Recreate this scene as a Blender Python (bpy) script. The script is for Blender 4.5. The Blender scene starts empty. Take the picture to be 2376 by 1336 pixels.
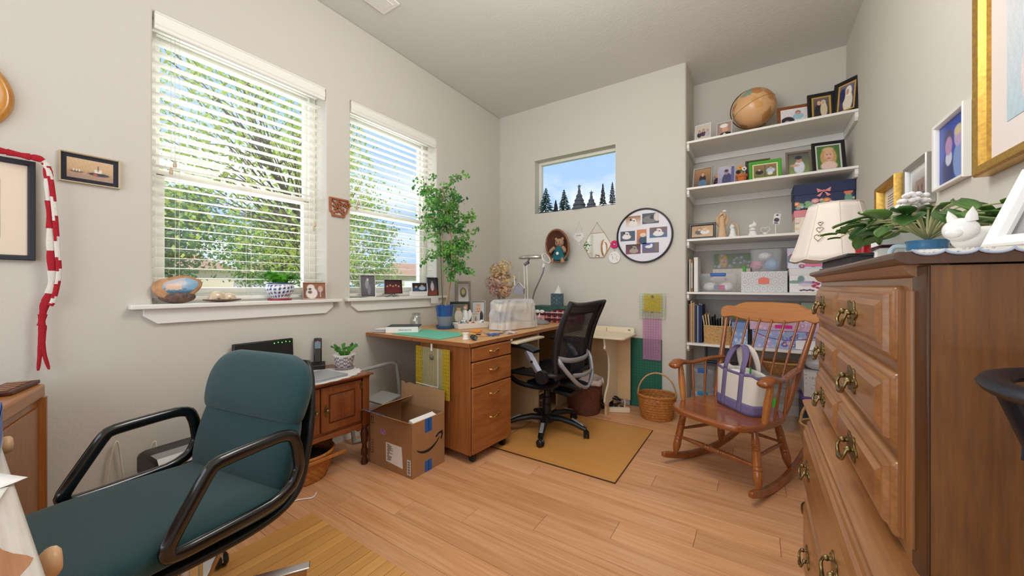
import bpy, bmesh, math, random
from mathutils import Matrix, Vector, Euler
R = math.radians
PI = math.pi
scene = bpy.context.scene
COL = scene.collection

# ------------------------------------------------------------------ camera, sky, sun, lights, exposure
H_EYE = 1.112
cam_d = bpy.data.cameras.new('camera'); cam = bpy.data.objects.new('camera', cam_d); COL.objects.link(cam)
cam.location = (0, 0, H_EYE); cam.rotation_euler = (R(90), 0, R(33.3))
cam_d.sensor_fit = 'HORIZONTAL'; cam_d.sensor_width = 36.0
cam_d.lens = 862.0 / 2376.0 * 36.0
cam_d.shift_y = -5.0 / 2376.0
cam_d.clip_start = 0.02; cam_d.clip_end = 300
scene.camera = cam

world = bpy.data.worlds.new('world'); scene.world = world; world.use_nodes = True
wn = world.node_tree; wn.nodes.clear()
def _w(t, **k):
    n = wn.nodes.new(t)
    for a, b in k.items(): setattr(n, a, b)
    return n
tc = _w('ShaderNodeTexCoord'); mp = _w('ShaderNodeMapping'); mp.inputs['Scale'].default_value = (1.3, 1.3, 3.2)
nz = _w('ShaderNodeTexNoise'); nz.inputs['Scale'].default_value = 1.6; nz.inputs['Detail'].default_value = 6; nz.inputs['Roughness'].default_value = .55
cr = _w('ShaderNodeValToRGB'); cr.color_ramp.elements[0].position = .44; cr.color_ramp.elements[1].position = .60
mix = _w('ShaderNodeMix', data_type='RGBA'); mix.inputs[6].default_value = (.40, .60, .95, 1); mix.inputs[7].default_value = (.95, .97, 1.0, 1)
bg = _w('ShaderNodeBackground'); bg.inputs['Strength'].default_value = 1.0
wo = _w('ShaderNodeOutputWorld')
for a, b in ((tc.outputs['Generated'], mp.inputs['Vector']), (mp.outputs[0], nz.inputs['Vector']), (nz.outputs['Fac'], cr.inputs['Fac']),
             (cr.outputs['Color'], mix.inputs[0]), (mix.outputs[2], bg.inputs['Color']), (bg.outputs[0], wo.inputs['Surface'])):
    wn.links.new(a, b)

def lamp(name, kind, loc, rot, energy, color=(1, 1, 1), size=1.0, size_y=None, angle=None):
    d = bpy.data.lights.new(name, kind); d.energy = energy; d.color = color
    if kind == 'AREA':
        d.shape = 'RECTANGLE' if size_y else 'SQUARE'; d.size = size
        if size_y: d.size_y = size_y
    if kind == 'SUN': d.angle = angle or R(1)
    o = bpy.data.objects.new(name, d); COL.objects.link(o); o.location = loc; o.rotation_euler = rot
    return o
lamp('sun', 'SUN', (6, -4, 12), (R(38), 0, R(60)), 3.4, (1, .96, .9), angle=R(1.5))
lamp('overhead_fill', 'POINT', (-.60, 1.25, 2.50), (0, 0, 0), 44, (1, .98, .96)).data.shadow_soft_size = .4  # unseen point light added to brighten ceiling and walls, no fixture
lamp('rear_fill', 'AREA', (-.9, -1.57, 1.6), (R(90), 0, 0), 26, (.98, .99, 1), 2.6, 2.2)  # added area light at an invented rear opening, soft fill from behind
lamp('window_daylight', 'AREA', (-2.75, .997, 1.76), (0, R(-90), 0), 8, (.97, .985, 1.0), 1.40, .84)
lamp('window_daylight', 'AREA', (-2.75, 2.06, 1.76), (0, R(-90), 0), 8, (.97, .985, 1.0), 1.40, .84)
scene.view_settings.view_transform = 'Standard'; scene.view_settings.look = 'None'
scene.view_settings.gamma = 1; scene.view_settings.use_curve_mapping = False
scene.view_settings.exposure = 0.32

# ------------------------------------------------------------------ materials
def hexc(h):
    if not isinstance(h, str): return tuple(h)[:3]
    h = h.lstrip('#'); o = []
    for i in (0, 2, 4):
        v = int(h[i:i+2], 16) / 255
        o.append(v / 12.92 if v <= .04045 else ((v + .055) / 1.055) ** 2.4)
    return tuple(o)
MATS = {}
def _bsdf(name):
    m = bpy.data.materials.new(name); m.use_nodes = True
    return m, m.node_tree, m.node_tree.nodes['Principled BSDF']
def mat(name, col, rough=.6, metal=0., spec=.5, noise=0., nscale=60, bump=0., bscale=120, trans=0., alpha=1., emit=0., sheen=0., coat=0., ior=None):
    """plain surface colour, with optional fine mottling and fine relief"""
    if name in MATS: return MATS[name]
    m, t, b = _bsdf(name); c = hexc(col)
    b.inputs['Base Color'].default_value = (*c, 1); b.inputs['Roughness'].default_value = rough
    b.inputs['Metallic'].default_value = metal; b.inputs['Specular IOR Level'].default_value = spec
    if trans: b.inputs['Transmission Weight'].default_value = trans
    if ior: b.inputs['IOR'].default_value = ior
    if alpha < 1: b.inputs['Alpha'].default_value = alpha
    if sheen: b.inputs['Sheen Weight'].default_value = sheen
    if coat: b.inputs['Coat Weight'].default_value = coat; b.inputs['Coat Roughness'].default_value = .1
    if emit: b.inputs['Emission Color'].default_value = (*c, 1); b.inputs['Emission Strength'].default_value = emit
    if noise or bump:
        tc = t.nodes.new('ShaderNodeTexCoord')
    if noise:
        n = t.nodes.new('ShaderNodeTexNoise'); n.inputs['Scale'].default_value = nscale; n.inputs['Detail'].default_value = 4
        t.links.new(tc.outputs['Object'], n.inputs['Vector'])
        r = t.nodes.new('ShaderNodeValToRGB'); e = r.color_ramp.elements
        e[0].position = .3; e[1].position = .7
        e[0].color = (*[max(0, x * (1 - noise)) for x in c], 1); e[1].color = (*[min(1, x * (1 + noise)) for x in c], 1)
        t.links.new(n.outputs['Fac'], r.inputs['Fac']); t.links.new(r.outputs['Color'], b.inputs['Base Color'])
    if bump:
        n = t.nodes.new('ShaderNodeTexNoise'); n.inputs['Scale'].default_value = bscale; n.inputs['Detail'].default_value = 3
        t.links.new(tc.outputs['Object'], n.inputs['Vector'])
        bp = t.nodes.new('ShaderNodeBump'); bp.inputs['Strength'].default_value = bump; bp.inputs['Distance'].default_value = .004
        t.links.new(n.outputs['Fac'], bp.inputs['Height']); t.links.new(bp.outputs[0], b.inputs['Normal'])
    MATS[name] = m; return m
def wood(name, c1, c2, rough=.4, axis='X', scale=1., grain=10, stretch=14, coat=0., rand=0., ring=.0, contrast=(.35, .68), spec=.5):
    """long-grained wood: stretched noise in object space, optional per-object tone"""
    if name in MATS: return MATS[name]
    m, t, b = _bsdf(name)
    tc = t.nodes.new('ShaderNodeTexCoord'); mp = t.nodes.new('ShaderNodeMapping')
    s = [grain * scale] * 3; s['XYZ'.index(axis)] = grain * scale / stretch
    mp.inputs['Scale'].default_value = s
    oi = t.nodes.new('ShaderNodeObjectInfo')
    va = t.nodes.new('ShaderNodeVectorMath'); va.operation = 'ADD'
    cm = t.nodes.new('ShaderNodeVectorMath'); cm.operation = 'SCALE'; cm.inputs['Scale'].default_value = 37.
    cb = t.nodes.new('ShaderNodeCombineXYZ')
    for k in range(3): t.links.new(oi.outputs['Random'], cb.inputs[k])
    t.links.new(cb.outputs[0], cm.inputs[0])
    t.links.new(tc.outputs['Object'], mp.inputs['Vector']); t.links.new(mp.outputs[0], va.inputs[0]); t.links.new(cm.outputs[0], va.inputs[1])
    n = t.nodes.new('ShaderNodeTexNoise'); n.inputs['Scale'].default_value = 1.; n.inputs['Detail'].default_value = 5; n.inputs['Distortion'].default_value = ring
    n2 = t.nodes.new('ShaderNodeTexNoise'); n2.inputs['Scale'].default_value = 1.; n2.inputs['Detail'].default_value = 7; n2.inputs['Roughness'].default_value = .62
    mp2 = t.nodes.new('ShaderNodeMapping'); f2 = [11.] * 3; f2['XYZ'.index(axis)] = 3.2; mp2.inputs['Scale'].default_value = f2
    t.links.new(va.outputs[0], n.inputs['Vector']); t.links.new(va.outputs[0], mp2.inputs['Vector']); t.links.new(mp2.outputs[0], n2.inputs['Vector'])
    ad = t.nodes.new('ShaderNodeMath'); ad.operation = 'MULTIPLY_ADD'; ad.inputs[1].default_value = .5
    t.links.new(n2.outputs['Fac'], ad.inputs[0])
    hf = t.nodes.new('ShaderNodeMath'); hf.operation = 'MULTIPLY'; hf.inputs[1].default_value = .5
    t.links.new(n.outputs['Fac'], hf.inputs[0]); t.links.new(hf.outputs[0], ad.inputs[2])
    r = t.nodes.new('ShaderNodeValToRGB'); e = r.color_ramp.elements
    e[0].position, e[1].position = contrast; e[0].color = (*hexc(c2), 1); e[1].color = (*hexc(c1), 1)
    t.links.new(ad.outputs[0], r.inputs['Fac'])
    out = r.outputs['Color']
    if rand:
        hv = t.nodes.new('ShaderNodeHueSaturation')
        mr = t.nodes.new('ShaderNodeMapRange'); mr.inputs['To Min'].default_value = 1 - rand; mr.inputs['To Max'].default_value = 1 + rand
        t.links.new(oi.outputs['Random'], mr.inputs['Value']); t.links.new(mr.outputs[0], hv.inputs['Value'])
        t.links.new(out, hv.inputs['Color']); out = hv.outputs['Color']
    t.links.new(out, b.inputs['Base Color'])
    b.inputs['Roughness'].default_value = rough; b.inputs['Specular IOR Level'].default_value = spec
    if coat: b.inputs['Coat Weight'].default_value = coat; b.inputs['Coat Roughness'].default_value = .12
    MATS[name] = m; return m
def print_mat(rough=.35, name='printed_picture', spec=.5):
    """flat print whose colours are stored on the mesh itself"""
    if name in MATS: return MATS[name]
    m, t, b = _bsdf(name)
    a = t.nodes.new('ShaderNodeAttribute'); a.attribute_name = 'ink'
    t.links.new(a.outputs['Color'], b.inputs['Base Color']); b.inputs['Roughness'].default_value = rough; b.inputs['Specular IOR Level'].default_value = spec
    MATS[name] = m; return m
def leaf_mat(name, c, c2=None, rough=.45, trans=.35):
    if name in MATS: return MATS[name]
    m, t, b = _bsdf(name); c = hexc(c); c2 = hexc(c2 or c)
    tc = t.nodes.new('ShaderNodeTexCoord'); n = t.nodes.new('ShaderNodeTexNoise'); n.inputs['Scale'].default_value = 9
    t.links.new(tc.outputs['Object'], n.inputs['Vector'])
    r = t.nodes.new('ShaderNodeValToRGB'); e = r.color_ramp.elements; e[0].position = .35; e[1].position = .65
    e[0].color = (*c, 1); e[1].color = (*c2, 1)
    t.links.new(n.outputs['Fac'], r.inputs['Fac']); t.links.new(r.outputs['Color'], b.inputs['Base Color'])
    b.inputs['Roughness'].default_value = rough
    tr = t.nodes.new('ShaderNodeBsdfTranslucent'); t.links.new(r.outputs['Color'], tr.inputs['Color'])
    mx = t.nodes.new('ShaderNodeMixShader'); mx.inputs[0].default_value = trans
    o = t.nodes['Material Output']
    t.links.new(b.outputs[0], mx.inputs[1]); t.links.new(tr.outputs[0], mx.inputs[2]); t.links.new(mx.outputs[0], o.inputs['Surface'])
    MATS[name] = m; return m
def glass_mat(name, col=(1, 1, 1), alpha=.12, rough=.02):
    if name in MATS: return MATS[name]
    m, t, b = _bsdf(name)
    gl = t.nodes.new('ShaderNodeBsdfGlossy'); gl.inputs['Roughness'].default_value = rough
    tr = t.nodes.new('ShaderNodeBsdfTransparent'); tr.inputs['Color'].default_value = (*hexc(col), 1)
    mx = t.nodes.new('ShaderNodeMixShader'); mx.inputs[0].default_value = alpha
    o = t.nodes['Material Output']; t.links.new(tr.outputs[0], mx.inputs[1]); t.links.new(gl.outputs[0], mx.inputs[2]); t.links.new(mx.outputs[0], o.inputs['Surface'])
    MATS[name] = m; return m
def sheer(name, col, alpha=.5, rough=.4):
    """thin see-through plastic: part diffuse, part clear"""
    if name in MATS: return MATS[name]
    m, t, b = _bsdf(name); b.inputs['Base Color'].default_value = (*hexc(col), 1); b.inputs['Roughness'].default_value = rough
    tr = t.nodes.new('ShaderNodeBsdfTransparent')
    mx = t.nodes.new('ShaderNodeMixShader'); mx.inputs[0].default_value = alpha
    o = t.nodes['Material Output']; t.links.new(tr.outputs[0], mx.inputs[1]); t.links.new(b.outputs[0], mx.inputs[2]); t.links.new(mx.outputs[0], o.inputs['Surface'])
    MATS[name] = m; return m

# ------------------------------------------------------------------ mesh builder
class MB:
    def __init__(s): s.v = []; s.f = []; s.c = {}
    def add(s, vs, fs):
        o = len(s.v); s.v += [tuple(p) for p in vs]; s.f += [tuple(i + o for i in f) for f in fs]; return s
    def box(s, x0, y0, z0, x1, y1, z1, M=None):
        vs = [Vector(p) for p in ((x0,y0,z0),(x1,y0,z0),(x1,y1,z0),(x0,y1,z0),(x0,y0,z1),(x1,y0,z1),(x1,y1,z1),(x0,y1,z1))]
        if M: vs = [M @ p for p in vs]
        return s.add(vs, [(0,3,2,1),(4,5,6,7),(0,1,5,4),(1,2,6,5),(2,3,7,6),(3,0,4,7)])
    def cbox(s, c, d, M=None):
        return s.box(c[0]-d[0]/2, c[1]-d[1]/2, c[2]-d[2]/2, c[0]+d[0]/2, c[1]+d[1]/2, c[2]+d[2]/2, M)
    def tube(s, pts, r, n=8, closed=False, cap=True, flat=None, up=None):
        """round (or flattened) tube along points; r number or list"""
        P = [Vector(p) for p in pts]; m = len(P)
        rr = r if isinstance(r, (list, tuple)) else [r] * m
        prev = None; rings = []
        for i in range(m):
            if closed: t = P[(i+1) % m] - P[i-1]
            else: t = P[min(i+1, m-1)] - P[max(i-1, 0)]
            if t.length < 1e-9: t = Vector((0,0,1))
            t.normalize()
            if prev is None:
                a = Vector(up) if up else (Vector((0,0,1)) if abs(t.z) < .9 else Vector((1,0,0)))
            else: a = prev
            a = a - t * a.dot(t)
            if a.length < 1e-6: a = t.orthogonal()
            a.normalize(); b = t.cross(a); prev = a
            fa, fb = (flat or (1, 1))
            rings.append([P[i] + a * math.cos(2*PI*k/n) * rr[i] * fa + b * math.sin(2*PI*k/n) * rr[i] * fb for k in range(n)])
        vs = [p for ring in rings for p in ring]; fs = []
        for i in range(m if closed else m - 1):
            j = (i + 1) % m
            for k in range(n):
                k2 = (k + 1) % n
                fs.append((i*n+k, i*n+k2, j*n+k2, j*n+k))
        if cap and not closed:
            fs.append(tuple(range(n-1, -1, -1))); fs.append(tuple((m-1)*n + k for k in range(n)))
        return s.add(vs, fs)
    def lathe(s, prof, n=24, c=(0,0,0), M=None, sx=1., sy=1., arc=None, ring=False):
        """profile [(r,z),..] turned about z at c"""
        vs = []; fs = []; full = arc is None; a0, a1 = arc or (0, 2*PI); m = len(prof); cols = n if full else n + 1
        for k in range(cols):
            a = a0 + (a1 - a0) * k / n
            for r, z in prof:
                p = Vector((c[0] + r*math.cos(a)*sx, c[1] + r*math.sin(a)*sy, c[2] + z))
                vs.append(M @ p if M else p)
        for k in range(n):
            k2 = (k + 1) % cols
            for i in range(m - 1):
                fs.append((k*m+i, k2*m+i, k2*m+i+1, k*m+i+1))
            if ring: fs.append((k*m+m-1, k2*m+m-1, k2*m, k*m))
        if full and not ring:
            if prof[0][0] > 1e-6: fs.append(tuple(k*m for k in range(n-1, -1, -1)))
            if prof[-1][0] > 1e-6: fs.append(tuple(k*m+m-1 for k in range(n)))
        return s.add(vs, fs)
    def prism(s, poly, z0, z1, M=None):
        """polygon [(x,y)] extruded z0..z1, M maps to place"""
        n = len(poly)
        vs = [Vector((x, y, z0)) for x, y in poly] + [Vector((x, y, z1)) for x, y in poly]
        if M: vs = [M @ p for p in vs]
        return s.add(vs, [tuple(range(n-1, -1, -1)), tuple(range(n, 2*n))] + [(i, (i+1) % n, n+(i+1) % n, n+i) for i in range(n)])
    def sphere(s, c, r, nu=12, nv=8, sc=(1,1,1), M=None):
        vs = []; fs = []
        for j in range(nv + 1):
            t = PI * j / nv
            for i in range(nu):
                a = 2*PI*i/nu
                p = Vector((c[0] + r*sc[0]*math.sin(t)*math.cos(a), c[1] + r*sc[1]*math.sin(t)*math.sin(a), c[2] + r*sc[2]*math.cos(t)))
                vs.append(M @ p if M else p)
        for j in range(nv):
            for i in range(nu):
                i2 = (i+1) % nu
                fs.append((j*nu+i, (j+1)*nu+i, (j+1)*nu+i2, j*nu+i2))
        return s.add(vs, fs)
    def grid(s, fn, nu, nv):
        """surface fn(u,v) over the unit square"""
        vs = [fn(i/nu, j/nv) for j in range(nv+1) for i in range(nu+1)]
        return s.add(vs, [(j*(nu+1)+i, j*(nu+1)+i+1, (j+1)*(nu+1)+i+1, (j+1)*(nu+1)+i) for j in range(nv) for i in range(nu)])
    def xf(s, M):
        s.v = [tuple(M @ Vector(p)) for p in s.v]; return s
    def build(s, name, m, parent=None, world=False, smooth=None, bev=0., seg=2, sub=0, solid=0., weld=False):
        me = bpy.data.meshes.new(name); vs = s.v
        if world and parent is not None:
            Mi = parent['_m'] if False else ROOTM[parent.name].inverted(); vs = [tuple(Mi @ Vector(p)) for p in vs]
        me.from_pydata(vs, [], s.f)
        if weld:
            bm = bmesh.new(); bm.from_mesh(me); bmesh.ops.remove_doubles(bm, verts=bm.verts, dist=1e-5); bm.to_mesh(me); bm.free()
        bm = bmesh.new(); bm.from_mesh(me); bmesh.ops.recalc_face_normals(bm, faces=bm.faces); bm.to_mesh(me); bm.free()
        me.materials.append(m if not isinstance(m, str) else MATS[m])
        if smooth is not None:
            me.polygons.foreach_set('use_smooth', [True] * len(me.polygons))
            me.set_sharp_from_angle(angle=R(smooth))
        o = bpy.data.objects.new(name, me); COL.objects.link(o)
        if parent is not None: o.parent = parent; ROOTM[o.name] = ROOTM[parent.name]
        else: ROOTM[o.name] = Matrix()
        if solid:
            md = o.modifiers.new('thickness', 'SOLIDIFY'); md.thickness = solid; md.offset = 0
        if bev:
            md = o.modifiers.new('bevel', 'BEVEL'); md.width = bev; md.segments = seg; md.limit_method = 'ANGLE'; md.angle_limit = R(35); md.harden_normals = False
            if smooth is None:
                me.polygons.foreach_set('use_smooth', [True] * len(me.polygons)); me.set_sharp_from_angle(angle=R(40))
        if sub:
            md = o.modifiers.new('subdivision', 'SUBSURF'); md.levels = sub; md.render_levels = sub
        return o
ROOTM = {}
def tag(o, label=None, cat=None, group=None, kind=None):
    if label: o['label'] = label
    if cat: o['category'] = cat
    if group: o['group'] = group
    if kind: o['kind'] = kind
    return o
def thing(name, label, cat, loc=(0,0,0), rz=0., group=None):
    o = bpy.data.objects.new(name, None); COL.objects.link(o); o.empty_display_size = .05
    o.location = loc; o.rotation_euler = (0, 0, rz)
    ROOTM[o.name] = Matrix.Translation(loc) @ Matrix.Rotation(rz, 4, 'Z')
    return tag(o, label, cat, group)
def place(o, loc, rz=0.):
    o.location = loc; o.rotation_euler = (0, 0, rz); return o
def copy_tree(o, parent=None):
    c = o.copy(); COL.objects.link(c); c.parent = parent
    for ch in list(o.children): copy_tree(ch, c)
    return c
def T(x=0, y=0, z=0): return Matrix.Translation((x, y, z))
def RX(a): return Matrix.Rotation(a, 4, 'X')
def RY(a): return Matrix.Rotation(a, 4, 'Y')
def RZ(a): return Matrix.Rotation(a, 4, 'Z')
def lerp(a, b, t): return a + (b - a) * t
def cubic(pts, n=6):
    """Catmull-Rom through points"""
    P = [Vector(p) for p in pts]; out = []
    for i in range(len(P) - 1):
        p0, p1, p2, p3 = P[max(i-1, 0)], P[i], P[i+1], P[min(i+2, len(P)-1)]
        for k in range(n):
            t = k / n
            out.append(.5 * ((2*p1) + (p2-p0)*t + (2*p0-5*p1+4*p2-p3)*t*t + (3*p1-p0-3*p2+p3)*t**3))
    out.append(P[-1]); return out
# flat printed picture: a grid in local x (width) / z (height), centre bottom at 0, facing -y
def paint(nu, nv, bgc, shapes, soft=.10):
    px = []
    for j in range(nv + 1):
        for i in range(nu + 1):
            u, v = i / nu, j / nv
            if isinstance(bgc, (list, tuple)) and isinstance(bgc[0], str) and len(bgc) > 1:
                k = v * (len(bgc) - 1); a = min(int(k), len(bgc) - 2); c0, c1 = hexc(bgc[a]), hexc(bgc[a+1]); f = k - a
                c = [lerp(c0[q], c1[q], f) for q in range(3)]
            else: c = list(hexc(bgc if isinstance(bgc, str) else bgc[0]))
            for sh in shapes:
                k, x, y, a, b, col = sh[:6]
                if k == 'e': al = .5 + (1 - math.sqrt(((u-x)/a)**2 + ((v-y)/b)**2)) * min(a, b) * nu * .55
                else: al = .5 + min(a - abs(u-x), (b - abs(v-y))) * nu * .8
                al = min(1, max(0, al))
                if al > 0: h_ = hexc(col); c = [lerp(c[q], h_[q], al) for q in range(3)]
            j_ = 1 + soft * math.sin(i*1.7 + 2.3*math.sin(j*.9)) * math.sin(j*1.3 + 1.9*math.sin(i*.7))
            px.append((*[min(1, q*j_) for q in c], 1))
    return px
def picture(name, w, h, bgc, shapes, parent, M=None, res=26, m=None):
    res *= 1.9; nu = max(4, int(res)); nv = max(4, int(res * h / w))
    nv = min(nv, 80)
    b = MB().grid(lambda u, v: Vector((w*(u-.5), 0, h*v)), nu, nv)
    if M: b.xf(M)
    o = b.build(name, m or print_mat(), parent)
    at = o.data.color_attributes.new('ink', 'FLOAT_COLOR', 'POINT')
    flat = [q for p in paint(nu, nv, bgc, shapes) for q in p]
    at.data.foreach_set('color', flat)
    return o
def text(name, body, size, m, M, parent=None, ext=.0003, align='CENTER', world=False):
    """lettering as a real mesh"""
    cu = bpy.data.curves.new(name, 'FONT'); cu.body = body; cu.size = size; cu.align_x = align; cu.align_y = 'CENTER'; cu.extrude = ext; cu.resolution_u = 3
    tmp = bpy.data.objects.new('lettering_source', cu); COL.objects.link(tmp)
    dg = bpy.context.evaluated_depsgraph_get(); me = bpy.data.meshes.new_from_object(tmp.evaluated_get(dg)); bpy.data.objects.remove(tmp); bpy.data.curves.remove(cu)
    if world and parent is not None: M = ROOTM[parent.name].inverted() @ M
    me.transform(M); me.materials.clear(); me.materials.append(m if not isinstance(m, str) else MATS[m])
    o = bpy.data.objects.new(name, me); COL.objects.link(o)
    if parent is not None: o.parent = parent; ROOTM[o.name] = ROOTM[parent.name]
    return o
# ------------------------------------------------------------------ shared surfaces
mat('wall_paint', '#d4cfc5', .85, spec=.25, bump=.22, bscale=95)
mat('ceiling_paint', '#dbd9d3', .9, spec=.2, bump=.35, bscale=55)
mat('trim_white', '#efece6', .45)
mat('vinyl_white', '#efece2', .4)
mat('blind_white', '#f4f1e9', .5)
mat('cord_cream', '#e3dccb', .7)
mat('paper_white', '#f2f0ec', .7)
mat('black_plastic', '#101114', .45)
mat('black_gloss', '#0c0d10', .2, coat=.5)
mat('chrome', '#d8d8da', .12, metal=1)
mat('brass', '#a9925a', .3, metal=1)
mat('old_brass', '#86744e', .38, metal=1, noise=.35, nscale=120)
mat('gold_frame', '#c99f4c', .35, metal=.75, noise=.2, nscale=80)
mat('silver_frame', '#b9b7b2', .35, metal=.7)
mat('black_frame', '#15151a', .35)
mat('white_frame', '#eeebe6', .4)
mat('grey_metal', '#8f9093', .35, metal=.8)
mat('white_ceramic', '#f1eeea', .18, coat=.4)
mat('dark_back', '#26231f', .8)
glass_mat('window_glass', (.97, .99, 1), .06)
XL, XR, YB, YA, XP, ZC, YR = -2.477, .607, 3.516, 3.978, -.506, 3.048, -1.6
WIN = ((.556, 1.438), (1.62, 2.498)); WZ = (1.02, 2.47)
BW = (-2.012, -1.125); BZ = (1.892, 2.468)

def structure(o): o['kind'] = 'structure'; return o
# left wall with two window openings
def panel_wall(name, axis, p0, p1, us, zs, holes):
    """slab between p0 and p1 on an axis, with rectangular openings (u0,u1,z0,z1)"""
    def P(u, z, d): return (d, u, z) if axis == 'x' else (u, d, z)
    us = sorted(set(us)); zs = sorted(set(zs)); b = MB(); solid = {}
    for i in range(len(us)-1):
        for j in range(len(zs)-1):
            cu, cz = (us[i]+us[i+1])/2, (zs[j]+zs[j+1])/2
            solid[i, j] = not any(h[0] < cu < h[1] and h[2] < cz < h[3] for h in holes)
    for (i, j), ok in solid.items():
        if not ok: continue
        u0, u1, z0, z1 = us[i], us[i+1], zs[j], zs[j+1]
        for d in (p0, p1): b.add([P(u0,z0,d), P(u1,z0,d), P(u1,z1,d), P(u0,z1,d)], [(0,1,2,3)])
        for (di, dj, q) in ((-1,0,((u0,z0),(u0,z1))), (1,0,((u1,z0),(u1,z1))), (0,-1,((u0,z0),(u1,z0))), (0,1,((u0,z1),(u1,z1)))):
            if not solid.get((i+di, j+dj), False):
                b.add([P(*q[0],p0), P(*q[1],p0), P(*q[1],p1), P(*q[0],p1)], [(0,1,2,3)])
    o = b.build(name, MATS['wall_paint'], weld=True)
    if axis == 'y': return structure(o)
    md = o.modifiers.new('rounded_corner', 'BEVEL'); md.width = .009; md.segments = 3; md.limit_method = 'ANGLE'; md.angle_limit = R(60)
    o.data.polygons.foreach_set('use_smooth', [True]*len(o.data.polygons)); o.data.set_sharp_from_angle(angle=R(40))
    return structure(o)
T0 = .20; yb1 = YB + .15
panel_wall('wall_left', 'x', XL, XL-T0, [YR-.15, *WIN[0], *WIN[1], YB+.15], [-.05, *WZ, ZC], [(*w, *WZ) for w in WIN])
# back wall with the small high window, ending in the rounded corner of the alcove
panel_wall('wall_back', 'y', YB, yb1, [XL, *BW, -1.0], [-.05, *BZ, ZC], [(*BW, *BZ)])
b = MB()
arc = [(XP - .018 + .018*math.sin(a), YB + .018 - .018*math.cos(a)) for a in [R(15*k) for k in range(7)]]
b.prism([(-1.0, YB)] + arc + [(XP, YA+.1), (XP-.14, YA+.1), (XP-.14, yb1), (-1.0, yb1)], -.05, ZC)
structure(b.build('wall_alcove_side', MATS['wall_paint'], smooth=40))
structure(MB().box(XP, YA, -.05, XR+.15, YA+.1, ZC).build('wall_alcove_back', MATS['wall_paint']))
structure(MB().box(XR, YR-.15, -.05, XR+.15, YA, ZC).build('wall_right', MATS['wall_paint']))
b = MB(); b.box(XL, YR-.15, -.05, -2.25, YR, ZC); b.box(.45, YR-.15, -.05, XR, YR, ZC); b.box(-2.25, YR-.15, 2.72, .45, YR, ZC); b.box(-2.25, YR-.15, -.05, .45, YR, .45)
structure(b.build('wall_rear', MATS['wall_paint']))
structure(MB().box(XL-T0, YR-.15, ZC, XR+.15, YA+.1, ZC+.2).build('ceiling', MATS['ceiling_paint']))
# eaves over the window wall keep the sun off it
structure(MB().box(XL-.85, YR-.6, ZC+.02, XR+.6, YA+.7, ZC+.16).build('roof', mat('roof_soffit', '#b8b2a6', .8)))

# floor: laminate planks laid along x, every plank its own piece
floor = structure(MB().box(XL-.1, YR-.1, -.06, XR+.1, YA+.1, -.011).build('floor', mat('floor_underlay', '#7d5433', .9)))
wood('laminate', '#e8b286', '#c98c5a', rough=.33, axis='X', scale=1., grain=9, stretch=11, rand=.07, ring=1.6, contrast=(.36, .64), spec=.45)
PW, PL = .1375, 1.2
full = None; k0 = -23
rnd = random.Random(4)
for r in range(k0, 19):
    y0 = 1.468 + PW * r; y1 = y0 + PW
    if y0 > YA or y1 < YR: continue
    off = (-.849 + .312 * r) % PL
    x = off - PL * 4
    while x < XR:
        a, c = max(x, XL), min(x + PL, XR)
        if c - a > .02:
            if c - a > PL - .001 and full is not None and y1 < YA and y0 > YR:
                o = bpy.data.objects.new('plank', full); COL.objects.link(o); o.parent = floor
            else:
                bb = MB(); g = .0007; L = c - a; w = min(y1, YA) - max(y0, YR)
                bb.box(g, g, -.011, L - g, w - g, 0)
                o = bb.build('plank', MATS['laminate'], floor, bev=.0005, seg=1)
                if c - a > PL - .001 and w > PW - .001: full = o.data
            o.location = (a, max(y0, YR), 0)
            if not o.modifiers:
                md = o.modifiers.new('bevel', 'BEVEL'); md.width = .0005; md.segments = 1
        x += PL

# baseboards
bp = MB(); bp.prism([(0, 0), (.013, 0), (.013, .07), (.006, .085), (0, .085)], 0, 1)
def baseboard(name, p0, p1, nx, ny):
    d = Vector((p1[0]-p0[0], p1[1]-p0[1], 0)); L = d.length; d.normalize(); n = Vector((nx, ny, 0))
    M = Matrix(((n.x, 0, d.x, p0[0]), (n.y, 0, d.y, p0[1]), (0, 1, 0, 0), (0, 0, 0, 1)))
    bb = MB().prism([(0, 0.001), (.013, 0.001), (.013, .07), (.006, .085), (0, .085)], 0, L, M)
    return structure(bb.build(name, MATS['trim_white']))
baseboard('baseboard_left', (XL, YR), (XL, YB), 1, 0)
baseboard('baseboard_back', (XL+.014, YB), (XP, YB), 0, -1)
baseboard('baseboard_alcove', (XP, YB), (XP, YA), 1, 0)
baseboard('baseboard_alcove_back', (XP, YA), (XR, YA), 0, -1)
baseboard('baseboard_right', (XR, YR), (XR, YA), -1, 0)

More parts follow.
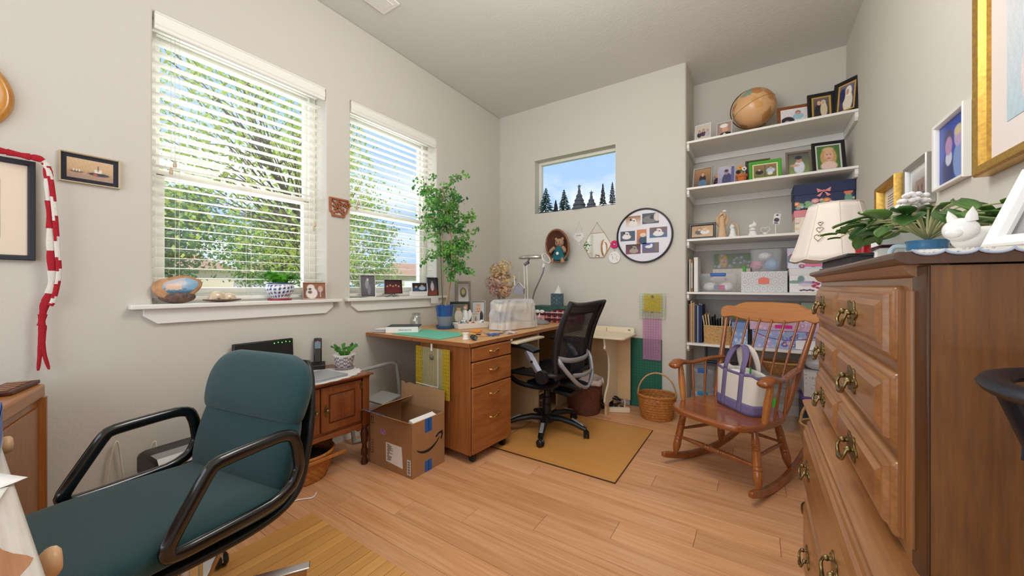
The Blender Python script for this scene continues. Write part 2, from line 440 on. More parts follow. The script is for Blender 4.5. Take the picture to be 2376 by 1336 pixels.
# windows in the left wall: single hung vinyl with meeting rail
def window(name, y0, y1):
    z0, z1 = WZ; xo, xi = XL - .198, XL - .135
    b = MB(); fw = .045
    b.box(xo, y0, z0, xi, y0+fw, z1); b.box(xo, y1-fw, z0, xi, y1, z1); b.box(xo, y0+fw, z0, xi, y1-fw, z0+fw); b.box(xo, y0+fw, z1-fw, xi, y1-fw, z1)
    w = structure(b.build(name, MATS['vinyl_white'], bev=.003))
    b = MB(); a, c = y0+fw, y1-fw; zm = 1.70; sw = .034
    xs = xo + .012; xe = xi - .008
    b.box(xs, a, z0+fw, xe, a+sw, zm); b.box(xs, c-sw, z0+fw, xe, c, zm); b.box(xs, a+sw, z0+fw, xe, c-sw, z0+fw+sw); b.box(xs, a, zm-.022, xe, c, zm+.022)
    b.build('lower_sash', MATS['vinyl_white'], w, bev=.002)
    b = MB(); b.box(xs-.012, a, zm+.022, xs+.02, a+.02, z1-fw); b.box(xs-.012, c-.02, zm+.022, xs+.02, c, z1-fw); b.box(xs-.012, a+.02, z1-fw-.02, xs+.02, c-.02, z1-fw)
    b.build('upper_sash', MATS['vinyl_white'], w, bev=.002)
    MB().box(xs+.012, a+sw, z0+fw+sw, xs+.016, c-sw, zm-.02).build('pane', MATS['window_glass'], w)
    MB().box(xs-.002, a+.02, zm+.02, xs+.002, c-.02, z1-fw-.02).build('pane', MATS['window_glass'], w)
    b = MB(); b.box(xe, (a+c)/2-.03, zm+.0, xe+.01, (a+c)/2+.03, zm+.018); b.build('sash_lock', MATS['vinyl_white'], w, bev=.003)
    return w
window('window_1', *WIN[0]); window('window_2', *WIN[1])
def stool(name, y0, y1):
    b = MB().box(XL-.135, WIN[0][0] if y0 < 1 else WIN[1][0], 1.0, XL, WIN[0][1] if y0 < 1 else WIN[1][1], 1.022)
    b.box(XL+.0005, y0, 1.0, XL+.055, y1, 1.022)
    o = structure(b.build(name, MATS['trim_white'], bev=.004))
    M = Matrix(((0, 0, 1, XL+.0005), (1, 0, 0, 0), (0, 1, 0, 0), (0, 0, 0, 1)))
    ya, yc = y0 + .05, y1 - .05
    MB().prism([(ya, 1.0), (ya, .965), (ya+.05, .925), (yc-.05, .925), (yc, .965), (yc, 1.0)], 0, .02, M).build('apron', MATS['trim_white'], o, bev=.002)
    return o
stool('trim_1', .470, 1.526); stool('trim_2', 1.572, 2.60)
# high window in the back wall
b = MB(); fw = .03; ys, ye = YB + .09, YB + .14
b.box(BW[0], ys, BZ[0], BW[0]+fw, ye, BZ[1]); b.box(BW[1]-fw, ys, BZ[0], BW[1], ye, BZ[1]); b.box(BW[0]+fw, ys, BZ[0], BW[1]-fw, ye, BZ[0]+fw); b.box(BW[0]+fw, ys, BZ[1]-fw, BW[1]-fw, ye, BZ[1])
w3 = structure(b.build('window_3', MATS['vinyl_white'], bev=.003))
MB().box(BW[0]+fw, ys+.02, BZ[0]+fw, BW[1]-fw, ys+.024, BZ[1]-fw).build('pane', MATS['window_glass'], w3)

# horizontal blinds
mat('tassel_wood', '#cdb79a', .5)
def blind(y0, y1, label, tz):
    a, c = y0 + .008, y1 - .008; xc = XL - .072
    root = thing('window_blind', label, 'blind', (xc, (a+c)/2, 1.03), 0, 'white horizontal blinds in the two tall windows')
    # valance with a moulded face
    prof = [(.052, 2.388), (.066, 2.388), (.069, 2.394), (.069, 2.402), (.074, 2.410), (.074, 2.447), (.070, 2.452), (.070, 2.458), (.076, 2.464), (.076, 2.4685), (.052, 2.4685)]
    M = Matrix(((1, 0, 0, xc), (0, 0, 1, a), (0, 1, 0, 0), (0, 0, 0, 1)))
    MB().prism(prof, 0, c - a, M).build('valance', MATS['blind_white'], root, world=True)
    MB().box(xc-.03, a+.01, 2.415, xc-.005, c-.01, 2.465).build('headrail', MATS['blind_white'], root, world=True)
    n = 25; z0 = 1.075; pitch = (2.375 - z0) / n
    sl = None
    for i in range(n):
        z = z0 + pitch * (i + .5)
        if sl is None:
            s = MB(); tilt = R(-3); L = c - a - .012
            pts = []
            for k in range(7):
                t = -1 + k / 3; x = .0305 * t; h = .0012 * (1 - t*t)
                pts.append((x*math.cos(tilt) - h*math.sin(tilt), x*math.sin(tilt) + h*math.cos(tilt)))
            poly = pts + [(x, zz - .0028) for x, zz in reversed(pts)]
            s.prism(poly, -L/2, L/2, Matrix(((1, 0, 0, 0), (0, 0, 1, 0), (0, 1, 0, 0), (0, 0, 0, 1))))
            o = s.build('slat', MATS['blind_white'], root, smooth=40); sl = o.data
        else:
            o = bpy.data.objects.new('slat', sl); COL.objects.link(o); o.parent = root
        o.location = (0, 0, z - 1.03)
    MB().box(xc-.026, a+.006, 1.034, xc+.026, c-.006, 1.054).build('bottom_rail', MATS['blind_white'], root, world=True, bev=.004)
    for fy in (.12, .5, .88):
        y = lerp(a, c, fy)
        bb = MB()
        for dx in (-.033, .033): bb.tube([(xc+dx, y, 1.045), (xc+dx, y, 2.42)], .0009, 4)
        bb.build('ladder_cord', MATS['cord_cream'], root, world=True)
    for y, zt, nm in ((a+.07, 1.72, 'lift_cord'), (a+.085, 1.76, 'lift_cord'), (c-.06, tz, 'lift_cord'), (c-.052, tz+.03, 'lift_cord')):
        o = MB().tube([(xc+.036, y, zt), (xc+.036, y, 2.39)], .001, 4).build(nm, MATS['cord_cream'], root, world=True)
        MB().lathe([(.002, .034), (.005, .028), (.009, .008), (.008, 0), (0, 0)], 10, (xc+.036, y, zt-.034)).build('tassel', MATS['tassel_wood'], o, world=True, smooth=50)
    return root
blind(*WIN[0], 'white slatted blind in the window above the seashells and fern', 1.52)
blind(*WIN[1], 'white slatted blind in the window behind the tall potted tree', 1.90)

# ceiling register
vp = (-1.255, 1.30, ZC)
v = thing('ceiling_vent', 'white metal air register in the ceiling by the window wall', 'vent', (-2.125, 1.53, ZC))
MB().box(-.085, -.176, -.012, .085, .176, -.0005).build('frame', MATS['trim_white'], v, bev=.003)
for k in range(7):
    MB().cbox((-.045+.015*k, 0, -.0125), (.010, .30, .006), ).build('louver', MATS['trim_white'], v)
# ------------------------------------------------------------------ outdoors, seen through the windows
GZ = -.35
structure(MB().box(-60, -40, GZ-.1, XL-.16, 60, GZ).build('ground_lawn', mat('lawn', '#6f8a3e', .95, noise=.35, nscale=3)))
structure(MB().box(-60, 4.4, GZ-.1, 30, 60, GZ-.001).build('ground_side', MATS['lawn']))
structure(MB().box(-26, -40, GZ, -13.5, 60, GZ+.012).build('street', mat('asphalt', '#a9a6a1', .9, noise=.1, nscale=8)))
structure(MB().box(-13.5, -40, GZ, -11.6, 60, GZ+.03).build('pavement', mat('concrete', '#d9d4ca', .9)))
structure(MB().box(-60, 13.0, GZ, -13.5, 17.5, GZ+.02).build('driveway', mat('concrete_pale', '#e4dfd6', .9)))
mat('bark_dark', '#6b5d50', .9, bump=.6, bscale=30); mat('bark_pale', '#d2cabc', .85, noise=.25, nscale=12)
leaf_mat('leaf_lime', '#b4cc48', '#d3da72', trans=.55); leaf_mat('leaf_green', '#5f8a35', '#86a94a', trans=.4); leaf_mat('leaf_deep', '#4d7a3c', '#6f9950', trans=.35); leaf_mat('leaf_dusty', '#7f9c56', '#a7b86a', trans=.4)
def tree(label, base, cc, rad, nclus, nleaf, ls, bark, lm, trunk_r, seed, lean=(0, 0), fork=.35, shell=.25):
    rg = random.Random(seed); root = thing('garden_tree', label, 'tree', base, 0, 'trees outside the windows')
    base = Vector(base); cc = Vector(cc); top = cc + Vector((0, 0, rad[2]*.55))
    tb = MB(); mid = base.lerp(cc, .5) + Vector((lean[0], lean[1], 0)); pts = cubic([base, mid, cc, top], 6)
    tb.tube(pts, [trunk_r * (1 - .85*i/(len(pts)-1)) for i in range(len(pts))], 8)
    cl = []
    while len(cl) < nclus:
        p = Vector([rg.uniform(-1, 1) for _ in range(3)])
        if shell < p.length < 1: cl.append(cc + Vector((p.x*rad[0], p.y*rad[1], p.z*rad[2])))
    for c in cl:
        i = int(rg.uniform(fork, .9) * (len(pts) - 1)); s = pts[i]
        if c.z < s.z: s = pts[max(2, i//2)]
        m = s.lerp(c, .5) + Vector((rg.uniform(-.15, .15), rg.uniform(-.15, .15), rg.uniform(0, .3)))
        q = cubic([s, m, c], 4); tb.tube(q, [max(.006, trunk_r*.20*(1 - i/len(q))) for i in range(len(q))], 5, cap=False)
    tb.build('trunk', MATS[bark], root, world=True, smooth=60)
    fb = MB(); per = nleaf // nclus; cr_ = max(rad) * .30
    for c in cl:
        for _ in range(per):
            d = Vector([rg.gauss(0, .5) for _ in range(3)]) * cr_; d.z *= .75
            p = c + d; a = Vector([rg.uniform(-1, 1) for _ in range(3)]).normalized(); n = Vector([rg.uniform(-1, 1) for _ in range(3)]).normalized()
            bb = a.cross(n)
            if bb.length < .1: continue
            bb.normalize(); s = ls * rg.uniform(.6, 1.3)
            fb.add([p - a*s, p - bb*s*.55, p + a*s, p + bb*s*.55], [(0, 1, 2, 3)])
    f = fb.build('foliage', MATS[lm], root, world=True); f['kind'] = 'stuff'
    return root
tree('yellow-green leafy tree with dark trunk just outside the larger bare sill window', (-7.3, 3.95, GZ), (-6.9, 2.75, 3.7), (1.5, 2.0, 2.0), 90, 8100, .040, 'bark_dark', 'leaf_lime', .085, 3, (.1, .5), .3)
tree('dark-stemmed lime tree standing behind the yellow-green tree', (-9.9, 5.5, GZ), (-9.9, 5.5, 3.3), (1.5, 1.4, 2.3), 50, 4500, .055, 'bark_dark', 'leaf_lime', .085, 11, (0, .1), .3)
tree('full green tree low behind the left window near the street', (-17, 3.6, GZ), (-17, 3.6, 2.7), (2.2, 2.6, 2.1), 60, 9000, .085, 'bark_dark', 'leaf_deep', .22, 5)
tree('broad green tree behind the left window beside the driveway', (-22.5, 10.6, GZ), (-22.5, 10.6, 3.2), (2.2, 3.2, 2.6), 60, 9000, .10, 'bark_dark', 'leaf_green', .22, 6)
tree('pale-barked tree with dusty green crown seen through the plant window', (-13.2, 9.3, GZ), (-13.2, 8.75, 2.7), (1.5, 1.55, 2.1), 60, 6500, .07, 'bark_pale', 'leaf_dusty', .15, 8, (0, .1), .2)
# houses across the street
mat('stucco_tan', '#d8c6ac', .9); mat('stucco_pale', '#e4dccf', .9); mat('roof_brown', '#a3806b', .9); mat('far_glass', '#59636c', .2); mat('garage_white', '#efece6', .7)
def house(label, x, y0, y1, wallm, h=2.7):
    r = thing('house', label, 'house', (x, (y0+y1)/2, GZ), 0, 'houses across the street')
    MB().box(x-7, y0, GZ, x, y1, GZ+h).build('wall', MATS[wallm], r, world=True)
    ym = (y0+y1)/2; e = .5
    MB().add([(x+e, y0-e, GZ+h), (x+e, y1+e, GZ+h), (x-7-e, y1+e, GZ+h), (x-7-e, y0-e, GZ+h), (x-3.5, y0+2.5, GZ+h+1.8), (x-3.5, y1-2.5, GZ+h+1.8)],
             [(0,1,5,4), (1,2,5), (2,3,4,5), (3,0,4), (0,3,2,1)]).build('roof', MATS['roof_brown'], r, world=True)
    g = MB().box(x, y0+.8, GZ, x+.05, y0+3.6, GZ+2.1).build('garage_door', MATS['garage_white'], r, world=True)
    for k in range(1, 4): MB().box(x+.05, y0+.8, GZ+.52*k, x+.06, y0+3.6, GZ+.52*k+.03).build('panel_seam', MATS['stucco_tan'], g, world=True)
    for a in (y0+4.6, y0+7.2):
        if a + 1.3 < y1:
            wv = MB().box(x, a, GZ+.9, x+.05, a+1.3, GZ+2.0).build('window', MATS['garage_white'], r, world=True)
            MB().box(x+.05, a+.08, GZ+.98, x+.06, a+1.22, GZ+1.92).build('pane', MATS['far_glass'], r if False else wv, world=True)
    return r
house('tan house with brown roof far behind the left window', -36, 2, 13, 'stucco_tan')
house('pale house with white garage door straight behind the driveway', -38, 16, 27, 'stucco_pale')
house('pale house with brown roof farthest to the right beyond the plant', -36, 30, 42, 'stucco_tan')
# parked vehicle
mat('car_paint', '#e9ebee', .25, coat=.6); mat('car_glass', '#6f97bd', .08, coat=.4); mat('tyre', '#1b1b1c', .8)
car = thing('car', 'white car parked across the street behind the plant window', 'car', (-18.5, 13.6, GZ+.012), R(200))
prof = [(-2.2, .35), (-2.25, .75), (-2.0, .95), (-1.2, 1.02), (-.6, 1.55), (1.5, 1.58), (2.1, 1.05), (2.25, .9), (2.25, .35)]
MB().prism(prof, -.88, .88, RX(R(90))).build('body', MATS['car_paint'], car, bev=.06)
MB().prism([(-1.05, 1.05), (-.55, 1.48), (1.42, 1.5), (1.92, 1.05)], -.885, .885, RX(R(90))).build('window', MATS['car_glass'], car)
MB().add([(-1.2, -.72, 1.06), (-1.2, .72, 1.06), (-.62, .66, 1.56), (-.62, -.66, 1.56)], [(0, 1, 2, 3)]).xf(T(-.02, 0, .01)).build('windscreen', MATS['car_glass'], car)
for sx in (-1.4, 1.4):
    for sy in (-.8, .8): MB().lathe([(0, -.1), (.33, -.1), (.36, -.06), (.36, .06), (.33, .1), (0, .1)], 18, M=T(sx, sy, .34) @ RX(R(90))).build('wheel', MATS['tyre'], car, smooth=50)
# ------------------------------------------------------------------ tall chest of drawers against the right wall
wood('maple', '#a87446', '#80522b', rough=.32, axis='Y', grain=14, stretch=9, coat=.25, ring=.6)
wood('maple_v', '#9c6739', '#704521', rough=.36, axis='Z', grain=14, stretch=7, coat=.2, ring=.5)
wood('veneer', '#82511f', '#5a3410', rough=.38, axis='Z', grain=18, stretch=5, coat=.2, ring=.8)
def frustum(y0, y1, z0, z1, xb, xt, ins):
    """raised panel facing -x"""
    return MB().add([(xb,y0,z0),(xb,y1,z0),(xb,y1,z1),(xb,y0,z1),(xt,y0+ins,z0+ins),(xt,y1-ins,z0+ins),(xt,y1-ins,z1-ins),(xt,y0+ins,z1-ins)],
                    [(4,5,6,7),(0,1,5,4),(1,2,6,5),(2,3,7,6),(3,0,4,7),(3,2,1,0)])
DX0, DX1, DY0, DY1 = .178, .597, .685, 1.572
ch = thing('chest_of_drawers', 'tall brown wooden chest of drawers with brass bail pulls at the right wall', 'dresser', (.39, 1.12, 0))
# lower case, stepped forward
LX, LY0, LY1 = .150, .672, 1.585; ZL = .728
MB().box(LX, LY0, .001, DX1, LY1, ZL-.03).build('lower_case', MATS['maple_v'], ch, world=True, bev=.003)
MB().box(LX-.012, LY0-.012, .001, DX1, LY1+.01, .085).build('plinth', MATS['maple'], ch, world=True, bev=.006)
Mx = Matrix(((1, 0, 0, 0), (0, 0, 1, LY0-.016), (0, 1, 0, 0), (0, 0, 0, 1)))
prof = [(DX1, ZL-.03), (LX, ZL-.03), (LX-.004, ZL-.022), (LX-.014, ZL-.018), (LX-.018, ZL-.010), (LX-.018, ZL-.005), (LX-.012, ZL), (DX0-.006, ZL+.004), (DX1, ZL+.004)]
MB().prism(prof, 0, LY1-LY0+.03, Mx).build('waist_moulding', MATS['maple'], ch, world=True, smooth=35)
# upper case with a canted corner
wood('maple_dark', '#5c361a', '#3c220e', rough=.36, axis='Z', grain=14, stretch=7, coat=.2)  # darker maple: weaker light on the corner posts is put into the colour
MB().prism([(DX0, DY0+.04), (DX1, DY0+.04), (DX1, DY1), (DX0, DY1)], ZL+.004, 1.124).build('upper_case', MATS['maple'], ch, world=True, bev=.002)
MB().prism([(DX0+.0005, DY0+.0405), (DX0+.0005, DY0+.020), (DX0+.004, DY0+.0), (DX0+.007, DY0+.0), (DX0+.007, DY0+.0405)], ZL+.004, 1.138).build('corner_post', MATS['maple_dark'], ch, world=True, bev=.001, seg=1)
MB().box(DX0+.0075, DY0+.002, ZL+.004, DX1, DY0+.0395, 1.138).build('side_panel', MATS['veneer'], ch, world=True)
MB().prism([(LX+.0, LY0+.026), (LX+.004, LY0-.002), (LX+.008, LY0-.002), (LX+.008, LY0+.026)], .085, ZL-.03).build('corner_post', MATS['maple_dark'], ch, world=True)
MB().box(LX+.0085, LY0-.001, .085, DX1, LY0+.006, ZL-.03).build('side_panel', MATS['veneer'], ch, world=True)
prof = [(DX0+.03, 1.124), (DX0, 1.124), (DX0-.006, 1.127), (DX0-.012, 1.135), (DX0-.014, 1.140), (DX0+.03, 1.140)]
Mx = Matrix(((1, 0, 0, 0), (0, 0, 1, DY0+.022), (0, 1, 0, 0), (0, 0, 0, 1)))
MB().prism(prof, 0, DY1-DY0, Mx).build('crown_moulding', MATS['maple'], ch, world=True, smooth=30)
prof = [(DX1, 1.1402), (DX0-.014, 1.1402), (DX0-.022, 1.143), (DX0-.028, 1.147), (DX0-.028, 1.152), (DX0-.024, 1.156), (DX1, 1.156)]
Mx = Matrix(((1, 0, 0, 0), (0, 0, 1, DY0-.008), (0, 1, 0, 0), (0, 0, 0, 1)))
MB().prism(prof, 0, DY1-DY0+.03, Mx).build('top', MATS['maple_dark'], ch, world=True, smooth=30)
# reeded stiles
for y in (DY0+.022, DY1-.062):
    for k in range(3):
        MB().tube([(DX0-.001, y+.012+.017*k, ZL+.03), (DX0-.001, y+.012+.017*k, 1.105)], [.0062]*2, 8).build('reed', MATS['maple_v'], ch, world=True, smooth=60)
def pull(parent, y, z, x):
    """bail pull: lobed back plate, two posts, swinging bail"""
    poly = []
    for k in range(40):
        a = 2*PI*k/40; r = .0205*(1 + .20*math.cos(6*a) + .06*math.cos(2*a))
        poly.append((1.95*r*math.cos(a), 1.15*r*math.sin(a)))
    M = Matrix(((0, 0, -1, x), (1, 0, 0, y), (0, 1, 0, z+.004), (0, 0, 0, 1)))
    h = MB().prism(poly, 0, .0028, M).build('pull', MATS['old_brass'], parent, world=True, bev=.0008, seg=1)
    p = MB()
    for s in (-1, 1):
        p.sphere((x-.010, y+s*.027, z+.006), .0058, 10, 6); p.tube([(x, y+s*.027, z+.006), (x-.010, y+s*.027, z+.006)], .0036, 8)
    p.sphere((x-.004, y, z-.004), .004, 8, 6)
    pts = cubic([(x-.011, y-.029, z+.008), (x-.017, y-.031, z-.006), (x-.018, y-.018, z-.017), (x-.019, y, z-.0195), (x-.018, y+.018, z-.017), (x-.017, y+.031, z-.006), (x-.011, y+.029, z+.008)], 4)
    p.tube(pts, [.0029 + .0016*math.exp(-((i-12)/4)**2) for i in range(len(pts))], 7)
    p.build('bail', MATS['old_brass'], h, world=True, smooth=60)
def drawer(z0, z1, y0, y1, xf, pulls, twin=True):
    d = MB().box(xf-.012, y0, z0, xf+.02, y1, z1).build('drawer', MATS['maple'], ch, world=True, bev=.009, seg=3)
    ym = (y0+y1)/2; e = .017
    spans = ((y0+e, ym-.007), (ym+.007, y1-e)) if twin else ((y0+e, y1-e),)
    for a, c in spans:
        f = frustum(a, c, z0+.012, z1-.012, xf-.012, xf-.0185, .003).build('drawer_panel', MATS['maple'], d, world=True)
        frustum(a+.013, c-.013, z0+.022, z1-.022, xf-.0185, xf-.024, .009).build('raised_field', MATS['maple'], d, world=True)
    for y in pulls: pull(d, y, (z0+z1)/2, xf-.024)
for z0, z1 in ((1.000, 1.112), (.872, .985), (.744, .856)):
    drawer(z0, z1, DY0+.070, DY1-.050, DX0, (.955, 1.335))
for z0, z1 in ((.46, .675), (.19, .44)):
    drawer(z0, z1, LY0+.04, LY1-.04, LX, (.93, 1.38), False)
drawer(.095, .175, LY0+.04, LY1-.04, LX, (), False)

# ------------------------------------------------------------------ rocking chair
wood('rocker_maple', '#a8602c', '#7e3f17', rough=.26, axis='X', grain=12, stretch=10, coat=.5)
wood('rocker_pale', '#c98444', '#a9652c', rough=.28, axis='X', grain=10, stretch=10, coat=.5)
wood('rocker_turned', '#a9642e', '#824418', rough=.26, axis='Z', grain=12, stretch=6, coat=.5)
rk = thing('rocking_chair', 'brown wooden spindle-back rocking chair with scrolled arms', 'chair', (-.11, 2.606, 0), R(-27))
def turned(p0, p1, rs, n=12):
    """turned member from p0 to p1, rs list of (t, radius)"""
    p0, p1 = Vector(p0), Vector(p1)
    return MB().tube([p0.lerp(p1, t) for t, r in rs], [r for t, r in rs], n)
ZS = .385
# seat: saddled board with a bowed front
def seat_outline():
    pts = []
    for k in range(48):
        a = 2*PI*k/48; c, s = math.cos(a), math.sin(a)
        x = .255*math.copysign(abs(c)**.55, c); y = -.055 + (.255 if s > 0 else .285)*math.copysign(abs(s)**.62, s)
        if s < 0: x *= 1 + .02*(-s)
        pts.append((x*(1 - .10*max(0, s)), y))
    return pts
MB().prism(seat_outline(), ZS-.034, ZS).build('seat', MATS['rocker_maple'], rk, bev=.012, seg=3)
leg_rs = [(0, .011), (.05, .013), (.10, .0185), (.2, .0225), (.30, .022), (.315, .019), (.33, .0225), (.36, .022), (.375, .019), (.39, .022), (.42, .021), (.56, .0205), (.63, .0215), (.64, .018), (.66, .0215), (.675, .018), (.695, .022), (.71, .018), (.73, .021), (.745, .018), (.76, .020), (.86, .017), (1, .0125)]
for sx in (-1, 1):
    turned((sx*.247, -.215, .052), (sx*.205, -.175, ZS-.03), leg_rs).build('leg', MATS['rocker_turned'], rk, smooth=50)
    turned((sx*.20, .205, .052), (sx*.165, .125, ZS-.03), leg_rs).build('leg', MATS['rocker_turned'], rk, smooth=50)
    # curved runner
    rp = MB(); pts = []; Rr = 1.02
    for k in range(15):
        y = lerp(-.315, .46, k/14); zc = Rr - math.sqrt(Rr*Rr - (y-.0)**2); pts.append((y, zc))
    top = [(y, z + (.040 if 0 < i < 14 else .03)) for i, (y, z) in enumerate(pts)]
    ang = math.atan2(-.045*sx, .4)
    M = Matrix(((0, 0, 1, sx*.232), (1, 0, 0, 0), (0, 1, 0, .0), (0, 0, 0, 1)))
    rp.prism(pts + top[::-1], -.014, .014, M); rp.xf(Matrix(((1, -.085*sx, 0, -.0*sx), (0, 1, 0, 0), (0, 0, 1, 0.001), (0, 0, 0, 1))))
    rp.build('runner', MATS['rocker_maple'], rk, bev=.006, seg=2)
    turned((sx*.225, -.19, .215), (sx*.185, .165, .20), [(0, .007), (.2, .009), (.5, .011), (.8, .009), (1, .007)]).build('stretcher', MATS['rocker_turned'], rk, smooth=50)
    # arm: shaped rail with rolled hand grip
    ap = cubic([(sx*.225, .265, .625), (sx*.248, .14, .622), (sx*.268, 0, .606), (sx*.274, -.09, .614), (sx*.270, -.155, .622), (sx*.264, -.20, .606)], 5) + [Vector((sx*.2635, -.210, .604)), Vector((sx*.263, -.218, .602)), Vector((sx*.2628, -.222, .601))]
    MB().tube(ap, [.016 + .013*max(0, min(1, (i-11)/8)) for i in range(len(ap)-3)] + [.0265, .019, .006], 14, flat=(.72, 1.25)).build('arm', MATS['rocker_maple'], rk, smooth=60)
    turned((sx*.238, -.145, ZS-.01), (sx*.266, -.135, .605), [(0, .010), (.1, .016), (.5, .0205), (.85, .017), (1, .014)]).build('arm_post', MATS['rocker_pale'], rk, smooth=50)
    for ya, yb2, xb in ((-.04, -.02, .262), (.07, .10, .245)):
        turned((sx*.235, ya, ZS-.01), (sx*xb, yb2, .612), [(0, .006), (.4, .0085), (1, .006)], 8).build('arm_spindle', MATS['rocker_turned'], rk, smooth=50)
    turned((sx*.205, .145, ZS-.01), (sx*.262, .375, .905), [(0, .012), (.1, .016), (.4, .0175), (.75, .014), (1, .011)]).build('back_post', MATS['rocker_maple'], rk, smooth=50)
for i in range(6):
    x0 = lerp(-.15, .15, i/5); x1 = lerp(-.182, .182, i/5)
    pts = cubic([(x0, .165, ZS-.01), (x0*1.05, .215, .55), ((x0+x1)/2*1.05, .275, .73), (x1, .375 - .0*abs(x1), .915)], 4)
    MB().tube(pts, .0065, 8).build('back_spindle', MATS['rocker_maple'], rk, smooth=60)
turned((-.225, -.195, .165), (.225, -.195, .165), [(0, .008), (.08, .010), (.34, .0165), (.37, .013), (.385, .017), (.40, .013), (.415, .017), (.43, .0135), (.45, .018), (.5, .0125), (.55, .018), (.57, .0135), (.585, .017), (.60, .013), (.615, .017), (.63, .013), (.66, .0165), (.92, .010), (1, .008)]).build('front_stretcher', MATS['rocker_turned'], rk, smooth=50)
turned((-.18, .17, .20), (.18, .17, .20), [(0, .007), (.5, .011), (1, .007)]).build('back_stretcher', MATS['rocker_turned'], rk, smooth=50)
# crest rail with lobed ends
up = [(-.298, .93), (-.290, .950), (-.262, .962), (-.215, .958), (-.19, .975), (-.15, .989), (0, .994), (.15, .989), (.19, .975), (.215, .958), (.262, .962), (.290, .950), (.298, .925)]
dn = [(.292, .900), (.268, .888), (.238, .896), (.215, .900), (.12, .878), (0, .872), (-.12, .878), (-.215, .900), (-.238, .896), (-.268, .888), (-.292, .900)]
up = [(x, z+.012) for x, z in up]
poly = up + dn; cb = MB(); n = len(poly)
def crest_pt(x, z, d): return (x, .375 + .030*(1 - (x/.3)**2) - .02 + (z-.9)*.35 + d, z)
cb.add([crest_pt(x, z, -.013) for x, z in poly] + [crest_pt(x, z, .013) for x, z in poly], [tuple(range(n)), tuple(range(2*n-1, n-1, -1))] + [(i, n+i, n+(i+1) % n, (i+1) % n) for i in range(n)])
cb.build('crest_rail', MATS['rocker_pale'], rk, bev=.008, seg=3)

# ------------------------------------------------------------------ canvas tote on the rocking chair
mat('canvas', '#ded7ca', .9, bump=.25, bscale=500); mat('purple_canvas', '#74678f', .9, bump=.25, bscale=500)
tb = thing('tote_bag', 'cream canvas tote bag with purple base and straps on the rocking chair', 'bag', (-.072, 2.592, ZS+.001), R(-52))
def bag_pt(u, v, off=0):
    """u around the bag 0..1, v height 0..1"""
    a = 2*PI*u; w, d = .155 + .02*v, .07 - .022*v
    c, s = math.cos(a), math.sin(a); e = .42
    x = (w+off)*math.copysign(abs(c)**e, c); y = (d+off)*math.copysign(abs(s)**e, s)
    return Vector((x, y, .004 + .225*v - .008*v*math.cos(2*a)*0 - .012*v*(abs(x)/w)**2*0 + .006*math.sin(5*a)*v*v))
b = MB().grid(lambda u, v: bag_pt(u, v), 48, 12); o = b.build('body', MATS['canvas'], tb, smooth=70, solid=.003, weld=True)
MB().grid(lambda u, v: bag_pt(u, v*.26, .002), 48, 4).build('base_panel', MATS['purple_canvas'], tb, smooth=70, solid=.002, weld=True)
MB().prism([(bag_pt(k/48, 0).x, bag_pt(k/48, 0).y) for k in range(48)], .001, .006).build('bottom', MATS['purple_canvas'], tb)
MB().grid(lambda u, v: bag_pt(u, .93 + v*.075, .002), 48, 2).build('rim', MATS['purple_canvas'], tb, smooth=70, solid=.002, weld=True)
for sgn in (-1, 1):
    for sx in (-1, 1):
        def strap(u, v, sgn=sgn, sx=sx):
            x = sx*.072 + (u-.5)*.034; p = .004 + .225*v*.97; w, d = .155 + .02*v, .07 - .022*v
            return Vector((x, sgn*((d)*(1 - (abs(x)/w)**4.8)**(1/4.8) + .0045), p))
        MB().grid(strap, 3, 12).build('strap', MATS['purple_canvas'], tb, smooth=70, solid=.003)
    def handle(u, v, sgn=sgn):
        a = PI*u; x = -.072*math.cos(a)*(1 + .15*math.sin(a)); z = .222 + .155*math.sin(a)**.8; y = sgn*(.052 - .02*math.sin(a)) + (.035 if sgn < 0 else -.01)*math.sin(a)
        nrm = Vector((math.cos(a), 0, -math.sin(a)))
        return Vector((x + (v-.5)*.030*math.sin(a)*0 + (v-.5)*.032*abs(math.cos(a))**.5, y + (v-.5)*.030*math.sin(a), z))
    MB().grid(handle, 24, 3).build('handle', MATS['canvas'] if sgn > 0 else MATS['purple_canvas'], tb, smooth=70, solid=.003)
# crumpled white stuff and a green stub in the mouth of the bag
rg = random.Random(2)
o = MB().sphere((0, 0, .196), .05, 20, 10, (2.4, .72, .55)); o.v = [(x+rg.uniform(-.004, .004), y+rg.uniform(-.003, .003), z+rg.uniform(-.006, .006)) for x, y, z in o.v]
o.build('tissue_filling', MATS['paper_white'], tb, smooth=30)
MB().tube([(.085, -.01, .20), (.09, -.012, .262)], [.006, .004], 8).build('marker_pen', mat('pen_green', '#2f8f5a', .4), tb)
# ------------------------------------------------------------------ sewing desk
wood('oak_laminate', '#b0703a', '#874c20', rough=.42, axis='Z', grain=16, stretch=10, ring=1.0)
wood('oak_laminate_h', '#b0703a', '#874c20', rough=.42, axis='Y', grain=16, stretch=9, ring=1.2)
wood('desk_top_laminate', '#d9ad7c', '#c59460', rough=.4, axis='Y', grain=8, stretch=10)
wood('desk_edge', '#a86c3c', '#8a5127', rough=.42, axis='X', grain=14, stretch=12)
mat('melamine', '#d8b88c', .5, noise=.05, nscale=6); mat('melamine_pale', '#e8d9bd', .45, noise=.04, nscale=5); mat('dark_gap', '#1b120b', .8)
ZD = .76
dk = thing('sewing_desk', 'large oak laminate sewing desk with drawer column along the window wall', 'desk', (-1.95, 2.6, 0))
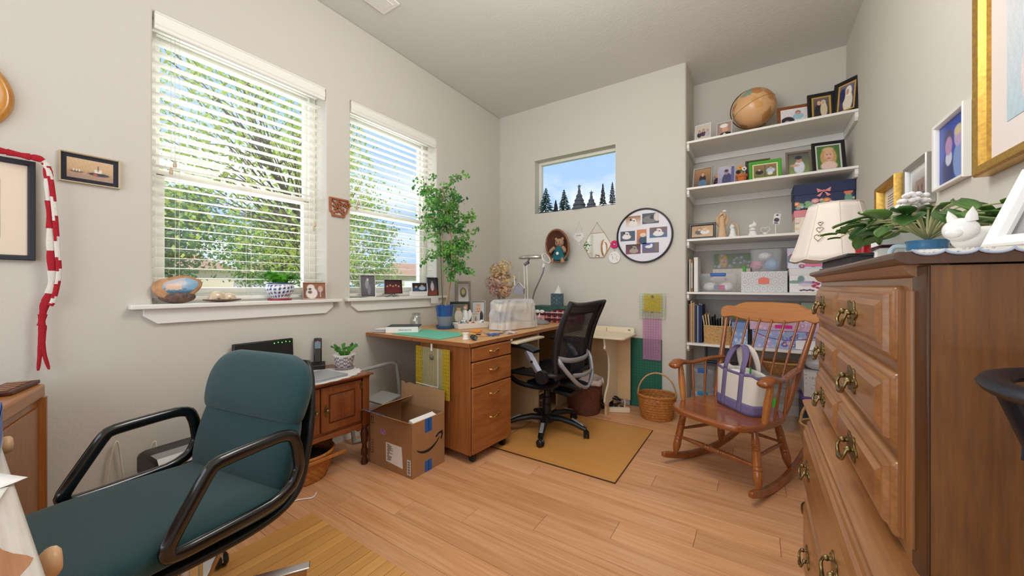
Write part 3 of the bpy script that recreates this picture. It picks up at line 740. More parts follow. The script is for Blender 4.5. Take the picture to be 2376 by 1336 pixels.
# top: fixed part and hinged leaf
MB().box(-1.957, 1.748, ZD-.022, -1.452, 3.47, ZD-.0005).build('top', MATS['desk_top_laminate'], dk, world=True)
MB().box(-1.957, 1.744, ZD-.024, -1.448, 1.748, ZD).build('edge_band', MATS['desk_edge'], dk, world=True)
MB().box(-1.452, 1.744, ZD-.024, -1.447, 3.47, ZD).build('edge_band', MATS['desk_edge'], dk, world=True)
MB().box(-2.468, 1.748, ZD-.020, -1.960, 3.47, ZD-.0005).build('leaf', MATS['desk_top_laminate'], dk, world=True)
MB().box(-2.468, 1.744, ZD-.022, -1.960, 1.748, ZD).build('edge_band', MATS['desk_edge'], dk, world=True)
# drawer column on casters, turned a little
Mu = T(-1.475, 1.775, 0) @ RZ(R(-4))
def U(b): return b.xf(Mu)
col_ = U(MB().box(-.475, 0, .058, 0, .40, ZD-.028)).build('drawer_column', MATS['oak_laminate'], dk, world=True, bev=.003)
ds = ((.655, .725), (.525, .650), (.300, .520), (.070, .296))
ds = ((.640, .727), (.480, .634), (.066, .474))
zh = {0: (.690,), 1: (.570,), 2: (.415, .262)}
for i, (z0, z1) in enumerate(ds):
    d = U(MB().box(.0005, .006, z0, .018, .394, z1)).build('drawer', MATS['oak_laminate_h'], col_, world=True, bev=.006, seg=2)
    U(MB().box(.0002, .002, z1-.0005, .008, .398, z1+.006)).build('drawer_gap', MATS['dark_gap'], col_, world=True)
    for zz in zh[i]:
        p = MB(); yc = .205
        pts = cubic([(.020, yc-.042, zz-.002), (.030, yc-.036, zz), (.034, yc-.018, zz-.005), (.036, yc, zz), (.034, yc+.018, zz+.005), (.030, yc+.036, zz), (.020, yc+.042, zz+.002)], 4)
        p.tube(pts, [.0055 if i in (4, 20) else .0036 + .002*abs(math.sin(i*.5)) for i in range(len(pts))], 8)
        for s in (-1, 1): p.sphere((.022, yc+s*.042, zz), .008, 8, 6)
        U(p).build('handle', mat('bright_brass', '#dcb878', .2, metal=1), col_, world=True, smooth=60)
for cx, cy in ((-.03, .05), (-.03, .35), (-.44, .05), (-.44, .35)):
    p = MB().lathe([(0, -.012), (.024, -.012), (.0275, -.006), (.0275, .006), (.024, .012), (0, .012)], 16, M=T(cx, cy, .0285) @ RX(R(90))); p.tube([(cx, cy, .04), (cx, cy, .058)], .012, 10)
    U(p).build('caster', MATS['black_plastic'], col_, world=True, smooth=50)
# carcass panels under the top
MB().box(-2.44, 2.30, .02, -1.98, 2.318, ZD-.03).build('leaf_support', MATS['melamine'], dk, world=True)
MB().box(-1.95, 2.62, .001, -1.47, 2.638, ZD-.03).build('divider', MATS['melamine'], dk, world=True)
MB().box(-1.95, 3.44, .001, -1.47, 3.46, ZD-.03).build('back_panel', MATS['melamine'], dk, world=True)
MB().box(-1.968, 2.20, .001, -1.952, 3.44, ZD-.03).build('inner_panel', MATS['melamine'], dk, world=True)
MB().box(-1.95, 2.64, .22, -1.48, 3.43, .236).build('cubby_shelf', MATS['melamine'], dk, world=True)
MB().box(-1.95, 2.64, .03, -1.48, 3.43, .046).build('cubby_floor', MATS['melamine'], dk, world=True)
MB().box(-1.50, 3.0, .001, -1.484, 3.44, ZD-.03).build('divider', MATS['melamine'], dk, world=True)
# pull-out sewing shelf under the top
MB().box(-1.86, 2.20, .700, -1.40, 2.60, .714).build('pull_out_shelf', MATS['melamine_pale'], dk, world=True, bev=.002)
MB().box(-1.86, 2.19, .722, -1.45, 2.215, .735).build('shelf_runner', MATS['melamine_pale'], dk, world=True)
# cream wing by the back wall
wg = thing('desk_wing', 'cream side wing of the sewing desk with curved bracket under the round collage', 'table', (-1.15, 3.25, 0))
MB().prism([(-1.44, 3.04), (-.925, 3.04), (-.902, 3.065), (-.902, 3.42), (-.915, 3.448), (-1.44, 3.448)], .664, .680).build('top', MATS['melamine_pale'], wg, world=True, bev=.003)
MB().box(-1.44, 3.450, .640, -.93, 3.466, .728).build('back_lip', MATS['melamine_pale'], wg, world=True, bev=.004)
MB().box(-1.19, 3.444, .68, -1.186, 3.4495, .715).build('hinge', MATS['brass'], wg, world=True)
MB().box(-.985, 3.444, .70, -.965, 3.4495, .712).build('hinge', MATS['grey_metal'], wg, world=True)
MB().box(-1.44, 3.41, .075, -.955, 3.426, .663).build('back_panel', MATS['melamine'], wg, world=True)
cv = [(3.41, .663), (3.41, .09), (3.10, .09)] + [(y, z) for y, z in [(3.075, .12), (3.08, .16), (3.11, .20), (3.16, .25), (3.185, .32), (3.19, .42), (3.175, .50), (3.14, .545), (3.095, .56), (3.075, .575), (3.085, .60), (3.075, .62), (3.065, .663)]]
M = Matrix(((0, 0, 1, -1.088), (1, 0, 0, 0), (0, 1, 0, 0), (0, 0, 0, 1)))
MB().prism(cv, 0, .016, M).build('bracket', MATS['melamine_pale'], wg, world=True, bev=.002)
for y in (3.14, 3.37):
    MB().box(-1.089, y-.03, .001, -1.071, y+.03, .0895).build('foot', MATS['melamine'], wg, world=True)
for x in (-1.40,): MB().box(x-.01, 3.41, .001, x+.01, 3.426, .075).build('foot', MATS['black_plastic'], wg, world=True)

# ------------------------------------------------------------------ bamboo chair mats
wood('bamboo', '#dfa35c', '#cc8d48', rough=.38, axis='X', grain=26, stretch=30, contrast=(.3, .7))
wood('bamboo_b', '#dfa860', '#c68c4a', rough=.36, axis='Y', grain=24, stretch=30, rand=.08)
m1 = thing('chair_mat', 'bamboo chair mat with dark edge under the black mesh chair', 'mat', (-1.09, 2.515, 0))
MB().box(-1.528, 2.063, .0005, -.664, 2.968, .0065).build('slat_field', MATS['bamboo'], m1, world=True)
e = MB(); 
e.box(-1.532, 2.059, .0005, -.660, 2.063, .007); e.box(-1.532, 2.968, .0005, -.660, 2.972, .007); e.box(-1.532, 2.063, .0005, -1.528, 2.968, .007); e.box(-.664, 2.063, .0005, -.660, 2.968, .007)
e.build('edge_binding', mat('mat_edge', '#4a3017', .6), m1, world=True)
m2 = thing('chair_mat', 'bamboo slat mat under the green upholstered chair', 'mat', (-1.24, .40, 0))
sl = None; x = -1.812; w_ = .0521
while x < -.62:
    if sl is None:
        o = MB().box(.0010, -.62, .0005, w_-.0010, .576, .006).build('slat', MATS['bamboo_b'], m2, bev=.0008, seg=1); sl = o.data
    else:
        o = bpy.data.objects.new('slat', sl); COL.objects.link(o); o.parent = m2
    o.location = (x+1.24, 0, 0); x += w_
MB().box(-1.811, -.21, .0003, -.63, .974, .003).build('backing', mat('mat_backing', '#8a5f2c', .8), m2, world=True)
# ------------------------------------------------------------------ chairs
def sweep(cpts, nrm, wid, thk, n=28, e=.5, lat=(1, 0, 0)):
    """padded form: superellipse section carried along a centre line; wid across (lat), thk along the normal"""
    b = MB(); L = Vector(lat); m = len(cpts); vs = []
    for i in range(m):
        c, q = Vector(cpts[i]), Vector(nrm[i]).normalized()
        for k in range(n):
            a = 2*PI*k/n; cs, sn = math.cos(a), math.sin(a)
            vs.append(c + L*wid[i]*math.copysign(abs(cs)**e, cs) + q*thk[i]*math.copysign(abs(sn)**e, sn))
    fs = [(i*n+k, i*n+(k+1) % n, (i+1)*n+(k+1) % n, (i+1)*n+k) for i in range(m-1) for k in range(n)]
    fs += [tuple(range(n-1, -1, -1)), tuple((m-1)*n+k for k in range(n))]
    return b.add(vs, fs)
def path_sweep(pts, thick, width, ends=.5, n=28, e=.5, sub=5, wfn=None):
    """centre line given in (y,z); normals derived"""
    P = cubic([(0, y, z) for y, z in pts], sub); m = len(P); N = []; W = []; TH = []
    for i in range(m):
        t = P[min(i+1, m-1)] - P[max(i-1, 0)]; t.normalize(); N.append(Vector((0, -t.z, t.y)))
        s = i/(m-1); edge = min(1, math.sin(PI*min(max(s, .0), 1))**.35 if 0 < s < 1 else .0); edge = max(edge, .35)
        W.append(width*(wfn(s) if wfn else 1)*(.9 + .1*edge)); TH.append(thick*(ends + (1-ends)*edge))
    return sweep(P, N, W, TH, n, e)
mat('teal_fabric', '#1a4347', .95, sheen=.22, bump=.5, bscale=700, noise=.16, nscale=260)
mat('chair_shell', '#1a1919', .38)
gc = thing('office_chair', 'dark green upholstered office chair with glossy black arms in the foreground', 'chair', (-1.51, .43, 0), R(10))
# shell: L-shaped, in side view (y back, z up)
shell = [(-.36, .405), (-.2, .385), (0, .372), (.12, .385), (.185, .43), (.215, .52), (.245, .66), (.285, .835)]
path_sweep(shell, .014, .262, .8, 24, .35, 5, lambda s: 1 if s < .75 else 1 - .30*((s-.75)/.25)**2.6).build('shell', MATS['chair_shell'], gc, smooth=60)
path_sweep([(-.385, .425), (-.36, .437), (-.2, .440), (0, .428), (.10, .424), (.15, .43)], .042, .268, .55, 32, .45, 6).build('seat_cushion', MATS['teal_fabric'], gc, smooth=70)
path_sweep([(.132, .44), (.150, .52), (.172, .60), (.190, .665)], .034, .258, .6, 28, .5, 5).build('lower_back_cushion', MATS['teal_fabric'], gc, smooth=70)
path_sweep([(.180, .648), (.192, .70), (.212, .77), (.230, .83), (.238, .862)], .046, .270, .45, 30, .6, 6, lambda s: 1.0 - .50*max(0, (s-.35)/.65)**2.2).build('upper_back_cushion', MATS['teal_fabric'], gc, smooth=70)
# piping bead round the back
pb = []
for k in range(25):
    s = k/24; a = PI*s
    pb.append((-.262*math.cos(a)**1 if True else 0, 0, 0))
for sx in (-1, 1):
    loop = [(-.192, .474), (-.105, .615), (-.085, .636), (.095, .642), (.135, .630), (.150, .59), (.160, .52), (.135, .468), (.075, .442), (-.15, .444), (-.186, .452)]
    pts = []
    # round the corners
    n = len(loop); P = [Vector((sx*.288, y, z)) for y, z in loop]
    for i in range(n):
        p0, p1, p2 = P[i-1], P[i], P[(i+1) % n]
        a = p1.lerp(p0, .28); c = p1.lerp(p2, .28)
        for t in (0, .5, 1): pts.append((a*(1-t)**2 + p1*2*t*(1-t) + c*t*t))
    MB().tube(pts, .0162, 14, closed=True, flat=(.88, 1.15)).build('arm', MATS['black_gloss'], gc, smooth=60)
MB().tube([(0, 0, .34), (0, 0, .375)], .05, 16).build('seat_plate', MATS['black_plastic'], gc, smooth=50)
MB().box(-.09, -.12, .335, .09, .12, .36).build('tilt_mechanism', MATS['black_plastic'], gc, bev=.01)
MB().tube([(0, 0, .10), (0, 0, .34)], .029, 20).build('gas_column', MATS['chrome'], gc, smooth=50)
wood('chair_base_wood', '#b8814c', '#96602f', rough=.3, axis='X', grain=14, stretch=8, coat=.3)
for k in range(4):
    a = R(47 + 90*k); M = RZ(a)
    MB().box(.02, -.018, .085, .325, .018, .115, M).build('base_leg', MATS['chair_base_wood'], gc, bev=.006)
    MB().box(.02, -.019, .1155, .335, .019, .122, M).build('leg_cap', MATS['chrome'], gc, bev=.003)
    c = M @ Vector((.30, 0, .0))
    w_ = MB()
    for s in (-1, 1): w_.lathe([(0, -.008), (.022, -.008), (.026, 0), (.022, .008), (0, .008)], 16, M=T(c.x, c.y, .0325) @ RZ(a + .6) @ T(0, s*.011, 0) @ RX(R(90)))
    w_.build('caster_wheel', MATS['black_plastic'], gc, smooth=50)
    MB().lathe([(.027, -.004), (.027, .004), (.020, .014), (.008, .03), (.006, .055), (0, .055)], 14, (c.x, c.y, .032), sx=.7, sy=.7).build('caster_hood', MATS['chrome'], gc, smooth=50)

# black mesh task chair at the desk, facing the window wall
mat('mesh_frame', '#14161b', .42); mat('silver_plastic', '#9b9ba0', .38, metal=.35)
def net_mat(name, col, scale=900, hole=.55):
    m, t, b = _bsdf(name); b.inputs['Base Color'].default_value = (*hexc(col), 1); b.inputs['Roughness'].default_value = .8
    tc = t.nodes.new('ShaderNodeTexCoord'); ch_ = t.nodes.new('ShaderNodeTexVoronoi'); ch_.inputs['Scale'].default_value = scale; ch_.inputs['Randomness'].default_value = .2
    t.links.new(tc.outputs['Object'], ch_.inputs['Vector'])
    gt = t.nodes.new('ShaderNodeMath'); gt.operation = 'GREATER_THAN'; gt.inputs[1].default_value = hole
    t.links.new(ch_.outputs['Distance'], gt.inputs[0])
    tr = t.nodes.new('ShaderNodeBsdfTransparent'); mx = t.nodes.new('ShaderNodeMixShader')
    mm = t.nodes.new('ShaderNodeMath'); mm.operation = 'MULTIPLY_ADD'; mm.inputs[1].default_value = .25; mm.inputs[2].default_value = .68
    t.links.new(gt.outputs[0], mm.inputs[0]); t.links.new(mm.outputs[0], mx.inputs[0])
    t.links.new(tr.outputs[0], mx.inputs[1]); t.links.new(b.outputs[0], mx.inputs[2]); t.links.new(mx.outputs[0], t.nodes['Material Output'].inputs['Surface'])
    MATS[name] = m; return m
net_mat('mesh_net', '#20222e', 260, .32)
mc = thing('office_chair', 'black mesh office chair with silver lumbar frame at the sewing desk', 'chair', (-1.345, 2.535, .0065), R(-97))
# local: forward = -y
def back_pt(u, v):
    x = (u-.5)*2; z = .47 + .50*v; half = .225 + .015*math.sin(PI*v*.8)
    y = .215 + .10*v - .055*math.sin(PI*v)*.8 + .045*x*x - .03*x*x*(1-v) - .10*max(0, v-.85)*x*x*0
    return Vector((x*half, y, z + .02*abs(x)**2*v))
MB().grid(lambda u, v: back_pt(.06+.88*u, .04+.92*v), 16, 16).build('back_mesh', MATS['mesh_net'], mc, smooth=70)
rim = [back_pt(u/10, 0) for u in range(11)] + [back_pt(1, v/12) for v in range(1, 13)] + [back_pt(1-u/10, 1) for u in range(1, 11)] + [back_pt(0, 1-v/12) for v in range(1, 12)]
MB().tube(rim, .0165, 10, closed=True, flat=(1, 1.2)).build('back_frame', MATS['mesh_frame'], mc, smooth=70)
MB().grid(lambda u, v: back_pt(.04+.92*u, .86+.13*v) + Vector((0, .004, 0)), 14, 3).build('top_band', MATS['mesh_frame'], mc, smooth=70, solid=.008)
MB().grid(lambda u, v: back_pt(.86+.12*u, .05+.9*v) + Vector((0, .004, 0)), 3, 14).build('side_band', MATS['mesh_frame'], mc, smooth=70, solid=.006)
MB().grid(lambda u, v: back_pt(.02+.12*u, .05+.9*v) + Vector((0, .004, 0)), 3, 14).build('side_band', MATS['mesh_frame'], mc, smooth=70, solid=.006)
# silver yoke at the back: two curved arms, cross bars, tail
for s in (-1, 1):
    MB().tube(cubic([(s*.205, .235, .60), (s*.20, .262, .56), (s*.155, .30, .49), (s*.10, .325, .43), (s*.04, .338, .395), (0, .34, .385)], 5), [.020]*6+[.017]*20, 10, flat=(1, .7)).build('lumbar_yoke', MATS['silver_plastic'], mc, smooth=60)
MB().tube(cubic([(-.205, .235, .605), (-.12, .275, .585), (0, .29, .58), (.12, .275, .585), (.205, .235, .605)], 5), .015, 10, flat=(1.2, .6)).build('lumbar_bar', MATS['silver_plastic'], mc, smooth=60)
MB().tube(cubic([(-.13, .312, .485), (0, .335, .478), (.13, .312, .485)], 6), .013, 10, flat=(1.2, .6)).build('lumbar_bar', MATS['silver_plastic'], mc, smooth=60)
MB().grid(lambda u, v: Vector(((u-.5)*.20, .262 + .0*v, .50 + .10*v)), 4, 4).build('lumbar_pad', MATS['mesh_frame'], mc, solid=.018)
path_sweep([(.34, .385), (.26, .395), (.15, .40), (.05, .395)], .022, .075, .8, 16, .6, 4).build('back_carrier', MATS['mesh_frame'], mc, smooth=60)
# seat: mesh on a waterfall frame
def seat_pt(u, v):
    x = (u-.5)*2; yy = -.27 + .50*v
    return Vector((x*(.235 + .015*math.sin(PI*v)), yy, .452 - .035*max(0, .25-v)**1*4*.9 + .018*x*x + .02*v*v))
MB().grid(lambda u, v: seat_pt(u, v), 14, 14).build('seat_mesh', MATS['mesh_frame'], mc, smooth=70, solid=.006)
rim = [seat_pt(u/8, 0) for u in range(9)] + [seat_pt(1, v/10) for v in range(1, 11)] + [seat_pt(1-u/8, 1) for u in range(1, 9)] + [seat_pt(0, 1-v/10) for v in range(1, 10)]
MB().tube(rim, .018, 10, closed=True, flat=(.9, 1.2)).build('seat_frame', MATS['mesh_frame'], mc, smooth=70)
for s in (-1, 1):
    MB().tube(cubic([(s*.19, -.22, .425), (s*.17, -.15, .375), (s*.13, 0, .355), (s*.15, .15, .39), (s*.17, .22, .44)], 5), .016, 8, flat=(1.2, .6)).build('seat_strut', MATS['mesh_frame'], mc, smooth=60)
    # arm: silver upright angled forward, padded rest
    MB().lathe([(0, -.02), (.045, -.02), (.05, 0), (.045, .02), (0, .02)], 20, M=T(s*.265, .145, .475) @ RY(R(90))).build('arm_pivot', MATS['mesh_frame'], mc, smooth=50)
    ub = MB().tube([(s*.268, .135, .49), (s*.268, .08, .56), (s*.266, .015, .645)], [.026, .028, .030], 4, flat=(1.2, .55), up=(0, 1, 0)); ub.build('arm_upright', MATS['silver_plastic'], mc, bev=.005)
    MB().lathe([(0, -.004), (.009, -.004), (.009, .004), (0, .004)], 12, M=T(s*.2855, .07, .575) @ RY(R(90))).build('arm_button', MATS['black_plastic'], mc)
    path_sweep([(-.13, .668), (-.06, .676), (.03, .668), (.10, .648)], .017, .046, .5, 20, .6, 4).xf(T(s*.262, 0, 0)).build('arm_pad', MATS['mesh_frame'], mc, smooth=60)
MB().cbox((0, 0, .355), (.20, .24, .055)).build('tilt_mechanism', MATS['black_plastic'], mc, bev=.012)
MB().tube([(-.03, -.14, .32), (-.03, -.10, .37)], .028, 12).build('tension_knob', MATS['black_plastic'], mc, smooth=50)
path_sweep([(.06, .335), (.16, .325), (.24, .32)], .022, .06, .7, 16, .6, 4).build('tilt_housing', MATS['black_plastic'], mc, smooth=60)
MB().lathe([(.034, .06), (.034, .20), (.029, .205), (.029, .255), (.022, .26), (.022, .34)], 18).build('gas_column', MATS['black_plastic'], mc, smooth=40)
MB().lathe([(0, .065), (.048, .065), (.052, .09), (.045, .125), (.034, .13)], 20).build('hub', MATS['black_plastic'], mc, smooth=40)
for k in range(5):
    a = R(97 - 70 + 72*k); M = RZ(a)
    leg = MB().tube([M @ Vector(p) for p in ((.03, 0, .10), (.12, 0, .108), (.22, 0, .092), (.315, 0, .062))], [.027, .024, .021, .017], 10, flat=(.9, 1.15)).build('base_leg', MATS['black_plastic'], mc, smooth=50)
    tr = MB()
    for q in range(6): tr.box(.20+.016*q, -.012, .1105-.0065*q*.95, .208+.016*q, .012, .1125-.0065*q*.95, M)
    MB().box(.195, -.0135, .088, .295, .0135, .092, M @ T(.245, 0, .09) @ RY(R(20)) @ T(-.245, 0, -.071)).build('foot_tread', MATS['silver_plastic'], leg, bev=.003)
    c = M @ Vector((.318, 0, 0)); w_ = MB()
    for s in (-1, 1): w_.lathe([(0, -.009), (.022, -.009), (.027, 0), (.022, .009), (0, .009)], 16, M=T(c.x, c.y, .0275) @ RZ(a + .9 + k) @ T(0, s*.0115, 0) @ RX(R(90)))
    w_.tube([(c.x, c.y, .03), (c.x, c.y, .06)], .011, 10)
    w_.build('caster', MATS['black_plastic'], mc, smooth=50)
# ------------------------------------------------------------------ picture frames: shared builder
def frame_mesh(w, h, fw, dep, M=None):
    b = MB()
    loops = [(w/2, 0, h, 0), (w/2, 0, h, -dep*.85), (w/2-fw*.15, fw*.15, h-fw*.15, -dep), (w/2-fw*.75, fw*.75, h-fw*.75, -dep*.9), (w/2-fw, fw, h-fw, -dep*.55), (w/2-fw, fw, h-fw, -dep*.1)]
    vs = []
    for hw, z0, z1, y in loops: vs += [Vector((-hw, y, z0)), Vector((hw, y, z0)), Vector((hw, y, z1)), Vector((-hw, y, z1))]
    fs = [(i*4+k, i*4+(k+1) % 4, (i+1)*4+(k+1) % 4, (i+1)*4+k) for i in range(len(loops)-1) for k in range(4)]
    b.add(vs, fs); return b.xf(M) if M else b
def photo_frame(label, loc, rz, w, h, fw, fm, bg, shapes, tilt=10, mount=0, mountc='#efece6', dep=.014, group='framed family photographs', res=22, hang=False, cat='picture frame', name='picture_frame', strut=.42):
    t = thing(name, label, cat, loc, rz, group)
    M = RX(R(-tilt))
    frame_mesh(w, h, fw, dep, M).build('frame', fm if not isinstance(fm, str) else MATS[fm], t, smooth=30)
    MB().box(-w/2+.001, -dep*.1, .001, w/2-.001, 0, h-.001, M).build('backing', MATS['dark_back'], t)
    iw, ih = w-2*fw, h-2*fw
    if mount:
        MB().box(-iw/2, -dep*.30, fw, iw/2, -dep*.1, h-fw, M).build('mount', mat('mount_'+mountc.strip('#'), mountc, .8), t)
        picture('photo', iw-2*mount, ih-2*mount, bg, shapes, t, M @ T(0, -dep*.33, fw+mount), res)
    else:
        picture('photo', iw, ih, bg, shapes, t, M @ T(0, -dep*.2, fw), res)
    if not hang and tilt > 2:
        L = h*.72; d = math.sin(R(tilt))*L; top = M @ Vector((0, 0, L))
        MB().add([(-w*.12, top.y, top.z), (w*.12, top.y, top.z), (w*.16, top.y + L*strut, .002), (-w*.16, top.y + L*strut, .002)], [(0, 1, 2, 3)]).build('easel_strut', MATS['dark_back'], t, solid=.003)
    return t
def person(u, v, s, skin='#d9a98a', hair='#3a2a20', top='#3c4458', long=False, asp=1.):
    """head and shoulders for a printed photo"""
    o = [('e', u, v-.34*s, .30*s*asp, .30*s, top)]
    if long: o.append(('e', u, v-.02*s, .17*s*asp, .26*s, hair))
    o += [('e', u, v+.03*s, .145*s*asp, .175*s, hair), ('e', u, v-.015*s, .115*s*asp, .145*s, skin)]
    return o
def flowers(seed, n, cols, y0=0, y1=1, r=(.02, .06), asp=1., leaf='#6f9468'):
    rg = random.Random(seed); o = []
    for _ in range(n):
        x, y, q = rg.random(), rg.uniform(y0, y1), rg.uniform(*r); c = rg.choice(cols)
        o.append(('e', x+rg.uniform(-q, q), y-q*.6, q*.8*asp, q*.8, leaf)); o.append(('e', x, y, q*asp, q, c)); o.append(('e', x, y, q*.35*asp, q*.35, '#f3d27a' if rg.random() < .5 else '#f6e6e6'))
    return o
def box_thing(label, x0, x1, y0, y1, z0, z1, m, lid=.0, front=None, cat='storage box', group=None, name='storage_box', rz=0., lidm=None, res=46, side=None):
    t = thing(name, label, cat, ((x0+x1)/2, (y0+y1)/2, z0), rz, group); w, d, h = x1-x0, y1-y0, z1-z0
    m = MATS[m] if isinstance(m, str) else m
    MB().box(-w/2+.002, -d/2+.002, 0, w/2-.002, d/2-.002, h-.001).build('body', m, t, bev=.002, seg=1)
    if lid: MB().box(-w/2, -d/2, h-lid, w/2, d/2, h).build('lid', MATS[lidm] if isinstance(lidm, str) else (lidm or m), t, bev=.002, seg=1)
    if front:
        bg, sh = front; picture('front_print', w-.006, h-lid-.002, bg, sh, t, T(0, -d/2+.0012, .001), res, print_mat(.5, 'printed_card'))
    return t

# ------------------------------------------------------------------ alcove shelves
SHZ = (2.365, 1.963, 1.517, 1.060, .618)
YS = 3.532
for i, z in enumerate(SHZ):
    o = structure(MB().box(XP+.001, YS, z-.019, XR-.001, YA-.001, z).build('trim_%d' % (i+3), MATS['trim_white'], bev=.002))
    MB().box(XP+.02, YA-.02, z-.075, XR-.02, YA-.0015, z-.0195).build('cleat', MATS['trim_white'], o)
    for x0, x1 in ((XP+.001, XP+.02), (XR-.02, XR-.001)):
        M = Matrix(((0, 0, 1, x0), (1, 0, 0, 0), (0, 1, 0, 0), (0, 0, 0, 1)))
        MB().prism([(YS+.012, z-.0195), (YS+.012, z-.055), (YS+.03, z-.075), (YA-.0015, z-.075), (YA-.0015, z-.0195)], 0, x1-x0, M).build('cleat', MATS['trim_white'], o)

# --- top shelf
z = SHZ[0] + .0005
photo_frame('small unframed print of a group in dark coats, leftmost on top shelf', (-.388, 3.62, z), R(-6), .128, .160, .006, 'white_frame', '#cfc3b6', person(.25, .62, .55, hair='#6a4a34', top='#2a3040') + person(.52, .66, .55, hair='#2b2422', top='#5a2f4c') + person(.8, .6, .55, hair='#7a6a5c', top='#b7b8bd'))
photo_frame('small print of a sailor in a white cap beside the globe', (-.226, 3.63, z), R(-4), .122, .150, .012, mat('grey_paper', '#bdb7b2', .7), '#a98d80', [('e', .55, .55, .22, .27, '#d8a184'), ('e', .45, .82, .30, .14, '#efe9df'), ('e', .6, .12, .5, .24, '#23202a'), ('e', .5, .2, .1, .1, '#d8d2cb')])
# globe
gl = thing('globe', 'antique-look orange globe with brass meridian on the top shelf', 'globe', (-.015, 3.72, z))
gm = MATS.get('globe_print')
R_G = .158; gc_ = Vector((0, 0, .235)); tilt_ = Matrix.Translation(gc_) @ RY(R(-23)) @ RZ(R(40))
b = MB().sphere((0, 0, 0), R_G, 110, 70); b.xf(tilt_); o = b.build('ball', print_mat(.3, 'globe_print', .5), gl, smooth=60)
rg = random.Random(9); blobs = []
for _ in range(70):
    d = Vector([rg.gauss(0, 1) for _ in range(3)]).normalized(); blobs.append((d, rg.uniform(.06, .30), rg.choice(['#c98a52', '#d9a060', '#c07c40', '#8fa392', '#e0b884', '#b8874f'])))
at = o.data.color_attributes.new('ink', 'FLOAT_COLOR', 'POINT'); cols = []
for v in o.data.vertices:
    d = (v.co - gc_).normalized(); c = hexc('#dfae7c')
    for bd, rr, bc in blobs:
        if d.angle(bd) < rr + .06*math.sin(9*d.x+7*d.y)+.05*math.sin(17*d.z): c = hexc(bc)
    cols += [*c, 1]
at.data.foreach_set('color', cols)
eq = [tilt_ @ Vector((R_G*1.004*math.cos(a), R_G*1.004*math.sin(a), 0)) for a in [2*PI*k/48 for k in range(48)]]
MB().tube(eq, .0016, 5, closed=True).build('equator_band', mat('globe_line', '#7a5a30', .5), gl)
arc = [gc_ + RY(R(-23)) @ Vector((-(R_G+.012)*math.sin(a), 0, (R_G+.012)*math.cos(a))) for a in [PI*k/30 for k in range(-1, 32)]]
MB().tube(arc, .0042, 8, flat=(1, 1.8)).build('meridian_arm', MATS['brass'], gl, smooth=60)
for s in (0, PI): 
    p = RY(R(-23)) @ Vector((0, 0, math.cos(s)*(R_G+.006))); MB().sphere(tuple(gc_+p), .006, 8, 6).build('pivot', MATS['brass'], gl)
MB().lathe([(0, 0), (.085, 0), (.088, .006), (.08, .014), (.05, .020), (.016, .03), (.012, .04), (.016, .05), (.012, .06), (.008, .068), (0, .068)], 24).build('stand', wood('globe_stand', '#a5693a', '#7d4a22', rough=.35, axis='X'), gl, smooth=50)
# frames on the right of the top shelf
wood('frame_wood', '#96552a', '#6c3814', rough=.3, axis='X', grain=16, stretch=8)
photo_frame('wide brown wooden frame with a woman and a black dog beside the globe', (.250, 3.66, z), R(8), .215, .172, .022, 'frame_wood', '#e6dce0', person(.68, .72, .75, skin='#cf9a86', hair='#2e2430', top='#9cc4cf', long=False) + [('e', .25, .2, .28, .3, '#2a2733'), ('e', .22, .12, .1, .1, '#b79fae')], mount=.006)
photo_frame('black folder frame with sepia wedding couple beside its open twin', (.418, 3.66, z), R(6), .17, .225, .026, 'black_frame', ['#3b3440', '#6d625f'], [('e', .3, .3, .24, .36, '#25222b'), ('e', .36, .74, .12, .12, '#d9b08c'), ('e', .66, .35, .22, .4, '#d8c6a6'), ('e', .64, .74, .15, .14, '#e6d8bd'), ('e', .63, .73, .08, .09, '#caa080')], 8, mount=.012, mountc='#c59a4a')
photo_frame('black folder frame with bride portrait leaning against the right wall', (.548, 3.615, z), R(-42), .17, .26, .026, 'black_frame', ['#30304f', '#6f6a86'], [('e', .6, .3, .33, .4, '#e3d6c4'), ('e', .62, .72, .22, .22, '#efe6da'), ('e', .55, .7, .1, .12, '#c9977a'), ('e', .2, .6, .2, .3, '#2b2c58')], 6, mount=.012, mountc='#c59a4a')
# --- second shelf
z = SHZ[1] + .0005
photo_frame('silver frame with child in jeans leaning at left end of second shelf', (-.395, 3.63, z), R(-4), .155, .200, .014, 'silver_frame', ['#5e4a3f', '#b98a5f'], person(.5, .7, .7, hair='#8a6a45', top='#2d2c33') + [('e', .5, .2, .28, .2, '#5d7591')], 16)
fg = thing('figurine', 'small striped dark figurine half hidden behind the blue-jacket photo', 'figurine', (-.285, 3.70, z))
MB().lathe([(0, 0), (.024, 0), (.026, .02), (.022, .07), (.012, .085), (0, .09)], 14).build('body', mat('navy_cloth', '#252a4a', .8), fg, smooth=50)
MB().sphere((0, 0, .105), .02, 12, 8).build('head', mat('skin_doll', '#d8a888', .6), fg, smooth=60)
for k, c in enumerate(('#e9e4dc', '#a8283c')): MB().lathe([(.0262, .028+.022*k), (.0255, .036+.022*k)], 14).build('stripe', mat('stripe_%d' % k, c, .8), fg)
photo_frame('unframed print of a person in a dark blue jacket on second shelf', (-.212, 3.63, z), R(-4), .124, .166, .003, 'white_frame', ['#8d83a8', '#b9b3c6'], [('e', .55, .25, .32, .42, '#3a3766'), ('e', .5, .72, .13, .14, '#a3808c'), ('e', .5, .8, .13, .08, '#2c2438'), ('r', .9, .5, .1, .5, '#55508a')], 10)
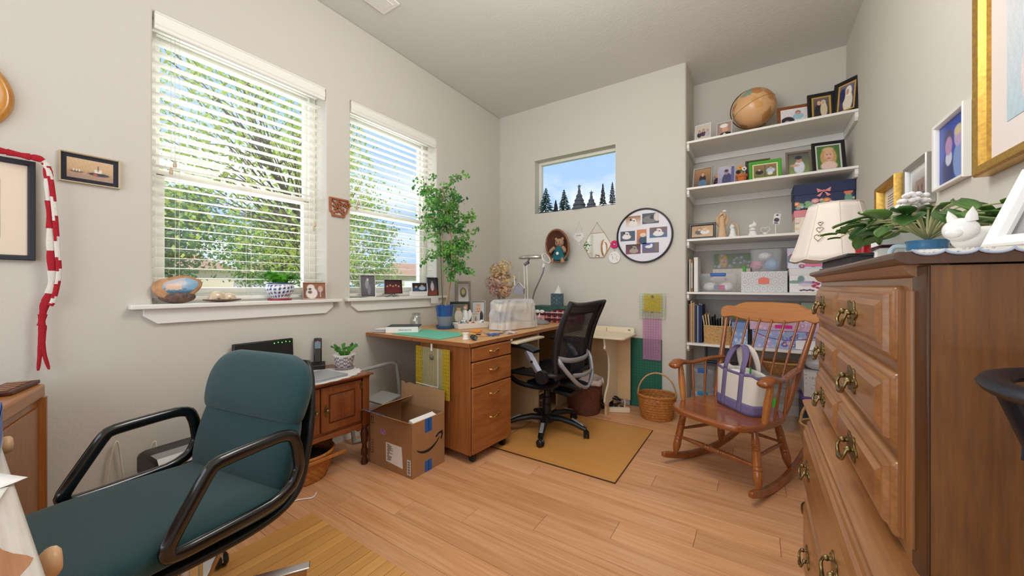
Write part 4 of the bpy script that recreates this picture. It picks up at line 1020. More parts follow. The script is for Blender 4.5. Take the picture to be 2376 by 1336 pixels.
# terracotta pot with paper flowers
pt = thing('flower_pot', 'small terracotta pot of craft flowers on the second shelf', 'plant pot', (-.100, 3.65, z))
MB().lathe([(0, 0), (.028, 0), (.037, .055), (.042, .056), (.044, .076), (.040, .076), (.036, .06), (0, .058)], 24).build('pot', mat('terracotta', '#c46a36', .8), pt, smooth=40)
for k, (x, y, h, c, c2) in enumerate(((-.012, -.005, .135, '#e8a43c', '#b8741f'), (.018, -.012, .120, '#efe9df', '#6b6a66'), (-.025, .01, .105, '#5a2430', '#321019'), (.006, .012, .112, '#7f9a56', '#47602c'))):
    o = MB().tube([(x*.4, y*.4, .05), (x, y, h-.004)], .0018, 5).build('stem', mat('stem_green', '#55733a', .8), pt)
    p = MB()
    for q in range(8):
        a = 2*PI*q/8; p.sphere((x+.011*math.cos(a), y-.004, h+.011*math.sin(a)), .0075, 6, 4, (1, .5, 1))
    p.build('flower', mat('craft_'+c[1:], c, .8), o, smooth=60)
    MB().sphere((x, y-.007, h), .007, 8, 5, (1, .6, 1)).build('flower_centre', mat('craft_'+c2[1:], c2, .8), o)
photo_frame('dark bronze frame mostly hidden behind the bright green frame', (.012, 3.745, z), R(4), .175, .215, .014, mat('bronze_frame', '#5a4c42', .4, metal=.4), '#5c4e62', [], 8)
photo_frame('bright green double frame with two boys on second shelf', (.062, 3.655, z), R(4), .222, .178, .024, mat('green_frame', '#4fa32e', .4), ['#6f7a45', '#9c7a58'], person(.25, .62, .6, hair='#3b2a1c', top='#2c2a2c') + person(.75, .72, .62, hair='#3b2a1c', top='#b9cbe4') + [('r', .5, .5, .015, .5, '#3f3c36'), ('e', .72, .28, .12, .14, '#e9dfd6')], 12, mount=.010, mountc='#e8dfb0')
photo_frame('taupe frame with child in a baseball cap on second shelf', (.283, 3.66, z), R(7), .165, .215, .017, mat('taupe_frame', '#86796a', .4, metal=.3), ['#8fa45f', '#5b545c'], [('e', .52, .35, .26, .3, '#dfe0ec'), ('e', .52, .68, .13, .13, '#cf9c80'), ('e', .5, .8, .17, .09, '#2f3442'), ('e', .3, .45, .22, .06, '#d6a68a')], 12)
photo_frame('thick black frame with curly blond girl at right end of second shelf', (.462, 3.65, z), R(8), .200, .252, .022, 'black_frame', '#4e7a3c', [('e', .5, .5, .36, .42, '#c8a06c'), ('e', .5, .12, .36, .2, '#ecc9bd'), ('e', .52, .58, .2, .25, '#e2b196'), ('e', .5, .84, .24, .09, '#d9b98c'), ('e', .44, .62, .03, .025, '#4a5a66'), ('e', .6, .62, .03, .025, '#4a5a66'), ('e', .52, .45, .08, .025, '#c0605e')], 12, mount=.010, mountc='#d9d4ce')
# --- third shelf
z = SHZ[2] + .0005
photo_frame('black frame with embracing couple at left end of third shelf', (-.392, 3.61, z), R(-2), .208, .140, .020, 'black_frame', ['#caa57a', '#b48a4a'], person(.36, .66, .7, hair='#4b3526', top='#3d3a36') + person(.62, .68, .7, hair='#c29a62', top='#dcd6d2', long=True), 8)
mat('angel_clay', '#d9b48c', .7); mat('bisque', '#efece8', .55)
ag = thing('angel_figurine', 'tan carved angel figurine holding a child on the third shelf', 'figurine', (-.243, 3.63, z))
MB().lathe([(0, 0), (.034, 0), (.036, .01), (.028, .06), (.020, .13), (.022, .16), (.016, .185), (.007, .195), (0, .196)], 20, sy=.8).build('robe', MATS['angel_clay'], ag, smooth=60)
MB().sphere((-.004, 0, .208), .017, 14, 10).build('head', MATS['angel_clay'], ag, smooth=60)
for s in (-1, 1):
    MB().grid(lambda u, v, s=s: Vector((s*(.010 + .042*u*math.sin(PI*min(1, .25+v*.75))), .012 + .012*u, .17 - .12*v*(.4+.6*u) + .03*u)), 5, 8).build('wing', MATS['angel_clay'], ag, smooth=60, solid=.005)
    MB().tube(cubic([(s*.020, -.004, .165), (s*.022, -.016, .185), (.014, -.018, .215)], 4), .006, 8).build('arm', MATS['angel_clay'], ag, smooth=60)
MB().sphere((.020, -.010, .228), .012, 10, 8, (1.5, .9, .8)).build('infant', MATS['bisque'], ag, smooth=60)
f1 = thing('figurine', 'white bisque figurine kneeling under an arch on the third shelf', 'figurine', (-.158, 3.62, z))
MB().lathe([(0, 0), (.030, 0), (.030, .012), (.022, .03), (.018, .06), (.010, .078), (0, .08)], 18, (-.006, 0, 0), sy=.8).build('gown', MATS['bisque'], f1, smooth=60)
MB().sphere((-.006, -.004, .092), .015, 12, 8).build('head', MATS['bisque'], f1, smooth=60)
MB().sphere((-.010, .004, .086), .020, 12, 8, (.9, .9, 1.3)).build('veil', MATS['white_ceramic'], f1, smooth=60)
MB().tube(cubic([(.034, .004, 0), (.035, .004, .06), (.022, .004, .105), (0, .004, .119), (-.016, .004, .108)], 5), .006, 8).build('arch', MATS['angel_clay'], f1, smooth=60)
f2 = thing('figurine', 'white bisque figurine of a hugging pair beside the wire heart', 'figurine', (-.022, 3.62, z))
MB().lathe([(0, 0), (.034, 0), (.035, .01), (.026, .03), (.022, .055), (.012, .07), (0, .072)], 18, sy=.8).build('bodies', MATS['bisque'], f2, smooth=60)
for x, zz, r in ((-.012, .083, .017), (.012, .092, .020)): MB().sphere((x, 0, zz), r, 12, 8).build('head', MATS['bisque'], f2, smooth=60)
MB().sphere((.010, 0, .114), .008, 10, 6).build('hair_bun', MATS['bisque'], f2, smooth=60)
for s in (-1, 1): MB().tube(cubic([(s*.022, -.008, .055), (s*.010, -.024, .05), (-s*.008, -.024, .056)], 4), .006, 8).build('arm', MATS['bisque'], f2, smooth=60)
hh = thing('heart_ornament', 'small white wire heart standing on the third shelf', 'ornament', (.062, 3.62, z))
hp = [(.0020*16*math.sin(t)**3*.95, 0, .042 + .0020*(13*math.cos(t)-5*math.cos(2*t)-2*math.cos(3*t)-math.cos(4*t))) for t in [2*PI*k/40 for k in range(40)]]
MB().tube(hp, .0022, 6, closed=True).build('heart_wire', MATS['white_ceramic'], hh, smooth=60)
MB().cbox((0, 0, .004), (.03, .018, .007)).build('foot', MATS['white_ceramic'], hh, bev=.002)
MB().sphere((0, 0, .018), .007, 8, 6, (2.2, .6, 1)).build('bird_pair', MATS['white_ceramic'], hh, smooth=60)
cl = thing('photo_clip', 'white photo clip holding a tilted black and white print on third shelf', 'photo holder', (.130, 3.62, z))
MB().lathe([(0, 0), (.016, 0), (.014, .006), (0, .007)], 14).build('foot', MATS['white_ceramic'], cl, smooth=50)
MB().tube([(0, 0, .005), (0, 0, .09)], .0028, 8).build('stem', MATS['white_ceramic'], cl)
picture('photo', .044, .082, '#d8d6d6', [('e', .5, .72, .24, .16, '#e7e3e0'), ('e', .5, .86, .2, .08, '#1d1d22'), ('e', .5, .4, .4, .2, '#22222a'), ('r', .5, .1, .3, .06, '#3a3a42')], cl, T(.002, -.004, .085) @ RY(R(8)))
mat('navy_card', '#1e2a50', .6); mat('pink_card', '#e58f96', .6); mat('cream_card', '#e9ddc8', .7)
pk = thing('storage_box', 'cream and pink floral keepsake box under the navy cactus box', 'storage box', (.424, 3.735, z), 0, 'patterned boxes in the alcove')
MB().box(-.172, -.115, 0, .172, .115, .175).build('body', MATS['cream_card'], pk, bev=.002)
MB().box(-.176, -.119, .125, .176, .119, .178).build('lid', MATS['pink_card'], pk, bev=.002)
picture('front_print', .338, .118, '#f0e6d6', flowers(3, 16, ['#eba8a8', '#e6b45c', '#f3ccc0', '#d98a94'], .1, .95, (.06, .14), .5), pk, T(0, -.1165, .004), 46, print_mat(.5, 'printed_card'))
nv = thing('storage_box', 'navy box with cactus flowers and a pink bow on the third shelf', 'storage box', (.424, 3.735, z+.179), 0, 'patterned boxes in the alcove')
MB().box(-.176, -.12, 0, .176, .12, .190).build('body', MATS['navy_card'], nv, bev=.002)
MB().box(-.180, -.124, .112, .180, .124, .194).build('lid', MATS['navy_card'], nv, bev=.002)
cac = [('e', .9, .45, .06, .5, '#6f9c86'), ('e', .9, .95, .07, .18, '#e07a52')] + flowers(7, 22, ['#e07f8c', '#e8a0a8', '#8fb0a0', '#a9bcb4', '#e28a4c', '#b890c4'], .05, .6, (.06, .16), .42, '#7fae7a')
picture('front_print', .348, .108, '#1e2a50', cac, nv, T(0, -.1215, .002), 60, print_mat(.5, 'printed_card'))
bw_ = MB()
for s in (-1, 1): bw_.add([(0, -.128, .128), (s*.042, -.129, .152), (s*.036, -.134, .118)], [(0, 1, 2)]); bw_.add([(0, -.128, .128), (s*.022, -.130, .085), (s*.042, -.130, .094)], [(0, 1, 2)])
bw_.sphere((0, -.130, .128), .008, 8, 6); bw_.build('bow', MATS['pink_card'], nv, solid=.002)
# --- fourth shelf
z = SHZ[3] + .0005
mat('white_board', '#e9e6e0', .6); mat('kraft', '#b08a5e', .8)
for x, w_, h_, m_, lb in ((-.485, .010, .285, 'cream_card', 'thin cream file leftmost on the fourth shelf'), (-.469, .012, .282, 'kraft', 'thin tan file second from the left on the fourth shelf'), (-.438, .032, .300, 'white_board', 'thick white ring binder standing on the fourth shelf')):
    t = thing('binder', lb, 'binder', (x, 3.70, z), 0, 'files at the left of the fourth shelf')
    MB().box(-w_/2, -.12, 0, w_/2, .12, h_).build('cover', MATS[m_], t, bev=.003)
    MB().box(-w_/2+.002, -.1215, .03, w_/2-.002, -.12, h_-.03).build('spine_panel', MATS['paper_white'], t)
photo_frame('flower print board of orange and lavender blooms leaning at back', (-.18, 3.93, 1.275), 0, .29, .13, .002, 'white_frame', '#6c7f4c', [('e', .22, .5, .14, .5, '#e2a32c'), ('e', .05, .4, .1, .5, '#5a7a34')] + flowers(5, 20, ['#8a84b8', '#a79cc8', '#8c6f98', '#7b8f58'], .1, .9, (.05, .12), .45), 2, group='boards leaning in the alcove', hang=True, cat='art board', name='art_board')
photo_frame('plain beige board standing below the flower print on the fourth shelf', (-.19, 3.915, z), 0, .30, .212, .004, 'cream_card', '#ddd2c4', [], 2, group='boards leaning in the alcove', hang=True, cat='art board', name='art_board')
sheer('clear_plastic', '#e4e8ec', .16, .25); sheer('frosty_plastic', '#dde3ea', .26, .35); mat('blue_clip', '#2a62b4', .4); mat('lime_clip', '#86c23a', .4); mat('teal_clip', '#1a86b8', .4)
def tub(label, x0, x1, y0, y1, z0, z1, handle='blue_clip', m='clear_plastic', flare=.012, group='clear plastic tubs in the alcove', lidm=None):
    t = thing('plastic_tub', label, 'storage tub', ((x0+x1)/2, (y0+y1)/2, z0), 0, group); w, d, h = x1-x0, y1-y0, z1-z0
    b = MB(); n = 32; prof = []
    def ring(zz, off):
        o = []
        for k in range(n):
            a = 2*PI*k/n; c, s = math.cos(a), math.sin(a); e = .28
            o.append(((w/2-off)*math.copysign(abs(c)**e, c), (d/2-off)*math.copysign(abs(s)**e, s), zz))
        return o
    rs = [ring(0, flare+.008), ring(h*.08, flare), ring(h*.86, .003)]
    vs = sum(rs, []); fs = [(i*n+k, i*n+(k+1) % n, (i+1)*n+(k+1) % n, (i+1)*n+k) for i in range(2) for k in range(n)] + [tuple(range(n-1, -1, -1))]
    b.add(vs, fs).build('tub', MATS[m], t, smooth=50)
    rs = [ring(h*.86, -.002), ring(h*.90, -.002), ring(h*.90, .006), ring(h*.99, .012), ring(h, .03)]
    vs = sum(rs, []); fs = [(i*n+k, i*n+(k+1) % n, (i+1)*n+(k+1) % n, (i+1)*n+k) for i in range(4) for k in range(n)] + [tuple(4*n+k for k in range(n))]
    MB().add(vs, fs).build('lid', MATS[lidm or 'frosty_plastic'], t, smooth=50)
    if handle: MB().box(-w*.2, -d/2-.006, h*.84, w*.2, -d/2+.016, h*1.02).build('latch', MATS[handle], t, bev=.006)
    return t
tw = tub('clear tub of white wool with blue handle on the fourth shelf', -.416, -.125, 3.60, 3.80, z, z+.158)
mat('white_wool', '#f2efea', .95, bump=.8, bscale=160); mat('pink_wool', '#e0a3b6', .95, bump=.8, bscale=160); mat('blue_wool', '#a8bfe0', .95, bump=.8, bscale=160)
def yarn(parent_label, c, r, m, sc=(1, 1, 1), grp='skeins of yarn in tubs', lab=None):
    o = thing('yarn_skein', parent_label, 'yarn', (c[0], c[1], c[2]-r*sc[2]), 0, grp)
    MB().sphere((0, 0, r*sc[2]), r*.96, 16, 12, sc).build('core', MATS[m], o, smooth=60)
    w_ = MB(); rg = random.Random(hash(parent_label) % 999)
    for k in range(7):
        ax = Vector([rg.gauss(0, 1) for _ in range(3)]).normalized(); q = ax.to_track_quat('Z', 'Y').to_matrix().to_4x4(); off = rg.uniform(-.4, .4)*r; rr = math.sqrt(max(1e-6, r*r-off*off))
        pts = []
        for j in range(20):
            v = q @ Vector((rr*math.cos(2*PI*j/20), rr*math.sin(2*PI*j/20), off)); pts.append((v.x*sc[0], v.y*sc[1], v.z*sc[2]+r*sc[2]))
        w_.tube(pts, r*.05, 5, closed=True)
    w_.build('strands', MATS[m], o, smooth=60)
    return o
yarn('white skein at the left in the blue-handled tub', (-.335, 3.70, z+.046), .038, 'white_wool', (1.5, 1, 1)); yarn('white skein at the right in the blue-handled tub', (-.215, 3.70, z+.046), .038, 'white_wool', (1.4, 1, 1)); yarn('white skein lying on top in the blue-handled tub', (-.275, 3.70, z+.108), .026, 'white_wool', (2.4, 1.2, .8))
t = tag(MB().box(-.305, 3.662, z+.012, -.275, 3.664, z+.058).build('yarn_band', mat('grey_band', '#7f8aa0', .6)), 'grey paper band on the white skein', 'label')
t2 = tag(MB().box(-.268, 3.662, z+.012, -.225, 3.664, z+.058).build('yarn_band', mat('rose_band', '#c45f86', .6)), 'rose paper band on the white skein', 'label')
t.location = (0, 0, 0)
mat('damask_grey', '#c9c8c6', .6)
dm = []
for i in range(7):
    for j in range(3):
        x, y = (i+.5*(j % 2))/6, (j+.5)/3; dm += [('e', x, y, .07, .16, '#dedddb'), ('e', x, y, .045, .10, '#c2c1bf'), ('e', x, y, .02, .05, '#e2e1df')]
gb = box_thing('grey damask box with coral paper badge on the fourth shelf', -.105, .207, 3.59, 3.86, z, z+.168, 'damask_grey', 0, ('#cbcac8', dm), group='patterned boxes in the alcove', res=60)
MB().prism([(-.036, -.028), (.036, -.028), (.036, .004), (.042, .004), (.03, .016), (0, .028), (-.03, .016), (-.042, .004), (-.036, .004)], 0, .0015, T(0, -.1365, .095) @ RX(R(90))).build('badge', mat('coral_paper', '#ee8172', .7), gb)
tub('frosted square tub of pastel yarn balls on the grey damask box', -.045, .180, 3.615, 3.82, z+.169, z+.350, None, 'frosty_plastic', .014)
yarn('white yarn ball at top of the frosted tub', (.06, 3.70, z+.169+.125), .040, 'white_wool', (1.1, 1, .8)); yarn('pink yarn ball in the frosted tub', (.005, 3.675, z+.169+.052), .042, 'pink_wool'); yarn('blue yarn ball in the frosted tub', (.105, 3.675, z+.169+.054), .046, 'blue_wool'); 
cg = tag(MB().tube([(-.082, 3.70, z+.169), (-.082, 3.70, z+.215)], .012, 10).build('glue_bottle', mat('bright_green', '#4ea82f', .4)), 'small bright green bottle beside the frosted yarn tub', 'bottle')
brd = [('e', .12, .62, .16, .10, '#8ba79b'), ('e', .2, .8, .06, .2, '#7d9c92'), ('e', .3, .55, .14, .13, '#a9a7cc'), ('e', .28, .45, .12, .1, '#dccfda')] + [('e', .45+.05*math.cos(k*1.1), .25+.045*k, .03, .06, '#b8305a') for k in range(9)] + [('e', .2+.05*k, .12+.03*(k % 2), .03, .05, '#6a2c4c') for k in range(5)] + [('e', .75+.06*math.cos(k), .5+.08*math.sin(2*k), .04, .08, '#c24a6c') for k in range(5)]
bb_ = box_thing('white hummingbird box with pink note on the fourth shelf', .215, .575, 3.60, 3.86, z, z+.186, mat('white_card', '#e6e3e2', .6), .055, ('#ecebe9', brd), group='patterned boxes in the alcove', res=60)
mat('pink_note', '#f07fae', .7); mat('ink_dark', '#4a2a3e', .7)
MB().prism([(-.035, -.045), (.06, -.045), (.06, .04), (-.02, .04)], 0, .001, T(.06, -.132, .072) @ RX(R(90))).build('note', MATS['pink_note'], bb_)
text('note_writing', 'Odd', .022, 'ink_dark', T(.055, -.1335, .08) @ RX(R(90)), bb_)
yb_ = box_thing('floral yarn and needle box with pink note on the fourth shelf', .205, .565, 3.62, 3.86, z+.187, z+.345, mat('lilac_card', '#cfc3d6', .6), .045, ('#dfe0ea', flowers(12, 26, ['#d95a92', '#e27aa6', '#5f86a8', '#7fa2b8', '#b24a86'], .05, .9, (.08, .2), .45, '#5f8f92')), group='patterned boxes in the alcove', res=60)
MB().box(-.07, -.1225, .012, .085, -.121, .105).build('note', MATS['pink_note'], yb_)
text('note_writing', 'YARN', .034, 'ink_dark', T(-.005, -.1232, .078) @ RX(R(90)), yb_); text('note_writing', 'Knit needles', .022, 'ink_dark', T(.005, -.1232, .038) @ RX(R(90)), yb_)
# --- fifth shelf
z = SHZ[4] + .0005
bk = (('#8a5a3c', .014, .330), ('#d8c4a0', .010, .36), ('#b58a5a', .012, .34), ('#c9a57a', .010, .345), ('#3c4866', .012, .33), ('#28324c', .010, .325), ('#b8bccb', .009, .32), ('#24365e', .016, .335), ('#1f2c52', .014, .33))
x = -.496; names = ('brown', 'tall cream', 'tan', 'light tan', 'slate blue', 'dark navy', 'pale grey', 'thick blue', 'deep blue')
for i, (c, w_, h_) in enumerate(bk):
    t = thing('folder', '%s upright folder in the row beside the wicker file basket' % names[i], 'folder', (x+w_/2, 3.70, z), 0, 'folders at the left of the fifth shelf')
    M = RX(0)
    MB().box(-w_/2+.0005, -.11, 0, w_/2-.0005, .11, h_).build('cover', mat('folder_'+c[1:], c, .7), t, bev=.0015, seg=1)
    MB().box(-w_/2+.002, -.109, h_-.001, w_/2-.002, .109, h_+.001).build('pages', MATS['paper_white'], t)
    x += w_
# woven basket builder (real weave: uprights and alternating strands)
mat('wicker_pale', '#c49a62', .75, noise=.25, nscale=60); mat('wicker_tan', '#b07c46', .75, noise=.25, nscale=60); mat('wicker_red', '#6b3a28', .7, noise=.25, nscale=60); mat('wicker_gold', '#b5712f', .7, noise=.25, nscale=60); mat('wicker_rim', '#caa26c', .7, noise=.2, nscale=50)
def weave(fn, rows, n, r, m, parent, name='weave', amp=.0025, flat=(1.4, .7), h0=0., h1=1.):
    """fn(a, v, off) gives the wall point at angle a and height v; strands go in and out of the stakes"""
    b = MB()
    for i in range(rows):
        v = lerp(h0, h1, (i+.5)/rows); pts = []
        for k in range(2*n):
            a = 2*PI*k/(2*n); pts.append(fn(a, v, amp*math.cos(PI*k/1 + PI*i) ))
        b.tube(pts, r, 5, closed=True, flat=flat)
    o = b.build(name, MATS[m], parent, smooth=70); o['kind'] = 'stuff'; return o
def rect_fn(w, d, h, flare=0., e=.35):
    def f(a, v, off):
        c, s = math.cos(a), math.sin(a); k = 1 + flare*v
        return Vector(((w/2*k+off)*math.copysign(abs(c)**e, c), (d/2*k+off)*math.copysign(abs(s)**e, s), h*v))
    return f
wb = thing('file_basket', 'pale woven basket crammed with envelopes on the fifth shelf', 'basket', (-.275, 3.68, z), 0)
fn = rect_fn(.195, .22, .15, .05)
weave(fn, 11, 26, .0068, 'wicker_pale', wb); 
MB().tube([fn(2*PI*k/40, 1.0, 0) for k in range(40)], .008, 7, closed=True).build('rim', MATS['wicker_rim'], wb, smooth=60)
MB().prism([(fn(2*PI*k/40, 0, 0).x, fn(2*PI*k/40, 0, 0).y) for k in range(40)], .0005, .006).build('base', MATS['wicker_pale'], wb)
rg = random.Random(5)
ev = ('#e2cfa6', '#d8c08e', '#e8dcc0', '#3a3d46', '#23262e', '#2c3038', '#34373f', '#dfcfa8', '#e5d8ba', '#c9d0dc', '#d6cfc6')
en = ('buff', 'deep buff', 'cream', 'charcoal', 'black', 'dark slate', 'dark grey', 'pale buff', 'ivory', 'pale blue', 'stone grey')
for i, c in enumerate(ev):
    t = thing('envelope', '%s envelope standing in the pale woven file basket' % en[i], 'envelope', (-.275-.075+.015*i, 3.68, z+.007), 0, 'envelopes in the file basket')
    M = RY(R(-9+1.5*i)) @ RX(R(rg.uniform(-4, 4)))
    hh_ = rg.uniform(.19, .25)
    MB().box(-.003, -.085, 0, .003, .085, hh_, M).build('sheet', mat('env_'+c[1:], c, .8), t)
    MB().add([M @ Vector(q) for q in ((-.0036, -.085, hh_), (-.0036, .085, hh_), (-.0036, 0, hh_-.05))], [(0, 1, 2)]).build('flap', mat('env_'+c[1:], c, .8), t, solid=.0008)
box_thing('sky blue cloud-print box on the fifth shelf', -.170, -.055, 3.60, 3.84, z, z+.190, mat('sky_card', '#7f9cce', .7), .05, ('#86a2d4', flowers(31, 18, ['#9fb6de', '#b4c6e6', '#8fa9d8'], .05, .95, (.08, .18), .9, '#94aedb')), group='patterned boxes in the alcove', res=30)
photo_frame('small painted card of yellow and green behind the sky blue box', (-.11, 3.90, z+.0), 0, .14, .28, .004, 'white_frame', ['#6d7a34', '#b0a43c', '#5d6a2c'], flowers(8, 10, ['#c9bc4a', '#8c9a3c', '#a0863a'], 0, 1, (.06, .14)), 2, hang=True, cat='art board', name='art_board', group='boards leaning in the alcove')
pur = box_thing('purple floral box with swooping band on the fifth shelf', -.028, .420, 3.60, 3.86, z, z+.138, mat('lavender_card', '#a99acb', .6), 0, ('#a8b0dc', flowers(21, 46, ['#7f6fb4', '#c8a8d4', '#7fb0d8', '#d9c4e6', '#6a5aa6'], .02, .95, (.06, .16), .33, '#8fb4d6')), group='patterned boxes in the alcove', res=64)
MB().tube(cubic([(-.215, -.1305, .128), (-.12, -.1305, .085), (0, -.1305, .07), (.12, -.1305, .085), (.215, -.1305, .12)], 6), .003, 6).build('band', mat('violet_trim', '#7668b2', .6), pur)
MB().box(.06, -.1315, .006, .21, -.130, .075).build('paper_tag', MATS['paper_white'], pur)
brc = [('r', .5, .78, .5, .22, '#f3f0ea')] + [('r', x_/22, .78, .008+.004*(x_ % 3), .22, '#3c3a36') for x_ in range(1, 22, 2)] + [('e', x_/14, .62+.05*(x_ % 2), .02, .05, '#8c7a3a') for x_ in range(14)]
bir = box_thing('birch-trunk print box with pink watercolour base on the fifth shelf', -.045, .405, 3.605, 3.86, z+.139, z+.290, mat('rose_card', '#d9b3cf', .6), .012, ('#d8b6d2', brc + flowers(2, 10, ['#e6cbe0', '#c79cc6', '#dfb8d8'], .05, .4, (.08, .2), .33, '#d4b0d0')), group='patterned boxes in the alcove', res=64)
MB().box(-.055, -.1290, .020, .055, -.1275, .046).build('magenta_strip', mat('magenta', '#e02a96', .6), bir)
tag(MB().box(.30, 3.72, z+.291, .40, 3.86, z+.36).build('card_box', mat('mint_card', '#b4cfae', .7)), 'small mint green card on top of the birch print box', 'card')
# --- floor of the alcove
tub('lower clear tub with turquoise latch on the alcove floor behind the rocker', -.49, -.29, 3.62, 3.85, .001, .185, 'teal_clip')
tub('upper clear tub with blue latch stacked behind the rocking chair', -.485, -.295, 3.62, 3.85, .186, .385, 'blue_clip')
tub('tall clear tub with lime sticker under the woven tray', .02, .275, 3.50, 3.85, .001, .315, None, 'clear_plastic', .02)
tag(MB().box(.09, 3.495, .18, .135, 3.4985, .245).build('sticker', mat('neon_green', '#3fe04a', .6)), 'neon green sticker on the tall clear tub', 'sticker')
pkb = tub('pink-lidded low tub between the tall clear tub and woven tray', .035, .30, 3.54, 3.88, .316, .395, None, 'frosty_plastic', .012, lidm='pink_note' if False else None)
photo_frame('dark framed picture leaning at the back of the alcove floor', (-.22, 3.90, .40), 0, .36, .19, .02, 'black_frame', '#4a4b52', [], 3, hang=True, group='boards leaning in the alcove', cat='picture frame')
tag(MB().box(-.40, 3.865, .0005, -.04, 3.90, .399).build('card_stack', mat('grey_card', '#6c6a6a', .8)), 'grey cardboard sheets standing behind the tubs on the alcove floor', 'cardboard')
tr_ = thing('woven_tray', 'shallow oval woven tray on tubs in the alcove', 'basket', (.165, 3.69, .397))
def oval(w0, w1, d0, d1, h):
    def f(a, v, off): return Vector(((lerp(w0, w1, v**.7)+off)*math.cos(a), (lerp(d0, d1, v**.7)+off)*math.sin(a), .004 + h*v))
    return f
fn = oval(.06, .135, .05, .105, .10); weave(fn, 10, 22, .006, 'wicker_tan', tr_, flat=(1.2, .8))
MB().tube([fn(2*PI*k/36, 1, 0) for k in range(36)], .009, 7, closed=True).build('rim', MATS['wicker_rim'], tr_, smooth=60)
MB().lathe([(0, .001), (.062, .001), (.062, .006), (0, .006)], 24, sy=.85).build('base', MATS['wicker_tan'], tr_)
wbg = thing('plastic_bag', 'white plastic bag of stuffing on the floral box by the dresser', 'bag', (.40, 3.68, .466))
b = MB().sphere((0, 0, .07), .075, 20, 14, (1.3, 1.1, .95)); rg = random.Random(3); b.v = [(x*(1+rg.uniform(-.07, .07)), y*(1+rg.uniform(-.07, .07)), max(0, zz*(1+rg.uniform(-.06, .06)))) for x, y, zz in b.v]
b.build('bag', mat('bag_plastic', '#e9e8ea', .3, trans=.15), wbg, smooth=25)
box_thing('white sprigged box with purple tub beneath it by the dresser', .30, .555, 3.55, 3.85, .278, .465, MATS['white_card'], 0, ('#eceaec', flowers(17, 40, ['#7fa4c4', '#d9c46a', '#c79ab4', '#9dbb9a'], 0, 1, (.012, .03), .8)), group='patterned boxes in the alcove', res=50)
mat('purple_plastic', '#6f4aa0', .4)
pt_ = thing('plastic_tub', 'dark tub with purple lid at the right of the alcove floor', 'storage tub', (.43, 3.71, .001))
MB().box(-.135, -.16, 0, .135, .16, .245).build('tub', mat('smoke_plastic', '#3c3f4e', .4), pt_, bev=.01); MB().box(-.145, -.17, .245, .145, .17, .276).build('lid', MATS['purple_plastic'], pt_, bev=.006)
wk = thing('wicker_basket', 'tall wicker basket with hooped handle half hidden by the dresser', 'basket', (.36, 3.12, .001))
fn = oval(.085, .115, .085, .115, .20); weave(fn, 14, 20, .0065, 'wicker_pale', wk)
MB().lathe([(0, 0), (.088, 0), (.088, .006), (0, .006)], 24).build('base', MATS['wicker_pale'], wk)
MB().tube([fn(2*PI*k/32, 1, 0) for k in range(32)], .009, 7, closed=True).build('rim', MATS['wicker_rim'], wk, smooth=60)
MB().tube([(-.112*math.cos(a), -.0, .205 + .17*math.sin(a)) for a in [PI*k/20 for k in range(21)]], .008, 8).build('handle', MATS['wicker_rim'], wk, smooth=60)
# ------------------------------------------------------------------ things on the back wall
z_ = 0
# round collage of dog photographs
cf = thing('round_photo_collage', 'round black-rimmed collage of dog photographs on the back wall', 'picture frame', (-.857, YB-.001, 1.572))
MB().lathe([(.236, 0), (.250, 0), (.250, .024), (.246, .028), (.240, .028), (.236, .022)], 72, M=RX(R(90)), ring=True).build('rim', MATS['black_frame'], cf, smooth=40)
MB().lathe([(0, 0), (.238, 0), (.238, .012), (0, .012)], 72, M=RX(R(90))).build('mount', mat('collage_mount', '#e9e7ee', .5), cf)
def dog(cx, cy, c='#ece4da', n='#2b2624'):
    return [('e', cx, cy-.18, .30, .24, c), ('e', cx, cy+.08, .2, .24, c), ('e', cx-.16, cy+.2, .07, .12, n), ('e', cx+.06, cy+.08, .06, .06, n), ('e', cx-.06, cy+.14, .03, .04, n)]
ph = [(-.165, .105, .135, .095, ['#e9ddd2', '#a8683e'], dog(.5, .45)), (-.015, .117, .145, .095, '#4c525a', [('e', .45, .4, .42, .36, '#7d7a78'), ('e', .62, .6, .16, .2, '#2e2d31'), ('e', .9, .6, .2, .4, '#d9cfc4')]),
      (-.215, -.03, .135, .092, '#4a5a6c', dog(.42, .6, '#efe6e0')), (-.065, -.045, .088, .135, ['#b06a3e', '#d98a5a'], [('e', .7, .25, .5, .28, '#2f4a66'), ('e', .65, .62, .3, .14, '#e6cfb8')]),
      (.05, -.015, .15, .092, ['#3f6a9a', '#7d5a48'], dog(.5, .55, '#e9e4e2', '#5c5a66')), (-.165, -.155, .135, .09, ['#8a3f52', '#3c3436'], dog(.55, .5, '#a89c8e')), (-.015, -.15, .145, .092, ['#6f6864', '#4a56a8'], [('e', .4, .62, .22, .14, '#efedea'), ('e', .55, .75, .08, .14, '#efedea'), ('r', .85, .6, .12, .4, '#7a6a5c')])]
for i, (x, zc, w, h, bg_, sh) in enumerate(ph):
    picture('photo', w, h, bg_, sh, cf, T(x+w/2, -.0135, zc-h/2+.035), 26)
